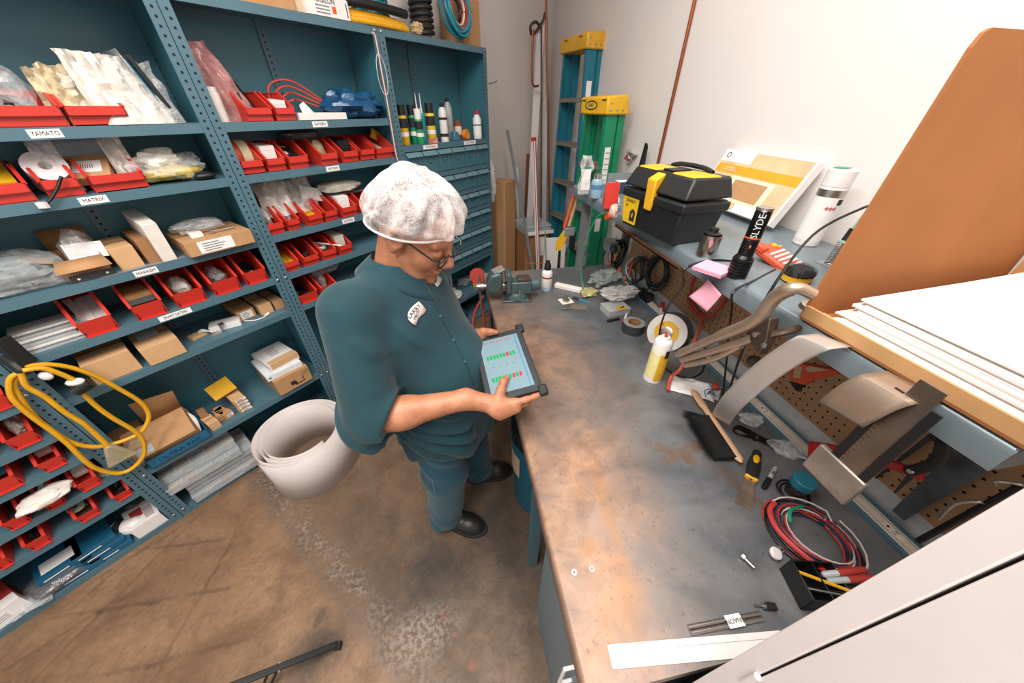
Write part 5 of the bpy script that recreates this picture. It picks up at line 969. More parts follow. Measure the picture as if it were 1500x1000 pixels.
t = thing('barcode_carton', 'small tan carton with a white barcode label in a red bin on the MATRIX shelf', 'carton', SL(s-.06, .07, z2+.02), rot=(.55, .0, Q4-.35)); MB().bb(-.06, .06, 0, .12, 0, .03).build('carton', M['card'], t, bevel=.001); MB().bb(-.035, .04, .03, .09, .03, .0305).build('label', M['paper'], t); [MB().bb(-.02+.006*k, -.018+.006*k, .05, .07, .0306, .031).build('barcode_bar', M['ink'], t) for k in range(7)]
one('paper_sheet', MB().grid(lambda u, v: ((u-.5)*.2, .02*sin(3*v)+.1*v, .13*v), 6, 6), mat('#cdd9e2', .6), 'curled pale blue sheet standing in the bin on the MATRIX shelf', 'paper', SL(s-.03, .15, z2+.03), Q4, solid=.001); cont('up', s+.05, w*.6, z2, 'bag of white cable ties', MA, h=.2, m=M['milky'], seed=44)
s, _ = spx(262, 268, .05); bag('yellow_parts_bag', 'big clear bag of yellow and white parts at the end of the MATRIX shelf', 'bag', SL(s, .10, z2), .26, .20, .10, M['film'], Q4+.2, 51, .35); bag('yellow_parts', 'yellow tubing pieces inside the big clear bag', 'parts', SL(s+.0, .10, z2+.004), .20, .13, .05, mat('#d8bc4a', .5, 0, .3, 25), Q4+.2, 52); bag('white_parts', 'white cloth pieces on top of the yellow tubing in the clear bag', 'parts', SL(s-.01, .13, z2+.045), .15, .10, .07, mat('#e5e0d6', .6), Q4, 53); s, _ = spx(305, 268, .03); one('black_mouse', crumple(.08, .06, .03, 3, .05), M['black'], 'flat black puck below the yellow parts bag', 'puck', SL(s, .03, z2), Q4)
t = thing('black_lead_wire', 'short black lead with a white connector hanging off the MATRIX shelf', 'lead'); p = [sw(*((lambda a: (a[0], -.012, a[1]))(spx(px, py, -.012)))) for px, py in ((90, 258), (84, 275), (73, 293), (62, 300))]; MB().tube(smoothpath(p), .0045, 8).build('lead', M['black'], t); MB().bb(-.012, .012, -.006, .006, -.01, .008).build('connector', M['white'], t, loc=p[-1])
# unit 1, MARKEM
MKs = 'on the MARKEM shelf'
s, _ = spx(28, 428, .03); s = max(s, .17); bag('bubble_bag', 'large bubble-wrap bag of black parts on the MARKEM shelf', 'bag', SL(s, .12, z3), .24, .22, .12, make_film('bubble', '#aeb6b8', .6, .12), Q4, 61, .3); bag('wrapped_parts', 'long clear wrapped parts in front of the bubble-wrap bag', 'bag', SL(max(s, .2), .06, z3), .28, .08, .06, M['film'], Q4, 62, .3); b = MB(); [b.cyl((-.12, .01*k, .02+.008*k), (.08, .01*k, .03+.008*k), .006, n=8) for k in range(4)]; one('black_cable_parts', b, M['black'], 'black cable pieces inside the clear wrapped parts', 'cable', SL(s, .05, z3+.015), Q4)
def carton(x0, x1, py, z, dep, h, lab, m=None, d=.01, rz=0, label=None, tape=True, open_=False, name='carton', grp=None, lean=0):
    s0, _ = spx(x0, py, d); s1, _ = spx(x1, py, d); w = s1-s0
    t = thing(name, lab, 'carton', SL((s0+s1)/2, d, z), group=grp, rot=(lean, 0, Q4+rz)); m = m or M['card']
    if open_:
        b = MB(); [b.bb(*q) for q in ((-w/2, w/2, 0, .003, 0, h), (-w/2, w/2, dep-.003, dep, 0, h), (-w/2, -w/2+.003, 0, dep, 0, h), (w/2-.003, w/2, 0, dep, 0, h), (-w/2, w/2, 0, dep, 0, .003))]; b.build('walls', m, t)
        MB().add([(-w/2, 0, h), (w/2, 0, h), (w/2+.01, -.05, h-.03), (-w/2-.01, -.05, h-.03)], [(0, 1, 2, 3)]).build('flap', m, t, solid=.003); MB().add([(-w/2, 0, h), (-w/2, dep, h), (-w/2-.07, dep-.01, h+.02), (-w/2-.07, .02, h+.02)], [(0, 1, 2, 3)]).build('flap', m, t, solid=.003); MB().add([(-w/2, dep, h), (w/2, dep, h), (w/2, dep+.03, h+.07), (-w/2, dep+.03, h+.07)], [(0, 1, 2, 3)]).build('flap', M['cardd'], t, solid=.003)
    else:
        MB().bb(-w/2, w/2, 0, dep, 0, h).build('body', m, t, bevel=.0015)
        if tape: MB().bb(-w/2-.0003, w/2+.0003, dep*.45, dep*.55, h, h+.0006).build('seam', M['cardd'], t)
    if label:
        lx, lz, lw, lh = label; lo = MB().bb(w*lx-lw/2, w*lx+lw/2, -.0012, -.0004, h*lz-lh/2, h*lz+lh/2).build('label', M['paper'], t, smooth=False)
        for k in range(4): MB().bb(w*lx-lw*.38, w*lx+lw*(.1+.08*(k % 3)), -.002, -.0012, h*lz-lh*.35+lh*.2*k, h*lz-lh*.28+lh*.2*k).build('print_line', M['grey'], lo, smooth=False)
    return t, s0, s1, w
t, s0, s1, w = carton(88, 168, 398, z3, .2, .075, 'open tan carton with splayed flaps on the MARKEM shelf', open_=True, d=.035, rz=-.05)
bag('parts_bag', 'clear bag with a white card heaped in the open carton', 'bag', SL((s0+s1)/2+.02, .14, z3+.03), w*.8, .14, .12, M['film'], Q4, 65); one('white_card', MB().bb(-.05, .05, 0, .002, 0, .06), M['paper'], 'white printed card leaning in the open carton', 'card', SL((s0+s1)/2+.03, .07, z3+.06), rot=(-.5, .1, Q4))
carton(172, 212, 386, z3, .2, .085, 'tan carton with a raised lid flap on the MARKEM shelf', d=.03, m=M['cardl']); carton(216, 236, 381, z3, .22, .10, 'narrow tan carton standing between the white box and lidded carton', d=.03, m=M['cardd'])
t, *_ = carton(238, 262, 381, z3, .25, .155, 'tall narrow white carton standing on the MARKEM shelf', d=.005, m=mat('#e4ddd4', .6), tape=False, lean=.08)
t, s0, s1, w = carton(278, 384, 374, z3, .24, .062, 'wide flat tan carton with a shipping label on the MARKEM shelf', d=-.03, label=(-.08, .5, .13, .05))
bag('sleeved_parts', 'clear sleeves of parts lying on the wide flat carton', 'bag', SL((s0+s1)/2-.02, .12, z3+.063), w*.8, .12, .05, M['film'], Q4, 67, .3); t = thing('metal_fitting', 'chrome valve fitting lying on the wide flat carton', 'fitting', SL((s0+s1)/2+.03, .03, z3+.063), Q4); MB().cyl((-.03, 0, .01), (.06, .01, .006), .004, n=8).build('stem', M['steel'], t); MB().cyl((-.035, -.012, .01), (-.03, .014, .012), .008, n=10).build('valve', M['steel'], t); one('white_block', MB().bb(-.022, .022, -.015, .015, 0, .02), M['white'], 'small white block on the wide flat carton', 'block', SL((s0+s1)/2-.06, .03, z3+.063), Q4)
s, d = szx(195, 390, z3); one('oval_gasket', MB().lathe([(.3, 0), (1, 0), (1, 1), (.3, 1), (.3, 0)], 24, Matrix.Diagonal((.028, .02, .012, 1))), M['dkgrey'], 'dark oval rubber gasket on the MARKEM shelf edge', 'gasket', SL(s, max(d, .03), z3), Q4)
s, d = szx(140, 402, z3); t = thing('angle_bracket', 'dark steel angle bracket on the MARKEM shelf edge', 'bracket', SL(s, .012, z3), Q4); MB().bb(-.065, .05, 0, .003, 0, .025).build('plate', M['dkgrey'], t); MB().bb(.047, .05, 0, .06, 0, .02).build('return', M['dkgrey'], t); [MB().cyl((x, -.001, .012), (x, .0, .012), .004, n=10).build('hole', M['white'], t) for x in (-.045, .03)]
one('plastic_mat', MB().bb(-.13, .13, 0, .03, 0, .001), mat('#9a9698', .3, alpha=.8), 'sheet of grey film on the front of the MARKEM shelf', 'film', SL(spx(215, 392, .01)[0], .006, z3), Q4)
# unit 1, SMART DATERS
for x0, x1, py, what, kd, mm, sd in ((119, 183, 487, 'white connector sticks', 'strips', M['white'], 71), (199, 257, 466, 'a tan carton and black plate', 'box', M['cardd'], 72), (262, 312, 448, 'a rolled bag of fittings', 'bag', M['milky'], 73), (318, 361, 432, 'bluish clear pouches', 'bag', M['film'], 74), (364, 400, 418, 'small steel parts', 'bits', None, 75)):
    s, w = rbin(x0, x1, py, z4, what, SD_, .135, .065, .28); cont(kd, s, w, z4, {'strips': 'white connector sticks', 'box': 'tan carton'}.get(kd, what[2:] if what.startswith('a ') else what), SD_, h=.09, m=mm, seed=sd)
one('black_plate', MB().bb(-.05, .05, 0, .045, 0, .004), M['dkgrey'], 'black plate in front of the tan carton on the SMART DATERS shelf', 'plate', SL(spx(228, 466, .02)[0], .03, z4+.06), rot=(.6, 0, Q4))
s, _ = spx(50, 510, .02); s = max(s, .145); t = thing('sleeve_stack', 'stack of long clear plastic sleeves on the SMART DATERS shelf', 'sleeves', SL(s, .02, z4), Q4)
for k in range(6): MB().bb(-.10, .09-.02*(k % 3), .012*k, .10+.012*k, .011*k, .011*k+.009).build('sleeve', [M['clear'], mat('#cdcbc9', .25)][k % 2], t, rot=(0, 0, .03*(-1)**k), bevel=.002)
# unit 1, shelf 5
F5 = 'below SMART DATERS'
carton(124, 216, 545, z5, .22, .10, f'large plain tan carton lying {F5}', d=.015, m=M['cardl']); t, s0, s1, w = carton(214, 284, 527, z5, .24, .085, f'tan carton with a grey shipping label on top {F5}', d=.0, m=M['cardl']); MB().bb(-w*.35, w*.2, .1, .2, .086, .0866).build('shipping_label', mat('#c3cdd4', .6), t)
s, d = szx(290, 492, z5); one('circuit_pack', MB().bb(-.03, .03, -.022, .022, 0, .012).bb(-.036, .036, -.028, .028, 0, .003), mat('#c7a878', .5), f'small tan relay block on a black card {F5}', 'relay', SL(s, max(d, .03), z5), Q4+.2)
s, d = szx(320, 488, z5); t = thing('steel_bracket', f'bent steel bracket {F5}', 'bracket', SL(s, max(d, .04), z5), Q4); MB().bb(-.04, .02, -.012, .012, 0, .003).build('foot', M['alu'], t); MB().bb(.017, .02, -.012, .012, 0, .04).build('upright', M['alu'], t); MB().bb(.017, .04, -.012, .012, .04, .043).build('tab', M['alu'], t)
t, *_ = carton(305, 358, 482, z5, .07, .03, f'long white carton lying diagonally {F5}', d=.07, m=M['white'], tape=False, rz=-.35); carton(350, 379, 466, z5, .2, .055, f'tan carton with a white end label {F5}', d=.09, label=(0, .5, .055, .04), m=M['card']); carton(383, 404, 459, z5, .2, .06, f'tan carton with silver top label {F5}', d=.06, m=M['cardl']); carton(404, 420, 452, z5, .2, .055, f'narrow tan carton against the post {F5}', d=.06)
t = thing('white_plug_lead', f'white lead with a small plug {F5}', 'lead', SL(spx(385, 466, .03)[0], .03, z5), Q4); MB().tube(smoothpath([(-.07, .05, .004), (-.04, .01, .005), (0, .0, .005), (.02, .01, .006)]), .003, 6).build('lead', M['white'], t); MB().cyl((.02, .01, .007), (.04, .018, .008), .007, n=8).build('plug', M['white'], t); b = MB(); [b.tube(smoothpath([(-.03, .06+.004*k, .004), (-.01, .03, .02+.006*k), (.02, .02-.006*k, .008)]), .0028, 6) for k in range(3)]; one('white_wires', b, M['white'], f'tangle of white wires behind the steel bracket {F5}', 'wires', SL(spx(300, 480, .06)[0], .07, z5), Q4)
# unit 1, shelf 6
F6 = 'on the wide lower shelf'
s0, _ = spx(226, 690, -.01); s1, _ = spx(313, 640, -.01); w = s1-s0; bt = thing('blue_tray', f'open blue corrugated tray with printed front {F6}', 'tray', SL((s0+s1)/2, -.012, z6), Q4); bm2 = mat('#1d6186', .5, 0, .08)
b = MB(); [b.bb(*q) for q in ((-w/2, w/2, 0, .004, 0, .05), (-w/2, w/2, .24, .244, 0, .08), (-w/2, -w/2+.004, 0, .244, 0, .05), (w/2-.004, w/2, 0, .244, 0, .05), (-w/2, w/2, 0, .244, 0, .004))]; b.build('walls', bm2, bt); text('ULTRA PAK', .026, mat('#0e3550', .6), bt, TR(0, -.001, .024) @ RX(pi/2), sx=1.25)
t = thing('flapped_carton', f'tan carton with a big raised flap lying in the blue tray', 'carton', SL((s0+s1)/2-.02, .03, z6+.012), rot=(.5, -.1, Q4-.15)); MB().bb(-.12, .12, 0, .16, 0, .07).build('body', M['card'], t, bevel=.001); MB().add([(-.02, .155, .07), (.12, .155, .07), (.15, .19, .18), (.0, .21, .2)], [(0, 1, 2, 3)]).build('raised_flap', M['cardd'], t, solid=.003); MB().bb(-.10, -.04, .01, .05, .0705, .071).build('label', mat('#bcc6cc', .6), t)
one('white_hose_piece', MB().tube(smoothpath([(0, 0, 0), (.015, .05, .05), (.0, .1, .08), (-.03, .15, .07)]), .011, 8), M['white'], 'white hose piece at the end of the blue tray', 'hose', SL(s1-.03, .03, z6+.03), Q4)
carton(150, 222, 640, z6, .12, .12, f'brown carton with a blue-grey side label behind the yellow cord', d=.14, m=M['cardd'], label=(-.35, .4, .04, .06)); bag('crumpled_paper', 'crumpled brown paper poking from the blue tray', 'paper', SL(s0+.02, .10, z6+.05), .10, .09, .07, mat('#b99b7c', .8, 0, .2), Q4, 81); s, _ = spx(185, 690, .02); bag('clear_bag', f'clear bag with grey parts at the post {F6}', 'bag', SL(s, .07, z6), .17, .13, .08, M['film'], Q4, 82)
for i, (x0, x1, py, h, dd) in enumerate(((300, 322, 618, .05, .015), (308, 325, 602, .04, .06), (290, 306, 607, .06, .09), (318, 338, 597, .04, .045))): carton(x0, x1, py, z6, .09, h, ['small tan carton beside the blue tray', 'open-ended small carton behind the first one', 'small dark-topped carton standing by the blue tray', 'small carton with a black strap near the yellow lid'][i]+' '+F6, d=dd, m=[M['cardl'], M['card'], M['cardd'], M['card']][i], rz=[.1, -.2, 0, .3][i], label=(.1, .5, .03, .02) if i == 3 else None)
for k in range(4): carton(344+k*.0, 368, 594-k*0, z6+.0245*k, .15, .024, f'flat tan carton with white end label, {["bottom", "second", "third", "top"][k]} of the short stack', d=.03, m=[M['card'], M['cardl']][k % 2], label=(.1, .5, .05, .014), rz=.02*k-.03)
sx_, _ = spx(340, 570, .08); one('yellow_sheet', MB().bb(-.055, .055, 0, .10, 0, .006), mat('#cf9d1e', .5), 'yellow plastic sheet sticking up behind the short stack of cartons', 'sheet', SL(sx_-.03, .10, z6+.11), rot=(.45, -.15, Q4))
t, s0, s1, w = carton(408, 468, 573, z6, .26, .11, 'tan carton with black printed emblem under two white cartons', d=-.01, m=M['card']); b = MB(); b.bb(-w*.12, w*.02, -.0015, -.0005, .03, .055); b.bb(-w*.02, w*.05, -.0015, -.0005, .02, .045); b.bb(w*.02, w*.27, -.0015, -.0005, .022, .027); b.bb(w*.25, w*.27, -.0015, -.0005, .022, .06); b.build('printed_emblem', M['ink'], t); text('UNITED\nPACK', .014, M['cardd'], t, TR(w*.36, -.001, .075) @ RX(pi/2))
sm = (s0+s1)/2; t = thing('white_carton', f'thin white carton lying on the printed tan carton', 'carton', SL(sm-.015, .01, z6+.111), Q4-.06); MB().bb(-w*.5, w*.5, 0, .24, 0, .035).build('body', mat('#dfe3e6', .6), t, bevel=.001); MB().bb(-w*.45, -w*.38, -.0006, 0, .012, .022).build('logo_mark', M['teal'], t)
t = thing('taped_white_carton', f'white carton with brown packing tape on top of the stack', 'carton', SL(sm+.012, .035, z6+.147), Q4+.04); MB().bb(-w*.42, w*.42, 0, .22, 0, .045).build('body', M['white'], t, bevel=.001); MB().bb(-w*.38, w*.421, .0, .05, .045, .0456).build('tape', M['cardl'], t); MB().bb(-w*.38, w*.421, -.0008, 0, .012, .046).build('tape_front', M['cardl'], t); lb = MB().bb(-w*.25, w*.3, .07, .2, .045, .0455).build('label', M['paper'], t); [MB().bb(-w*.15, w*(.1+.05*(k % 2)), .09+.025*k, .097+.025*k, .0456, .046).build('print_line', M['grey'], lb) for k in range(4)]
# unit 1, base shelf: organiser cases
cm2 = mat('#c9d0d3', .2, alpha=.5); 
for k in range(5):
    s0, _ = spx(258, 756-0*k, -.01); t = thing('organizer_case', f'clear compartment case of small parts, {["bottom", "second", "third", "fourth", "top"][k]} of its stack', 'case', SL(.222+.02*((k*7) % 3)-.015*k+.01, -.012+.018*((k*5) % 3), z7+.046*k), group='clear organizer cases', rot=(0, 0, Q4+.05*((k*3) % 3-1)))
    w = .32; b = MB(); b.bb(-w/2, w/2, 0, .22, 0, .004); [b.bb(*q) for q in ((-w/2, w/2, 0, .002, 0, .04), (-w/2, w/2, .218, .22, 0, .04), (-w/2, -w/2+.002, 0, .22, 0, .04), (w/2-.002, w/2, 0, .22, 0, .04))]; b.build('tray', cm2, t)
    b = MB(); [b.bb(-w/2+w*j/5-.001, -w/2+w*j/5+.001, .002, .218, .004, .038) for j in range(1, 5)]; b.bb(-w/2, w/2, .109, .111, .004, .038); b.build('dividers', mat('#dde2e4', .3), t); MB().bb(-w/2-.003, w/2+.003, -.003, .223, .04, .0435).build('lid', mat('#dfe4e6', .12, alpha=.28), t, bevel=.001)
    for x in (-.09, .09): MB().bb(x-.02, x+.02, -.007, -.002, .022, .042).build('latch', cm2, t)
    rnd = random.Random(90+k)
    for j in range(5): MB().bb(-w/2+w*j/5+.006, -w/2+w*(j+1)/5-.006, .008, .10, .005, .012+.012*rnd.random()).build('small_parts', mat(rnd.choice(['#8d8f90', '#6f7478', '#b5763f', '#c9a86a', '#a3a6a8']), .5, .2, .3, 60), t)
carton(330, 378, 668, z7, .14, .10, 'brown carton on the base shelf behind the white plastic roll', d=.09, m=M['cardd']); b = MB(); [b.cyl((0, 0, .012+.016*k), (.42, -.02+.02*k, .012+.02*k), .008, n=8) for k in range(3)]; one('black_rods', b, M['dkgrey'], 'dark rods lying on the base shelf behind the plastic roll', 'rods', SL(.47, .1, z7), Q4)
# unit 2, first HAYSSEN shelf
H1, H2, H3, H4, H5 = 'on the top HAYSSEN shelf', 'on the second HAYSSEN shelf', 'on the third HAYSSEN shelf', 'below the third HAYSSEN shelf', 'beside the man'
s, _ = spx(325, 178, .04); t = thing('white_canister', f'white printed canister {H1}', 'canister', SL(s, .06, z1), Q4); MB().lathe([(0, 0), (.037, 0), (.037, .10), (.034, .104), (0, .104)], 20).build('can', mat('#ddd4cc', .5), t); MB().lathe([(.035, .104), (.035, .12), (0, .12)], 20).build('cap', M['white'], t)
s, _ = spx(362, 178, .05); one('pink_bag', upright_bag(.16, .27, .05, 14, .05), M['pink'], f'tall pink antistatic bag leaning behind the post {H1}', 'bag', SL(s, .11, z1), rot=(0, -.3, Q4), ang=28)
s, w = rbin(367, 404, 179, z1, 'black tubes', H1, .11, .05, step=True); cont('tubes', s, w, z1, 'black tubes', H1)
s, w = rbin(409, 437, 178, z1, 'a white box', H1, .11, .05, step=True); cont('box', s, w, z1, 'white box', H1, h=.075, m=M['white'])
t = thing('red_cables', f'red cables arching behind the white flat box {H1}', 'cable'); s, _ = spx(455, 176, .1)
for k in range(4): MB().tube(smoothpath([SL(s-.12+.01*k, .2, z1+.06), SL(s-.10+.02*k, .2-.02*k, z1+.14-.02*k), SL(s+.0, .18, z1+.16-.025*k), SL(s+.12, .14, z1+.08-.012*k), SL(s+.19, .1, z1+.01)], 6), .005, 8).build('cable', mat('#b5402f', .4), t)
carton(441, 510, 178, z1, .12, .03, f'flat white carton {H1}', d=.0, m=M['white'], tape=False); s, _ = spx(450, 164, .05); one('folded_paper', MB().add([(-.03, 0, 0), (.03, 0, 0), (.0, .02, .045), (-.02, .03, .03)], [(0, 1, 2, 3)]), M['paper'], f'folded paper on the flat white carton {H1}', 'paper', SL(s, .04, z1+.03), Q4, solid=.001)
s, _ = spx(535, 180, .03); bag('blue_plastic_bag', f'glossy blue plastic bag bulging over the end of {H1[3:]}', 'bag', SL(s, .09, z1), .33, .22, .13, M['bluebag'], Q4, 17, .4, n=30)
# unit 2 bins
for z, where, items in ((z2, H2, ((358, 392, 253, 'tape rolls', 'rolls', None), (396, 423, 250, 'a white sensor box', 'box', M['white']), (428, 455, 246, 'a black printed carton', 'card', mat('#1b2126', .4)), (474, 498, 241, 'a bag of yellow fittings', 'bag', make_film('yf', '#d2c9a0', .6)), (506, 527, 236, 'a black relay', 'box', M['black']), (531, 551, 233, 'black clips', 'bits', None), (554, 579, 230, 'white and yellow paper slips', 'strips', mat('#e6dcc0', .7)))),
                        (z3, H3, ((395, 422, 345, 'bagged black parts', 'bag', M['milky']), (425, 444, 337, 'clear bagged pins', 'bag', M['film']), (456, 478, 333, 'yellow and black blocks', 'strips', M['yellow']), (479, 498, 322, 'nothing', None, None), (504, 526, 316, 'white note cards', 'box', M['paper']), (532, 550, 306, 'red labels', None, None))),
                        (z4, H4, ((421, 443, 397, 'flat yellow strips', 'strips', M['yellow']), (448, 471, 387, 'black pneumatic fittings', 'bits', None), (476, 496, 379, 'coiled white cable', 'coil', None), (500, 518, 370, 'a green and white pack', 'box', mat('#cfd6c4', .5)))),
                        (z5, H5, ((441, 472, 445, 'steel nuts in a pouch', 'bits', None), (476, 500, 436, 'a thin clear bag', 'bag', M['film'])))):
    for i, (x0, x1, py, what, kd, mm) in enumerate(items):
        lab = f'empty red plastic parts bin {where}' if what == 'nothing' else None
        s, w = rbin(x0, x1, py, z, what, where, .115, .055, .27, step=(z != z5), lab=lab)
        if kd: cont(kd, s, w, z, what.replace('a ', '', 1) if what.startswith('a ') else what, where, h=.1 if kd != 'bag' else .11, m=mm, seed=100+i+int(z*50))
s, _ = spx(425, 330, .08); one('standing_bag', upright_bag(.17, .17, .08, 61, .2), M['milky'], f'pair of milky bags standing behind the bins {H3}', 'bag', SL(s, .12, z3+.06), Q4, ang=28); one('standing_bag', upright_bag(.16, .16, .08, 62, .25), M['film'], f'clear crinkled bag behind the yellow blocks {H3}', 'bag', SL(s+.13, .12, z3+.06), Q4, ang=28)
s, _ = spx(470, 315, .1); one('white_card', MB().bb(-.06, .06, 0, .002, 0, .07), M['paper'], f'white card tucked above the bins {H3}', 'card', SL(s, .13, z3+.10), rot=(-.4, .3, Q4)); s, _ = spx(510, 300, .1); bag('shrink_pack', f'pale shrink-wrapped pack lying on top of the bins {H3}', 'pack', SL(s, .14, z3+.117), .26, .16, .06, mat('#c9c6b8', .3, 0, .15), Q4, 71, .2); one('dark_folder', MB().bb(-.12, .12, -.07, .07, 0, .012), mat('#2c5a60', .4), f'dark green folder under the shrink-wrapped pack {H3}', 'folder', SL(s+.02, .17, z3+.103), Q4)
s, _ = spx(450, 240, .12); bag('dark_bag', f'dark smoky bag lying behind the bins {H2}', 'bag', SL(s+.05, .2, z2+.1), .2, .12, .06, M['smoke'], Q4, 73); s, _ = spx(560, 225, .1); one('yellow_card', MB().bb(-.03, .03, 0, .003, 0, .05), M['yellow'], f'yellow card behind the end bin {H2}', 'card', SL(s, .15, z2+.09), rot=(0, .5, Q4)); s, _ = spx(487, 425, .1); bag('clear_bag', f'clear bag of steel parts above the bins {H5}', 'bag', SL(s, .15, z5+.08), .2, .14, .09, M['film'], Q4, 74); one('white_rod', MB().cyl((0, 0, 0), (-.13, .17, .03), .004, n=8), M['white'], f'thin white rod slanting over a bin {H4}', 'rod', SL(spx(505, 372, -.01)[0], -.005, z4+.06), Q4)
# pink cord on the right post of unit 2
t = thing('pink_cable', 'thin pink and white cord hanging down the shelving post', 'cord'); P = [sw(spx(px, py, -.015)[0], -.015, spx(px, py, -.015)[1]) for px, py in ((545, 48), (550, 55), (560, 110), (570, 165), (580, 225), (584, 238), (583, 250), (586, 262))]; MB().tube(smoothpath(P), .004, 7).build('cord', mat('#e3bdb4', .5), t); MB().tube([P[2]+SS*(.03*cos(a))+Vector((0, 0, .09*sin(a))) for a in [2*pi*i/20 for i in range(20)]], .0015, 5, True).build('thin_wire_loop', M['white'], t)
# unit 3, open shelf: aerosols and bottles
Z3 = LEV3[1]; 
def u3(px, py=205, d=.06): return SL(spx(px, py, d)[0], d, Z3)
CANS = [(594, 'yellow can with black cap next to the shelf post', '#d9a821', 'black', .031, .17, .07), (609, 'green can with a black cap', '#1d8a5a', 'black', .03, .17, .09), (617, 'green and white can with a white nozzle', '#2d9a63', 'white', .025, .15, .04), (634, 'yellow and black can with a black cap', '#e3c22a', 'black', .031, .18, .08)]
for px, lab, c, cp, r, h, dd in CANS:
    t = aerosol(u3(px, 207, dd), r, h, mat(c, .35), M[cp], lab+' on the shelf above the drawers', [(.55, .85, M['ink']), (.28, .42, M['white'])], rz=.5, caph=.045, dome=False)
for k, px in enumerate((617, 623)): o = one('caulk_nozzle', MB().lathe([(.007, 0), (.006, .01), (.0015, .11), (0, .11)], 12), M['white'], ['white caulk nozzle behind the green cans', 'second white caulk nozzle with a blue base'][k], 'nozzle', u3(px, 205, .12)+Vector((0, 0, .17))); MB().cyl((0, 0, -.17), (0, 0, .0), .022, n=16).build('cartridge', mat(['#dcd6cc', '#2f95a8'][k], .4), o)
t = thing('white_bottle', 'grey-white bottle with black cap and label blocks on the shelf above the drawers', 'bottle', u3(652, 205, .05)); MB().lathe([(0, 0), (.028, 0), (.028, .17), (.022, .195), (.012, .205), (0, .205)], 20).build('bottle', mat('#dcd9d6', .35), t); MB().lathe([(.0285, .03), (.0285, .05)], 20).build('black_band', M['ink'], t); MB().lathe([(.0285, .13), (.0285, .145)], 20).build('black_band', M['ink'], t); MB().lathe([(.014, .203), (.014, .225), (0, .225)], 16).build('cap', M['black'], t)
t = thing('grey_bottle', 'grey bottle standing behind the white bottle above the drawers', 'bottle', u3(660, 203, .14)); MB().lathe([(0, 0), (.03, 0), (.03, .2), (.014, .235), (0, .235)], 20).build('bottle', mat('#9fa3a6', .35), t); MB().lathe([(.013, .233), (.013, .26), (0, .26)], 14).build('cap', M['black'], t)
t = thing('amber_bottle', 'amber bottle with a white label behind the blue tester', 'bottle', u3(672, 203, .13)); MB().lathe([(0, 0), (.03, 0), (.03, .10), (.012, .12), (0, .12)], 18).build('bottle', mat('#8a4a22', .3), t); MB().lathe([(.0305, .03), (.0305, .085)], 18).build('label_band', mat('#e0cfc6', .6), t)
one('blue_tester', MB().hexa([(-.03, -.02, 0), (.03, -.02, 0), (.03, .03, 0), (-.03, .03, 0), (-.02, -.01, .06), (.025, -.01, .055), (.025, .03, .055), (-.02, .03, .06)]), mat('#3d6f86', .35), 'small blue tape dispenser on the shelf above the drawers', 'dispenser', u3(668, 206, .03), Q4, bevel=.006)
o = one('orange_reel', MB().lathe([(0, -.012), (.034, -.012), (.034, .012), (.03, .014), (.03, .01), (0, .01)], 26), mat('#e08a1e', .4), 'orange round reel standing on the shelf above the drawers', 'reel', u3(683, 204, .04)+Vector((0, 0, .0345)), rot=(SD*-1+Vector((.35, 0, .15))).to_track_quat('Z', 'Y').to_euler())
one('pink_pack', MB().bb(-.03, .03, -.015, .015, 0, .03), mat('#d98a7a', .4, 0, .4, 30), 'small pink and yellow pack in front of the yellow can', 'pack', u3(635, 210, .02), Q4)
t = thing('red_cap_bottle', 'white bottle with a red cap at the shelf end above the drawers', 'bottle', u3(700, 202, .05)); MB().lathe([(0, 0), (.032, 0), (.033, .01), (.033, .13), (.018, .155), (.016, .16), (0, .16)], 22).build('bottle', mat('#dfe0e2', .35), t); MB().lathe([(.0335, .02), (.0335, .11)], 22).build('label_band', M['paper'], t); MB().lathe([(.019, .158), (.019, .185), (0, .185)], 18).build('cap', M['inkred'], t); MB().lathe([(.034, .085), (.034, .095)], 22).build('blue_print', mat('#6f8796', .6), t)
# unit 3 lower shelves
Z4 = LEV3[8]; B4 = 'on the low shelf under the drawers'
for k, (px, py, w, d_, h, c, lab) in enumerate(((705, 402, .12, .1, .05, '#9fb4bd', 'clear blue parts box'), (694, 396, .035, .06, .09, '#9c6a42', 'upright tan carton with label'), (700, 418, .10, .05, .05, '#d8a81f', 'yellow printed pack'))):
    s, d = szx(px, py, Z4); one('small_pack', MB().bb(-w/2, w/2, -d_/2, d_/2, 0, h), mat(c, .4), f'{lab} {B4}', 'package', SL(min(s, 2.66), min(max(d, .06), .22), Z4), Q4+.1*k, bevel=.002)
for k, (px, py, mm, lab) in enumerate(((676, 415, M['film'], 'clear bag of fittings'), (660, 432, M['milky'], 'white cable bag'), (670, 438, M['milky'], 'bag of white terminals'))):
    s, d = szx(px, py, Z4); bag('parts_bag', f'{lab} {B4}', 'bag', SL(s, min(max(d, .07), .2), Z4), .16, .12, .07, mm, Q4, 120+k)
s, d = szx(672, 478, LEV3[9]); bag('blue_rag_bag', 'dark blue bag on the base shelf under the drawers', 'bag', SL(s, max(d, .11), LEV3[9]), .34, .2, .15, M['bluebag'], Q4, 130, n=28); bag('clear_bag', 'clear hanging bag on the side of the drawer shelving', 'bag', sw(2.80, .03, 1.08), .05, .08, .34, M['film'], Q4, 131)
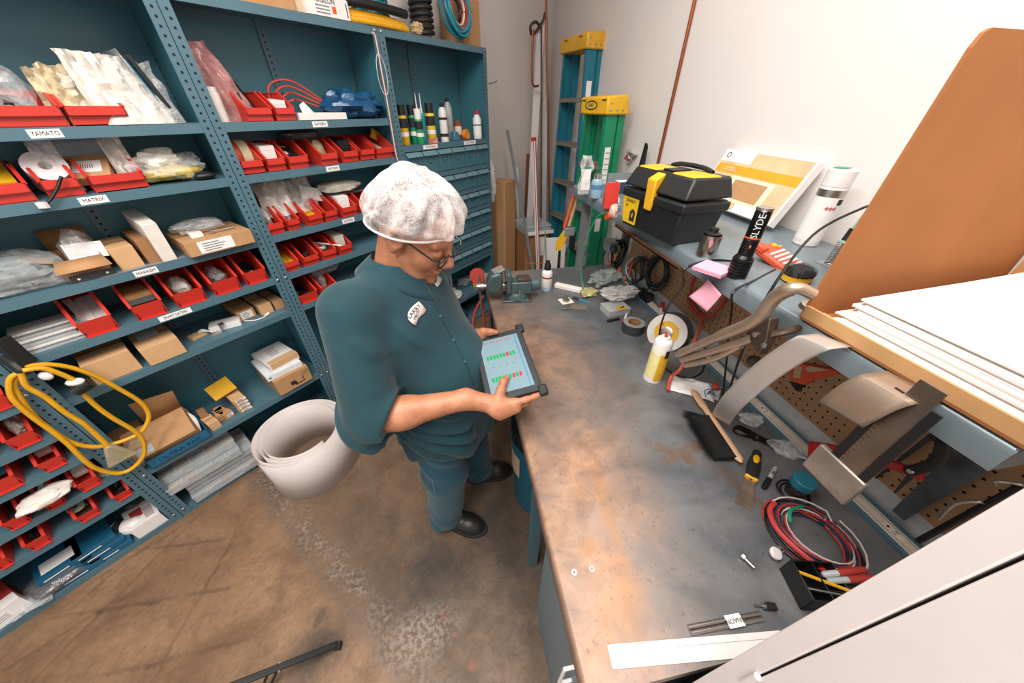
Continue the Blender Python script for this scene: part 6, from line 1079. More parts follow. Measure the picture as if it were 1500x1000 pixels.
# on top of the shelving
TZ = TOPZ
def tp_(px, py, d): s, z = spx(px, py, d); return s
def topcarton(x0, x1, py, dep, h, lab, m, d=.02, z=TZ, txt=None): return carton(x0, x1, py, z, dep, h, lab, m=m, d=d, tape=False)
t, s0, s1, w = topcarton(340, 432, 8, .2, .10, 'tan carton lying on top of the shelving', M['card'], .03); t, s0, s1, w = topcarton(436, 449, 14, .2, .12, 'beige carton end on top of the shelving', mat('#cdb79c', .7), .02)
t, s0, s1, w = topcarton(453, 513, 24, .22, .075, 'white printed carton with an orange square on top of the shelving', M['white'], .0); text('VERSILON', .03, M['ink'], t, TR(-w*.08, -.001, .055) @ RX(pi/2), sx=.8); MB().bb(w*.08, w*.17, -.0012, 0, .015, .04).build('orange_square', M['orange'], t); [MB().bb(-w*.3, w*.02, -.0012, 0, .01+.012*k, .014+.012*k).build('print_line', M['grey'], t) for k in range(3)]; MB().bb(w*.43, w*.45, -.0012, 0, .01, .06).build('black_mark', M['ink'], t)
tt = thing('second_white_carton', 'second white carton stacked on the printed one', 'carton', SL((s0+s1)/2, .01, TZ+.076), Q4); MB().bb(-w*.52, w*.5, 0, .2, 0, .07).build('body', mat('#e0dad6', .6), tt, bevel=.001)
s = tp_(555, 30, .12); t = thing('teal_tubing', 'coil of translucent teal tubing standing on the shelving top', 'tubing', SL(s-.03, .14, TZ+.001), Q4); MB().tube([(.095*cos(a)*(1+.02*sin(a*.37)), .095*sin(a), .012+.0022*a) for a in [2*pi*i/20 for i in range(20*12)]], .0055, 7).build('coil', mat('#12788c', .2, 0, .1), t)
s = tp_(555, 40, .03)
for k, (c, nm, zz, rr) in enumerate(((mat('#dba220', .4), 'bundle of yellow hoses lying over the shelving top edge', .0, .012), (M['black'], 'black foam hose lying on the yellow hoses', .058, .02))):
    t = thing('hose_bundle', nm, 'hose', SL(s, .0, TZ), Q4)
    for j in range(4 if k == 0 else 1): MB().tube(smoothpath([(-.2, .02+.012*j, zz+rr+.016*(j % 3)), (-.05, .0+.012*j, zz+rr+.017*(j % 3)), (.1, .004+.012*j, zz+rr+.015*(j % 3)), (.19, .02+.01*j, zz+rr+.01*(j % 3))], 5), rr, 9).build('hose', c, t)
s = tp_(622, 50, .12); t = thing('cable_spool', 'spool of black corrugated cable with a brown disc on the shelving top', 'spool', SL(s, .13, TZ), Q4); MB().tube([(.062*cos(a), .062*sin(a), .012+.0045*a) for a in [2*pi*i/18 for i in range(18*7)]], .012, 8).build('lower_winding', M['rubber'], t); MB().lathe([(0, .215), (.13, .215), (.13, .222), (0, .222)], 30).build('brown_disc', mat('#6f4f3f', .7), t); MB().tube([(.06*cos(a), .06*sin(a), .236+.0045*a) for a in [2*pi*i/18 for i in range(18*4)]], .012, 8).build('upper_winding', M['rubber'], t); MB().cyl((0, 0, 0), (0, 0, .36), .05, n=16).build('core', M['cardd'], t)
s = tp_(611, 47, .03); bag('tan_bag', 'crumpled tan bag beside the cable spool on the shelving top', 'bag', SL(s-.01, .02, TZ), .07, .08, .06, make_film('tanfilm', '#d9b98a', .75, .2), Q4, 141)
s = tp_(665, 58, .06); t = thing('hose_coil', 'upright coil of teal, red and white hoses on the shelving top', 'hose coil', SL(s, .06, TZ+.155), rot=(pi/2-.15, 0, Q4+.1))
for c, r0, n_, zz in (('#17758f', .13, 6, 0), ('#2b8fa0', .12, 3, .03), ('#bf3328', .098, 4, .01), ('#ddd6cc', .082, 2, .02), ('#17191b', .075, 2, -.01)):
    MB().tube(coil(n_, r0, .006, .006, int(r0*1000), zz, .02, 26), .0065, 7).build('hose', mat(c, .35), t)
s = tp_(690, 62, .1); t = thing('top_carton', 'plain tan carton standing at the end of the shelving top', 'carton', SL(s+.0, .08, TZ), Q4); MB().bb(-.10, .085, 0, .2, 0, .25).build('body', M['card'], t, bevel=.002); t = thing('upper_carton', 'brown carton stacked on the end carton', 'carton', SL(s-.03, .1, TZ+.251), Q4); MB().bb(-.08, .06, 0, .18, 0, .2).build('body', M['cardd'], t, bevel=.002)
# unit 0 (beside the yellow cord)
zA, zB, zC, zD, zE, zF = LEV0[5:11]
def U(z): return {zA: 'level with the cord strap', zB: 'crossed by the yellow cord', zC: 'two shelves under the cord strap', zD: 'three shelves under the cord strap', zE: 'on the cord unit lowest bin shelf'}[z]
for x0, x1, py, z, what, kd, mm, hf in ((-45, 20, 590, zA, 'white printed cards', 'card', M['paper'], .06), (8, 73, 650, zB, 'crinkled clear wrappers', 'bag', M['milky'], .055), (-60, 4, 675, zB, 'red labels', None, None, .055), (54, 110, 684, zC, 'a printed leaflet', 'card', mat('#d8b4a4', .6), .05), (-20, 60, 722, zC, 'a teal printed carton', 'card', mat('#17869a', .4), .06), (107, 159, 712, zD, 'a red-striped carton', 'card', mat('#e8e0da', .5), .05), (55, 104, 738, zD, 'a white cloth bag', 'bag', M['paper'], .045), (-8, 54, 766, zD, 'black hose pieces', 'bits', [M['black']]*3, .05), (154, 196, 722, zE, 'metal clips', 'bits', None, .04), (92, 150, 750, zE, 'a wheel and pens', 'bits', None, .04), (22, 86, 795, zE, 'black rubber parts', 'bits', [M['black'], M['rubber'], M['dkgrey']], .05), (-25, 26, 826, zE, 'steel hardware', 'bits', None, .05)):
    s, w = rbin(x0, x1, py, z, what, U(z), .09 if z != zE else .085, hf, .27, d=-.004)
    if kd: cont(kd, s, w, z, what.replace('a ', '', 1) if what.startswith('a ') else what, U(z), h=.08, m=mm, seed=200+int(x1))
s, _ = spx(75, 735, -.0); one('white_cloth', crumple(.14, .10, .05, 44, .3), mat('#e6dcd4', .6), 'white cloth draped over the bin front beside the yellow cord', 'cloth', SL(s, .0, zD+.045), Q4, ang=28)
s, _ = spx(113, 748, .03); t = thing('grinding_wheel', 'small grey grinding wheel lying on the bin of pens', 'wheel', SL(s, .06, zE+.05), rot=(.5, 0, Q4)); MB().lathe([(.006, 0), (.026, 0), (.026, .006), (.006, .006), (.006, 0)], 20).build('wheel', M['grey'], t); MB().lathe([(.0262, .001), (.0275, .003), (.0262, .005)], 20).build('yellow_edge', M['yellow'], t)
BF = 'on the cord unit base shelf'
for k in range(6):
    col_, row_ = k % 2, k//2; s, _ = spx(128+44*col_, 832-30*col_, .02); t = thing('blue_carton', f'flat blue carton, {["bottom", "middle", "top"][row_]} of the stack {["beside the smoky bag", "beside the white bottle"][col_]}', 'carton', SL(s-.02-.012*row_, .01+.012*row_, zF+.03*row_), Q4+.05*(row_-1), 'flat blue cartons'); MB().bb(-.07, .07, 0, .15, 0, .029).build('body', mat('#1a5878', .4), t, bevel=.001); MB().bb(-.055, .02, -.0006, 0, .012, .017).build('white_print', M['paper'], t); (MB().bb(-.05, .05, .03, .1, .029, .0295).build('white_panel', M['paper'], t) if k == 4 else None)
s, _ = spx(203, 785, .02); t = thing('white_bottle', f'white bottle with a black band lying {BF}', 'bottle', SL(s, .08, zF+.042), rot=(0, pi/2-.1, Q4-.7)); MB().lathe([(0, -.06), (.04, -.06), (.041, .04), (.03, .055), (.02, .06), (0, .06)], 22).build('bottle', M['white'], t); MB().lathe([(.0415, -.05), (.0415, -.015)], 22).build('black_band', M['ink'], t); MB().lathe([(.021, .06), (.021, .085), (0, .085)], 16).build('cap', mat('#c9b8a6', .5), t)
s, _ = spx(232, 775, .01); t = thing('white_carton', f'white carton with a red panel at the post {BF}', 'carton', SL(s, .01, zF), Q4); MB().bb(-.065, .05, 0, .15, 0, .075).build('body', M['white'], t, bevel=.001); MB().bb(-.045, .0, .06, .12, .075, .0756).build('red_panel', M['inkred'], t); MB().bb(.002, .035, .02, .10, .075, .0756).build('print_panel', mat('#b5aca6', .6), t)
s, _ = spx(85, 850, .02); bag('smoke_bag', f'clear bag with dark blister parts {BF}', 'bag', SL(s, .08, zF), .2, .16, .07, M['smoke'], Q4, 161, .25); s, _ = spx(195, 765, .1); bag('smoke_bag', f'small dark bag above the white bottle {BF}', 'bag', SL(s+.04, .17, zF), .14, .1, .08, M['smoke'], Q4, 162)
s, _ = spx(15, 905, .0); t = thing('red_white_carton', f'white carton with a red striped end {BF}', 'carton', SL(s-.02, .02, zF), Q4+.25); MB().bb(-.09, .07, 0, .17, 0, .08).build('body', M['white'], t, bevel=.001); MB().bb(.03, .0705, .05, .171, .0, .081).build('red_end', M['inkred'], t); MB().bb(-.06, .03, -.0008, 0, .02, .06).build('print_panel', M['paper'], t); [MB().bb(-.05, .02, -.0014, -.0008, .026+.01*k, .029+.01*k).build('print_line', M['grey'], t) for k in range(3)]
s, _ = spx(60, 890, .02); bag('clear_bag', f'clear flat bag under the striped carton {BF}', 'bag', SL(s, .05, zF), .18, .12, .03, M['film'], Q4, 163)
# yellow extension cord on its black strap
yc = thing('yellow_extension_cord', 'yellow extension cord hanging in loops on a black strap at the shelving post', 'cord'); DY = -.035
def YP(x, y, d=DY): s, z = spx(x/4.545, 480+y/4.545, d); return sw(s, d, z)
ym = mat('#d9a11c', .42)
for i, L in enumerate(([(150, 275), (230, 250), (350, 246), (500, 272), (650, 330), (800, 410), (930, 490), (985, 560), (985, 620), (940, 690), (850, 740), (720, 780), (600, 790), (470, 760), (330, 670), (220, 580), (120, 440), (95, 370), (130, 310)],
                       [(140, 300), (85, 320), (60, 370), (85, 470), (200, 580), (350, 690), (450, 770), (560, 880), (650, 940), (780, 968), (880, 935), (955, 850), (955, 760), (900, 690), (750, 600), (640, 520), (560, 440), (520, 390)],
                       [(140, 300), (180, 390), (300, 460), (430, 560), (560, 640), (650, 720), (725, 790)], [(150, 285), (280, 268), (400, 305), (490, 345)])):
    MB().tube(smoothpath([YP(x, y, DY-.011*i) for x, y in L], 6), .0085, 9).build('cord', ym, yc)
p = YP(725, 795, DY-.02); q = YP(800, 860, DY-.02); b = MB(); b.hexa([tuple(p+SS*a+Vector((0, 0, c))+SD*e) for e in (-.012, .012) for a, c in ((-.012, .012), (.012, .012), (.05, -.09), (-.05, -.09))]); b.build('clear_triple_tap', mat('#b9a98a', .2, alpha=.6), yc, bevel=.008); MB().tube([p+Vector((0, 0, -.02)), p+SS*.02+Vector((0, 0, -.055)), p+SS*-.02+Vector((0, 0, -.06))], .005, 6).build('green_wire', M['green'], yc)
a = YP(500, 360, DY-.03); MB().lathe([(0, -.03), (.022, -.03), (.026, .0), (.026, .02), (0, .03)], 14, TR(*YP(550, 385, DY-.03)) @ RZ(Q4) @ RY(1.2)).build('black_plug', M['black'], yc); MB().ball(a, (.03, .018, .014)).build('white_tag', M['white'], yc); MB().ball(YP(305, 320, DY-.02), (.02, .012, .018)).build('white_red_tag', M['paper'], yc)
st = thing('black_strap', 'black hook-and-loop strap holding the yellow cord', 'strap'); MB().tube(smoothpath([YP(0, 190, -.02), YP(80, 240, -.03), YP(150, 290, -.05), YP(200, 270, -.03)]), .014, 8).build('strap', M['black'], st); ribbon([YP(0, 75, -.015), YP(110, 170, -.02), YP(200, 245, -.02)], .05, .012, 'upper_strap', M['rubber'], st)
# ---------------------------------------------------------------- the man at the bench
V3 = lambda *a: np.array(a, dtype=np.float64)
class SDF:                                                           # small signed-distance modeller: smooth unions meshed with surface nets
    def __init__(s, lo, hi, h):
        s.lo = np.array(lo, float); s.h = h; s.n = np.ceil((np.array(hi)-s.lo)/h).astype(int)+1; s.D = np.full(s.n, 9.0, np.float32)
    def region(s, lo, hi):
        a = np.clip(np.floor((np.array(lo)-s.lo)/s.h).astype(int), 0, s.n-1); b = np.clip(np.ceil((np.array(hi)-s.lo)/s.h).astype(int)+1, 1, s.n)
        sl = tuple(slice(i, j) for i, j in zip(a, b)); g = np.meshgrid(*[s.lo[k]+s.h*np.arange(a[k], b[k]) for k in range(3)], indexing='ij', sparse=False)
        return sl, np.stack(g, -1).astype(np.float32)
    def put(s, sl, d, k, op):
        a = s.D[sl]; d = d.astype(np.float32)
        if op == 'add':
            if k <= 0: s.D[sl] = np.minimum(a, d)
            else: t = np.clip(.5+.5*(a-d)/k, 0, 1); s.D[sl] = a*(1-t)+d*t-k*t*(1-t)
        else:
            d = -d
            if k <= 0: s.D[sl] = np.maximum(a, d)
            else: t = np.clip(.5-.5*(a-d)/k, 0, 1); s.D[sl] = a*(1-t)+d*t+k*t*(1-t)
    def cap(s, p, q, r0, r1=None, k=.02, op='add'):
        p, q = V3(*p), V3(*q); r1 = r0 if r1 is None else r1; m = max(r0, r1)+k+4*s.h
        sl, P = s.region(np.minimum(p, q)-m, np.maximum(p, q)+m); d = q-p; L = max(d@d, 1e-9)
        t = np.clip(((P-p)@d)/L, 0, 1); s.put(sl, np.linalg.norm(P-p-t[..., None]*d, axis=-1)-(r0+(r1-r0)*t), k, op); return s
    def ell(s, c, r, R=None, k=.02, op='add'):
        c, r = V3(*c), V3(*r); m = r.max()+k+4*s.h; sl, P = s.region(c-m, c+m); q = P-c
        if R is not None: q = q@R
        k0 = np.linalg.norm(q/r, axis=-1); k1 = np.linalg.norm(q/(r*r), axis=-1); s.put(sl, k0*(k0-1)/np.maximum(k1, 1e-6), k, op); return s
    def cutz(s, z, keep='above'):
        zz = s.lo[2]+s.h*np.arange(s.n[2]); d = (z-zz) if keep == 'above' else (zz-z); s.D = np.maximum(s.D, d[None, None, :].astype(np.float32)); return s
    def plane(s, p, n):                                              # remove what lies beyond p along n
        sl, P = s.region(s.lo, s.lo+s.h*s.n); s.D = np.maximum(s.D, ((P-V3(*p))@V3(*n)).astype(np.float32)); return s
    def warp(s, fn):
        sl, P = s.region(s.lo, s.lo+s.h*s.n); near = np.abs(s.D) < .05; s.D[near] += fn(P[near]).astype(np.float32); return s
    def mesh(s):
        D = s.D; S = D < 0; nx, ny, nz = D.shape
        corners = [S[i:nx-1+i, j:ny-1+j, k:nz-1+k] for i in (0, 1) for j in (0, 1) for k in (0, 1)]
        cnt = sum(c.astype(np.int8) for c in corners); act = (cnt > 0) & (cnt < 8); idx = np.argwhere(act); vid = np.full(act.shape, -1, np.int64); vid[act] = np.arange(len(idx))
        acc = np.zeros((len(idx), 3)); num = np.zeros(len(idx)); O = [(i, j, k) for i in (0, 1) for j in (0, 1) for k in (0, 1)]
        for a in O:
            for ax in range(3):
                if a[ax]: continue
                b = list(a); b[ax] = 1
                da = D[idx[:, 0]+a[0], idx[:, 1]+a[1], idx[:, 2]+a[2]].astype(float); db = D[idx[:, 0]+b[0], idx[:, 1]+b[1], idx[:, 2]+b[2]].astype(float); m = (da < 0) != (db < 0)
                t = np.where(m, da/np.where(np.abs(da-db) < 1e-12, 1, da-db), 0); p = np.tile(np.array(a, float), (len(idx), 1)); p[:, ax] = t; acc += np.where(m[:, None], p, 0); num += m
        V = s.lo+s.h*(idx+acc/num[:, None]); F = []
        for ax in range(3):
            u, w = (ax+1) % 3, (ax+2) % 3; sA = [slice(None)]*3; sB = [slice(None)]*3; sA[ax] = slice(0, -1); sB[ax] = slice(1, None)
            e = np.argwhere(S[tuple(sA)] != S[tuple(sB)]); e = e[(e[:, u] > 0) & (e[:, w] > 0) & (e[:, u] < D.shape[u]-1) & (e[:, w] < D.shape[w]-1)]
            q = []
            for du, dw in ((-1, -1), (0, -1), (0, 0), (-1, 0)): c = e.copy(); c[:, u] += du; c[:, w] += dw; q.append(vid[c[:, 0], c[:, 1], c[:, 2]])
            q = np.stack(q, 1); flip = S[e[:, 0], e[:, 1], e[:, 2]]; q[~flip] = q[~flip][:, ::-1]; F.append(q)
        F = np.concatenate(F); F = F[(F >= 0).all(1)]; return V, F
    def build(s, name, m, parent, origin=(0, 0, 0), relax=2):
        V, F = s.mesh()
        for _ in range(relax):                                       # light Laplacian smoothing
            A = np.zeros_like(V); n = np.zeros(len(V))
            for a, b in ((0, 1), (1, 2), (2, 3), (3, 0)):
                np.add.at(A, F[:, a], V[F[:, b]]); np.add.at(n, F[:, a], 1); np.add.at(A, F[:, b], V[F[:, a]]); np.add.at(n, F[:, b], 1)
            V = .5*V+.5*A/np.maximum(n, 1)[:, None]
        me = bpy.data.meshes.new(name); V = V-np.array(origin); me.vertices.add(len(V)); me.vertices.foreach_set('co', V.astype(np.float32).ravel())
        me.loops.add(F.size); me.loops.foreach_set('vertex_index', F.astype(np.int32).ravel()); me.polygons.add(len(F)); me.polygons.foreach_set('loop_start', np.arange(0, F.size, 4, dtype=np.int32)); me.polygons.foreach_set('use_smooth', np.ones(len(F), bool)); me.update(calc_edges=True); me.validate()
        me.materials.append(m); o = bpy.data.objects.new(name, me); COL.objects.link(o); o.parent = parent; return o
def make_skin():
    m, nt, p = NT('skin'); nd = ND(nt); P, X, Y, Z = posxyz(nd); n = nd.noise(P, 22, 5, .6); n2 = nd.noise(P, 160, 3, .6)
    c = nd.mix(nd.ramp(n, .35, .65), lin('#a2684a'), lin('#bb8160')); c = nd.mix(nd.m('MULTIPLY', nd.ramp(n2, .5, .75), .25), c, lin('#8c4c32')); nt.links.new(c, p.inputs['Base Color'])
    p.inputs['Roughness'].default_value = .48; p.inputs['Subsurface Weight'].default_value = .12; p.inputs['Subsurface Radius'].default_value = (.01, .004, .002)
    b = nd.N.new('ShaderNodeBump'); b.inputs['Strength'].default_value = .2; b.inputs['Distance'].default_value = .002; nd.L.new(n2, b.inputs['Height']); nd.L.new(b.outputs[0], p.inputs['Normal']); return m
def make_cloth(name, a, b_, sc=900):
    m, nt, p = NT(name); nd = ND(nt); P, X, Y, Z = posxyz(nd); n = nd.noise(P, 7, 5, .6); n2 = nd.noise(P, sc, 2, .5)
    nt.links.new(nd.mix(nd.ramp(n, .3, .7), lin(a), lin(b_)), p.inputs['Base Color']); p.inputs['Roughness'].default_value = .85; p.inputs['Sheen Weight'].default_value = .15
    b = nd.N.new('ShaderNodeBump'); b.inputs['Strength'].default_value = .15; b.inputs['Distance'].default_value = .001; nd.L.new(n2, b.inputs['Height']); nd.L.new(b.outputs[0], p.inputs['Normal']); return m
def make_net():
    m, nt, p = NT('hair_net_gauze'); nd = ND(nt); P, X, Y, Z = posxyz(nd); n = nd.noise(P, 150, 5, .65, 2.5); n2 = nd.noise(P, 24, 3, .6, 1)
    p.inputs['Base Color'].default_value = lin('#efe6e4'); p.inputs['Roughness'].default_value = .8
    a = nd.m('ADD', nd.ramp(n, .36, .66, .28, .74), nd.ramp(n2, .35, .7, -.18, .22), clamp=True); nt.links.new(a, p.inputs['Alpha']); return m
skin = make_skin(); shirtm = make_cloth('teal_work_shirt', '#062f38', '#0a3e48'); trom = make_cloth('blue_green_work_trousers', '#0c4152', '#125062')
FW = V3(.906, -.423, 0); RT = V3(-.423, -.906, 0)
man = thing('person', 'person in teal work shirt and white hair net looking down at a tablet', 'person', (-.10, .95, 0))
ORG = (-.10, .95, 0)
sh_R, el_R, wr_R = (-.285, .805, 1.345), (-.29, .685, 1.055), (-.02, .69, 1.085)
sh_L, el_L, wr_L = (-.10, 1.12, 1.35), (-.11, 1.205, 1.09), (-.012, 1.0, 1.125)
HC = V3(-.10, .93, 1.525); HA, HP, HS = radians(28), radians(33), 1.06
hf_ = V3(cos(HP)*cos(HA), -cos(HP)*sin(HA), -sin(HP)); hu = V3(sin(HP)*cos(HA), -sin(HP)*sin(HA), cos(HP)); hl = np.cross(hu, hf_); HR = np.stack([hf_, hl, hu], 1)
def hd(x, y, z): return tuple(HC+HS*(hf_*x+hl*y+hu*z))
def hs(*r): return tuple(HS*v for v in r)
# --- tablet frame
TL_, TR_, BR_ = V3(.022, .93, 1.125), V3(.192, .938, 1.15), V3(.15, .675, 1.095); tu = TR_-TL_; tv = BR_-TR_; TWd, THt = np.linalg.norm(tu), np.linalg.norm(tv); tu /= TWd; tv = tv-tu*(tv@tu); tv /= np.linalg.norm(tv); tn = np.cross(tv, tu)*1.0; tn = tn if tn[2] > 0 else -tn
def tb_(u, v, n=0): return tuple(TL_+tu*u+tv*v+tn*n)
b = SDF((-.44, .58, .80), (.24, 1.30, 1.70), .0036)
# torso core, arms
b.ell((-.18, .945, 1.17), (.11, .16, .19), np.stack([FW, RT, V3(0, 0, 1)], 1), .0); b.ell((-.11, .915, .98), (.13, .15, .18), np.stack([FW, RT, V3(0, 0, 1)], 1), .05); b.cap(sh_R, sh_L, .06, k=.04)
for S_, E_, W_ in ((sh_R, el_R, wr_R), (sh_L, el_L, wr_L)):
    E_, W_ = V3(*E_), V3(*W_); b.cap(S_, E_, .055, .047, .02); b.cap(E_, E_+(W_-E_)*.35, .046, .045, .02); b.cap(E_+(W_-E_)*.3, W_, .046, .029, .025)
# neck and head
nb = (-.185, .955, 1.40); b.cap(nb, hd(-.035, 0, -.04), .062, .058, .02)
b.ell(hd(-.012, 0, .03), hs(.1, .078, .09), HR, .015); b.ell(hd(.035, 0, -.045), hs(.06, .06, .085), HR, .03); b.ell(hd(.04, 0, -.095), hs(.05, .052, .038), HR, .025); b.cap(hd(.08, 0, -.112), hd(.086, 0, -.118), HS*.019, k=.02)
for sg in (-1, 1):
    b.ell(hd(.058, sg*.036, -.045), hs(.032, .026, .03), HR, .02); b.cap(hd(.02, sg*.05, -.07), hd(.06, sg*.035, -.115), HS*.016, k=.02)   # cheeks, jowls
    b.cap(hd(.086, sg*.012, .012), hd(.076, sg*.045, .010), HS*.010, k=.012)                                                              # brow
    b.ell(hd(.100, sg*.032, -.010), hs(.013, .017, .011), HR, .008, 'sub'); b.ell(hd(.084, sg*.032, -.012), hs(.0135, .015, .0125), HR, .004)   # socket and lid
    b.ell(hd(.108, sg*.012, -.044), hs(.010, .009, .008), HR, .006)                                                                         # nostril wings
    b.ell(hd(-.008, sg*.080, -.018), hs(.026, .011, .034), HR, .008); b.ell(hd(.0, sg*.088, -.015), hs(.014, .006, .02), HR, .004, 'sub'); b.ell(hd(-.002, sg*.080, -.048), hs(.009, .008, .012), HR, .006)   # ear
b.cap(hd(.094, 0, .004), hd(.118, 0, -.036), HS*.0075, HS*.012, .010)
b.ell(hd(.098, 0, -.074), hs(.011, .024, .0055), HR, .006); b.ell(hd(.096, 0, -.086), hs(.011, .021, .006), HR, .006); b.cap(hd(.107, -.018, -.080), hd(.107, .018, -.080), .0022, k=.004, op='sub')
b.cap(hd(.092, .025, -.05), hd(.085, .034, -.08), .0025, k=.006, op='sub'); b.cap(hd(.092, -.025, -.05), hd(.085, -.034, -.08), .0025, k=.006, op='sub')   # smile lines
# right hand: holds the near short edge, thumb on the glass
W_ = V3(*wr_R); kn = V3(*tb_(.075, THt+.012, -.012))
b.cap(W_, V3(*tb_(.035, THt+.006, -.010)), .029, .027, .02); b.cap(tb_(.02, THt+.016, -.008), tb_(.078, THt+.014, -.009), .024, .018, .015); b.cap(tb_(.03, THt+.026, -.022), tb_(.080, THt+.022, -.024), .020, .015, .015); b.cap(tb_(.025, THt-.006, -.020), tb_(.07, THt-.012, -.024), .020, .017, .015)
def finger(pts, rs, k=.006):
    for (p, q), (r0, r1) in zip(zip(pts, pts[1:]), zip(rs, rs[1:])): b.cap(p, q, r0, r1, k)
finger([tb_(.075, THt+.014, -.004), tb_(.112, THt+.017, .0), tb_(.140, THt+.013, -.003), tb_(.158, THt+.008, -.006)], [.0105, .0095, .0088, .0075])                # index along the edge
finger([tb_(.080, THt+.016, -.024), tb_(.118, THt+.008, -.030), tb_(.135, THt-.006, -.028), tb_(.150, THt-.030, -.020)], [.011, .010, .009, .008])            # middle under
finger([tb_(.076, THt-.014, -.026), tb_(.112, THt-.026, -.027), tb_(.135, THt-.044, -.022), tb_(.140, THt-.060, -.017)], [.010, .009, .0082, .0072])
finger([tb_(.070, THt-.028, -.026), tb_(.098, THt-.044, -.026), tb_(.112, THt-.060, -.021), tb_(.114, THt-.070, -.017)], [.009, .008, .0075, .0065])
finger([tb_(.030, THt+.002, .004), tb_(.048, THt-.022, .020), tb_(.062, THt-.050, .021), tb_(.078, THt-.066, .016)], [.016, .0125, .0105, .0085], .012)            # thumb
# left hand: far short edge
b.cap(wr_L, tb_(.006, -.004, -.010), .028, .025, .02); b.cap(tb_(.0, -.006, -.010), tb_(.045, -.010, -.008), .021, .017, .015); b.cap(tb_(.0, .012, -.022), tb_(.045, .014, -.024), .018, .016, .015)
b.cap(tb_(-.02, -.020, -.002), tb_(.028, -.020, .0), .024, .021, .02)
finger([tb_(.022, -.018, .004), tb_(.042, -.012, .016), tb_(.064, .0, .019), tb_(.086, .006, .016)], [.016, .0128, .011, .009], .012)
finger([tb_(.048, -.006, -.018), tb_(.085, -.002, -.022), tb_(.112, .010, -.020), tb_(.124, .022, -.016)], [.0105, .0095, .0085, .0075]); finger([tb_(.048, .006, -.024), tb_(.086, .014, -.026), tb_(.112, .030, -.022), tb_(.120, .044, -.017)], [.0105, .0095, .0085, .0075])
finger([tb_(.044, .018, -.026), tb_(.078, .030, -.027), tb_(.100, .046, -.022), tb_(.106, .058, -.017)], [.010, .009, .008, .007]); finger([tb_(.036, .028, -.026), tb_(.062, .044, -.026), tb_(.078, .058, -.021), tb_(.082, .068, -.017)], [.009, .008, .0075, .0065])
b.build('body', skin, man, ORG, 2)
# --- shirt
BR3 = np.stack([FW, RT, V3(0, 0, 1)], 1); c = SDF((-.50, .50, .72), (.18, 1.42, 1.50), .0055)
c.ell((-.17, .945, 1.20), (.15, .20, .195), BR3, 0); c.ell((-.225, .965, 1.24), (.125, .18, .165), BR3, .06); c.ell((-.085, .905, 1.02), (.165, .185, .19), BR3, .08); c.cap(sh_R, sh_L, .066, k=.05); c.cap((-.205, .965, 1.33), (-.20, .962, 1.36), .085, .075, .04)
for z_, rr in ((.92, .178), (.78, .186)): c.ell((-.105, .905, z_), (rr, rr+.018, .17), BR3, .06)
hemR = [(p) for p in ()]
c.cutz(.772, 'above')
for S_, E_, W2 in ((sh_R, el_R, wr_R), (sh_L, el_L, wr_L)):
    S2, E2 = V3(*S_), V3(*E_); u = (E2-S2)/np.linalg.norm(E2-S2); f2 = V3(*W2)-E2; f2 /= np.linalg.norm(f2); nrm = f2*.8+u*.45; nrm /= np.linalg.norm(nrm)
    sl = SDF(c.lo, c.lo+c.h*(c.n-1), c.h); sl.cap(S2+V3(-.012, 0, 0), E2-u*.01, .080, .076, 0); sl.cap(E2-u*.02, E2+f2*.10+u*.01, .076, .074, .02)
    sl.plane(E2+f2*.035+u*.03, nrm); sl.cap(E2+f2*.03, E2+f2*.2+u*.01, .056, .07, .004, 'sub')
    t = np.clip(.5+.5*(c.D-sl.D)/.035, 0, 1); c.D = (c.D*(1-t)+sl.D*t-.035*t*(1-t)).astype(np.float32)
c.cap((-.19, .955, 1.42), hd(-.03, 0, -.05), .064, .066, .006, 'sub')
def folds(P):
    x, y, z = P[:, 0]-ORG[0], P[:, 1]-ORG[1], P[:, 2]; a = x*.906-y*.423; r = -x*.423-y*.906
    lowm = np.clip((1.28-z)/.4, 0, 1)
    rg = lambda w: (.5+.5*np.sin(2*w))**1.5                        # sharp crease profile
    q1 = np.sin(9*r+13*z+2*np.sin(6*a)); q2 = np.sin(14*a-8*r+5*z)
    f = -.014*rg(42*r+12*z+1.8*np.sin(9*z+6*a)+.9*q1)*np.clip((1.16-z)/.3, 0, 1)*np.clip(.45+.8*q2, 0, 1)
    f += -.020*rg(34*a+44*z+2*np.sin(8*r+11*z))*np.clip((r-.13)/.06, 0, 1)*np.clip((1.33-z)/.1, 0, 1)*np.clip(.4+.9*np.sin(15*z+7*a), 0, 1)
    f += -.017*rg(48*z+34*r+5*np.sin(6*a))*np.clip(1-np.abs(z-1.16)/.14, 0, 1)*np.clip((r-.02)/.1, 0, 1)*np.clip(.3+q1, 0, 1)
    f += .005*np.sin(46*r-18*z+2.5*np.sin(9*a+5*z))*lowm
    return f
c.warp(folds); shirt = c.build('shirt', shirtm, man, ORG, 1)
from mathutils.bvhtree import BVHTree
me = shirt.data; bvh = BVHTree.FromPolygons([v.co+Vector(ORG) for v in me.vertices], [tuple(p.vertices) for p in me.polygons])
def hit(px, py, off=.001):
    d = ray(px, py).normalized(); o, n, i, t = bvh.ray_cast(Vector((0, 0, CAMH)), d)
    return (o+n*off, n) if o is not None else (None, None)
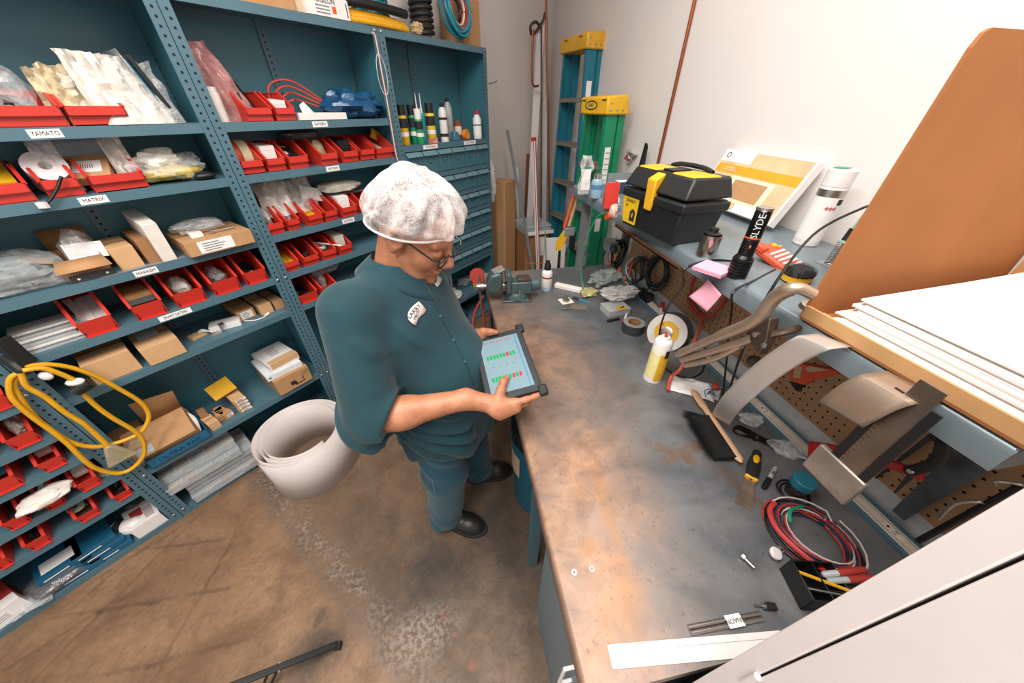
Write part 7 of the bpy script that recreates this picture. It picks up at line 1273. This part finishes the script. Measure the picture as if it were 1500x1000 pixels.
def stick_on(pts, name, m, par, off=.0015):                          # small patch sewn on the shirt: pixels to points on the cloth
    H_ = [hit(x, y, off)[0] for x, y in pts]; H_ = [h for h in H_ if h is not None]
    if len(H_) < 3: return None
    cc = sum(H_, Vector())/len(H_); cpt = hit(sum(p[0] for p in pts)/len(pts), sum(p[1] for p in pts)/len(pts), off+.001)[0] or cc; vs = [tuple(h-Vector(ORG)) for h in H_]+[tuple(cpt-Vector(ORG))]; n = len(H_)
    return MB().add(vs, [(i, (i+1) % n, n) for i in range(n)]).build(name, m, par, solid=.0015)
PT = [(560+x/5, 420+y/5) for x, y in ((265, 108), (295, 138), (320, 170), (305, 195), (282, 212), (262, 232), (252, 258), (243, 285), (222, 272), (205, 258), (190, 240), (183, 215), (190, 185), (205, 160), (235, 130))]
pe = stick_on([((x-609)*1.1+609, (y-459)*1.1+459) for x, y in PT], 'patch_edge', M['ink'], shirt, .0006); pt = stick_on(PT, 'name_patch', mat('#d8cdcb', .7), shirt, .0022)
def patch_text(s_, px, py, qx, qy, size, par):
    a, n = hit(px, py, .0055); e, _ = hit(qx, qy, .0055)
    if a is None or e is None: return
    ux = (e-a).normalized(); nz = n; uy = nz.cross(ux).normalized(); ux = uy.cross(nz); A = Matrix((ux, uy, nz)).transposed().to_4x4(); A.translation = (a+e)/2-Vector(ORG); text(s_, size, M['ink'], par, A)
patch_text('LARRY', 601.5, 461, 610, 451, .017, pt); patch_text('MECH', 608, 464, 611, 458, .011, pt)
stick_on([(634, 412), (640, 404), (646, 409), (644, 416), (640, 421), (637, 418)], 'emblem_patch', mat('#cfc6c4', .7), shirt, .003)
pl = [hit(*p, .0012)[0] for p in ((618, 418), (626, 430), (636, 447), (646, 466), (656, 484), (666, 502), (674, 517), (682, 533), (688, 548), (692, 562))]; pl = [p-Vector(ORG) for p in pl if p is not None]
MB().tube(smoothpath(pl, 4), .0016, 6).build('placket_seam', mat('#0e3640', .8), shirt)
for px, py in ((625, 428), (645, 463), (664, 498), (681, 530)):
    h_, n = hit(px, py, .001)
    if h_ is not None: MB().lathe([(0, .003), (.004, .003), (.0055, .001), (.0055, 0)], 12, Matrix.Translation(h_-Vector(ORG)) @ n.to_track_quat('Z', 'Y').to_matrix().to_4x4()).build('button', mat('#3b5a62', .3), shirt)
# collar
cb_ = V3(-.183, .955, 1.392); ca = V3(*hd(-.03, 0, -.04))-cb_; ca /= np.linalg.norm(ca); ca = ca*.5+V3(0, 0, .5); ca /= np.linalg.norm(ca); cf_ = FW-ca*(FW@ca); cf_ /= np.linalg.norm(cf_); cr = np.cross(cf_, ca)
def colf(u, v):
    th = (u-.5)*2*pi*.94; fr = abs(u-.5)*2; pt_ = max(0, fr-.72)/.28
    if v < .4: k = v/.4; rad = .074-.004*k; z = -.012+.05*k
    else: k = (v-.4)/.6; rad = .070+.043*k+.022*k*pt_; z = .038-.052*k-.040*k*pt_
    th2 = pi+th*1.0
    p = cb_+cf_*(cos(th2)*rad*(1.06))*1+cr*(sin(th2)*rad*.98)+ca*z-V3(*ORG); return tuple(p)
MB().grid(colf, 44, 10).build('collar', shirtm, shirt, solid=.003, ang=70)
# --- trousers
t_ = SDF((-.36, .68, .03), (.20, 1.26, .98), .006)
for hp, kn_, an in (((-.15, .865, .90), (-.150, .845, .50), (-.195, .872, .07)), ((-.075, 1.0, .90), (-.035, 1.06, .50), (-.005, 1.105, .07))):
    t_.cap(hp, kn_, .108, .090, .02); t_.cap(kn_, an, .090, .078, .03)
t_.ell((-.11, .93, .90), (.15, .17, .12), BR3, .04); t_.cutz(.062, 'above')
t_.warp(lambda P: .006*np.sin(24*P[:, 2]+34*P[:, 0]-22*P[:, 1]+3*np.sin(9*P[:, 2]))*np.sin(13*P[:, 2]+20*P[:, 1])+.004*np.sin(60*P[:, 2]-30*P[:, 0]+4*np.sin(20*P[:, 1]))*np.clip((.28-P[:, 2])/.15, 0, 1)); tr_ = t_.build('trousers', trom, man, ORG, 2)
sm_ = []
bvt = BVHTree.FromPolygons([v.co+Vector(ORG) for v in tr_.data.vertices], [tuple(p.vertices) for p in tr_.data.polygons])
for px, py in ((630, 690), (634, 705), (637, 720), (639, 735), (640, 750), (641, 757)):
    o_, n, i, d_ = bvt.ray_cast(Vector((0, 0, CAMH)), ray(px, py).normalized())
    if o_ is not None: sm_.append(o_+n*.001-Vector(ORG))
if len(sm_) > 2: MB().tube(smoothpath(sm_, 3), .0013, 5).build('side_seam', mat('#6f8f99', .8), tr_)
# --- shoes
lea = mat('#23211f', .42, 0, .25, 30, .25, name='worn_black_leather')
for nm, hl_, te in (('shoe', (-.240, .897), (-.030, .808)), ('shoe', (-.060, 1.103), (.160, 1.112))):
    a, e = V3(*hl_, 0), V3(*te, 0); u = (e-a)/np.linalg.norm(e-a); Lh = np.linalg.norm(e-a); w = V3(-u[1], u[0], 0)
    s_ = SDF(np.minimum(a, e)-.1+V3(0, 0, .08), np.maximum(a, e)+V3(.1, .1, .2), .0045)
    s_.cap(a+u*.02+V3(0, 0, .045), a+u*Lh*.45+V3(0, 0, .048), .043, .046, 0); s_.cap(a+u*Lh*.4+V3(0, 0, .045), a+u*(Lh*.78)+V3(0, 0, .036), .046, .05, .03); s_.cap(a+u*(Lh*.75)+V3(0, 0, .034), a+u*(Lh*.93)+V3(0, 0, .032), .05, .040, .02); s_.cap(a+u*.04+V3(0, 0, .06), a+u*.035+V3(0, 0, .13), .045, .045, .03); s_.cutz(.018, 'above')
    so = s_.build(nm, lea, man, ORG, 2)
    ol = [(0.0, -.030), (.05, -.040), (Lh*.4, -.042), (Lh*.75, -.055), (Lh*.95, -.048), (Lh+.03, -.025), (Lh+.042, 0), (Lh+.03, .025), (Lh*.95, .048), (Lh*.75, .055), (Lh*.4, .042), (.05, .040), (0, .030), (-.02, .015), (-.02, -.015)]
    MB().prism([tuple((a+u*p-V3(*ORG)+w*q)[:2]) for p, q in ol], 0.0, .02).build('sole', M['rubber'], so, bevel=.004)
    for k in range(4): p0 = a+u*(Lh*(.42+.07*k)); zt_ = .100-.007*k; MB().tube(smoothpath([tuple(p0-w*.024+V3(0, 0, zt_-.012)-V3(*ORG)), tuple(p0+V3(0, 0, zt_)-V3(*ORG)), tuple(p0+w*.024+V3(0, 0, zt_-.012)-V3(*ORG))]), .0024, 6).build('lace', mat('#3d3a36', .8), so)
    MB().tube(smoothpath([tuple(a+u*(Lh*.45)-w*.04+V3(0, 0, .06)-V3(*ORG)), tuple(a+u*(Lh*.66)-w*.026+V3(0, 0, .088)-V3(*ORG)), tuple(a+u*(Lh*.70)+V3(0, 0, .09)-V3(*ORG)), tuple(a+u*(Lh*.66)+w*.026+V3(0, 0, .088)-V3(*ORG)), tuple(a+u*(Lh*.45)+w*.04+V3(0, 0, .06)-V3(*ORG))], 5), .0016, 5).build('vamp_seam', M['rubber'], so)
# --- hair, net, glasses
def L_(p): return tuple(V3(*p)-V3(*ORG))
hr = SDF(HC-.17, HC+.17, .005); hr.ell(hd(-.018, 0, .034), hs(.100, .082, .092), HR, 0); hr.plane(hd(.055, 0, .04), hf_*.9-hu*.25); hr.plane(hd(0, 0, -.045), -hu); hr.build('hair', mat('#33312f', .6, 0, .3, 120), man, ORG, 2)
def net(u, v):
    th = 2*pi*u; ph = v*pi*.5; rim = 1-v; wr = (.012*sin(9*th+1.3*sin(3*th))+.009*sin(17*th+2)*abs(sin(5*th)))*(.25+.75*rim)*min(1, v/.16)
    puff = 1+.0*rim; ro = cos(ph)**.62; zr = -.014+.046*cos(th); z = zr+(.128-zr)*sin(ph)**.9; x = ((.128 if cos(th) < 0 else .128-.012*cos(th))+wr)*cos(th)*ro-.014; y = (.108+wr)*sin(th)*ro
    if v < .10: k = v/.10; q_ = (.90-.05*max(0, cos(th))); x = -.012+(x+.012)*(q_+(1-q_)*k); y = y*(.86+.14*k)
    n_ = noise.noise(Vector((x*30, y*30, z*30)))*.004
    return L_(hd(x+n_, y+n_, z+n_*.5))
nb_ = MB().grid(net, 90, 26).build('hair_net', make_net(), man, ang=80)
MB().tube([L_(hd(*[q for q in ((-.012+(.128*.90 if cos(t) < 0 else .114*(.90-.05*cos(t)))*cos(t), .108*.86*sin(t), -.015+.046*cos(t)))])) for t in [2*pi*i/60 for i in range(60)]], .0032, 6, True).build('elastic_band', mat('#ece3e0', .8), nb_)
gl = MB()
for sg in (-1, 1):
    rim = [(.112-.004*abs(cos(t)), sg*.034+.026*cos(t)*(1 if abs(cos(t)) < .8 else .96), -.016+.018*sin(t)) for t in [2*pi*i/24 for i in range(24)]]
    gl.tube([L_(hd(*p)) for p in rim], .0019, 6, True); gl.tube([L_(hd(.106, sg*.060, -.008)), L_(hd(.098, sg*.076, -.004)), L_(hd(.03, sg*.083, -.002)), L_(hd(-.01, sg*.086, -.004))], .0028, 6)
gl.tube([L_(hd(.112, -.009, -.010)), L_(hd(.116, 0, -.007)), L_(hd(.112, .009, -.010))], .002, 6); go = gl.build('glasses', M['blackg'], man)
for sg in (-1, 1): MB().add([L_(hd(.110, sg*.034+.025*cos(t), -.016+.017*sin(t))) for t in [2*pi*i/20 for i in range(20)]], [tuple(range(20))]).build('lens', mat('#c8d0d2', .05, alpha=.22), go, smooth=False)
# undershirt triangle at the neck
# --- tablet (held: a thing of its own)
tc = tuple(TL_+tu*TWd/2+tv*THt/2); T0 = Matrix((Vector(tu), Vector(-tv), Vector(tn))).transposed().to_4x4(); T0.translation = tc
tab = thing('tablet', 'rugged black tablet showing a status screen in the hands of the person', 'tablet'); tab.matrix_world = T0; w_, h_ = TWd, THt
MB().bb(-w_/2, w_/2, -h_/2, h_/2, -.008, .006).build('case', mat('#22282c', .55), tab, bevel=.004)
for x in (-1, 1):
    for y in (-1, 1): MB().bb(x*w_/2-.014-.002*x, x*w_/2+.014-.002*x, y*h_/2-.018, y*h_/2+.018, -.010, .009).build('corner_bumper', M['rubber'], tab, bevel=.006)
sx0, sx1, sy0, sy1 = -w_/2+.018, w_/2-.020, -h_/2+.022, h_/2-.024
sc = MB().bb(sx0, sx1, sy0, sy1, .006, .0068).build('screen', mat('#6f8791', .15, 0, .05, 12, emit=.22), tab); gw = sx1-sx0; gh = sy1-sy0
MB().bb(sx1-gw*.10, sx1-gw*.06, sy0, sy1, .0069, .0071).build('title_bar', mat('#4f7f98', .2, emit=.15), sc, smooth=False)
gm, rm_ = mat('#1d8a4f', .2, emit=.25), mat('#c2274b', .2, emit=.25)
for k in range(9):
    x = sx0+gw*(.09+.082*k)
    for y, hh in ((sy0+gh*.60, .017), (sy0+gh*.20, .017)):
        MB().bb(x, x+gw*.062, y, y+hh, .0069, .0072).build('status_cell', rm_ if k == 6 or (k == 8 and y < sy0+gh*.4) else gm, sc, smooth=False)
    MB().bb(x+.003, x+.006, sy0+gh*.44, sy0+gh*.47, .0069, .0072).build('small_mark', gm if k % 2 else M['grey'], sc, smooth=False); MB().bb(x+.002, x+.007, sy0+gh*.93, sy0+gh*.95, .0069, .0072).build('icon', rm_, sc, smooth=False)
    MB().bb(x+.004, x+.0052, sy0+gh*.70, sy0+gh*.88, .0069, .007).build('text_line', mat('#7f98a3', .3), sc, smooth=False)
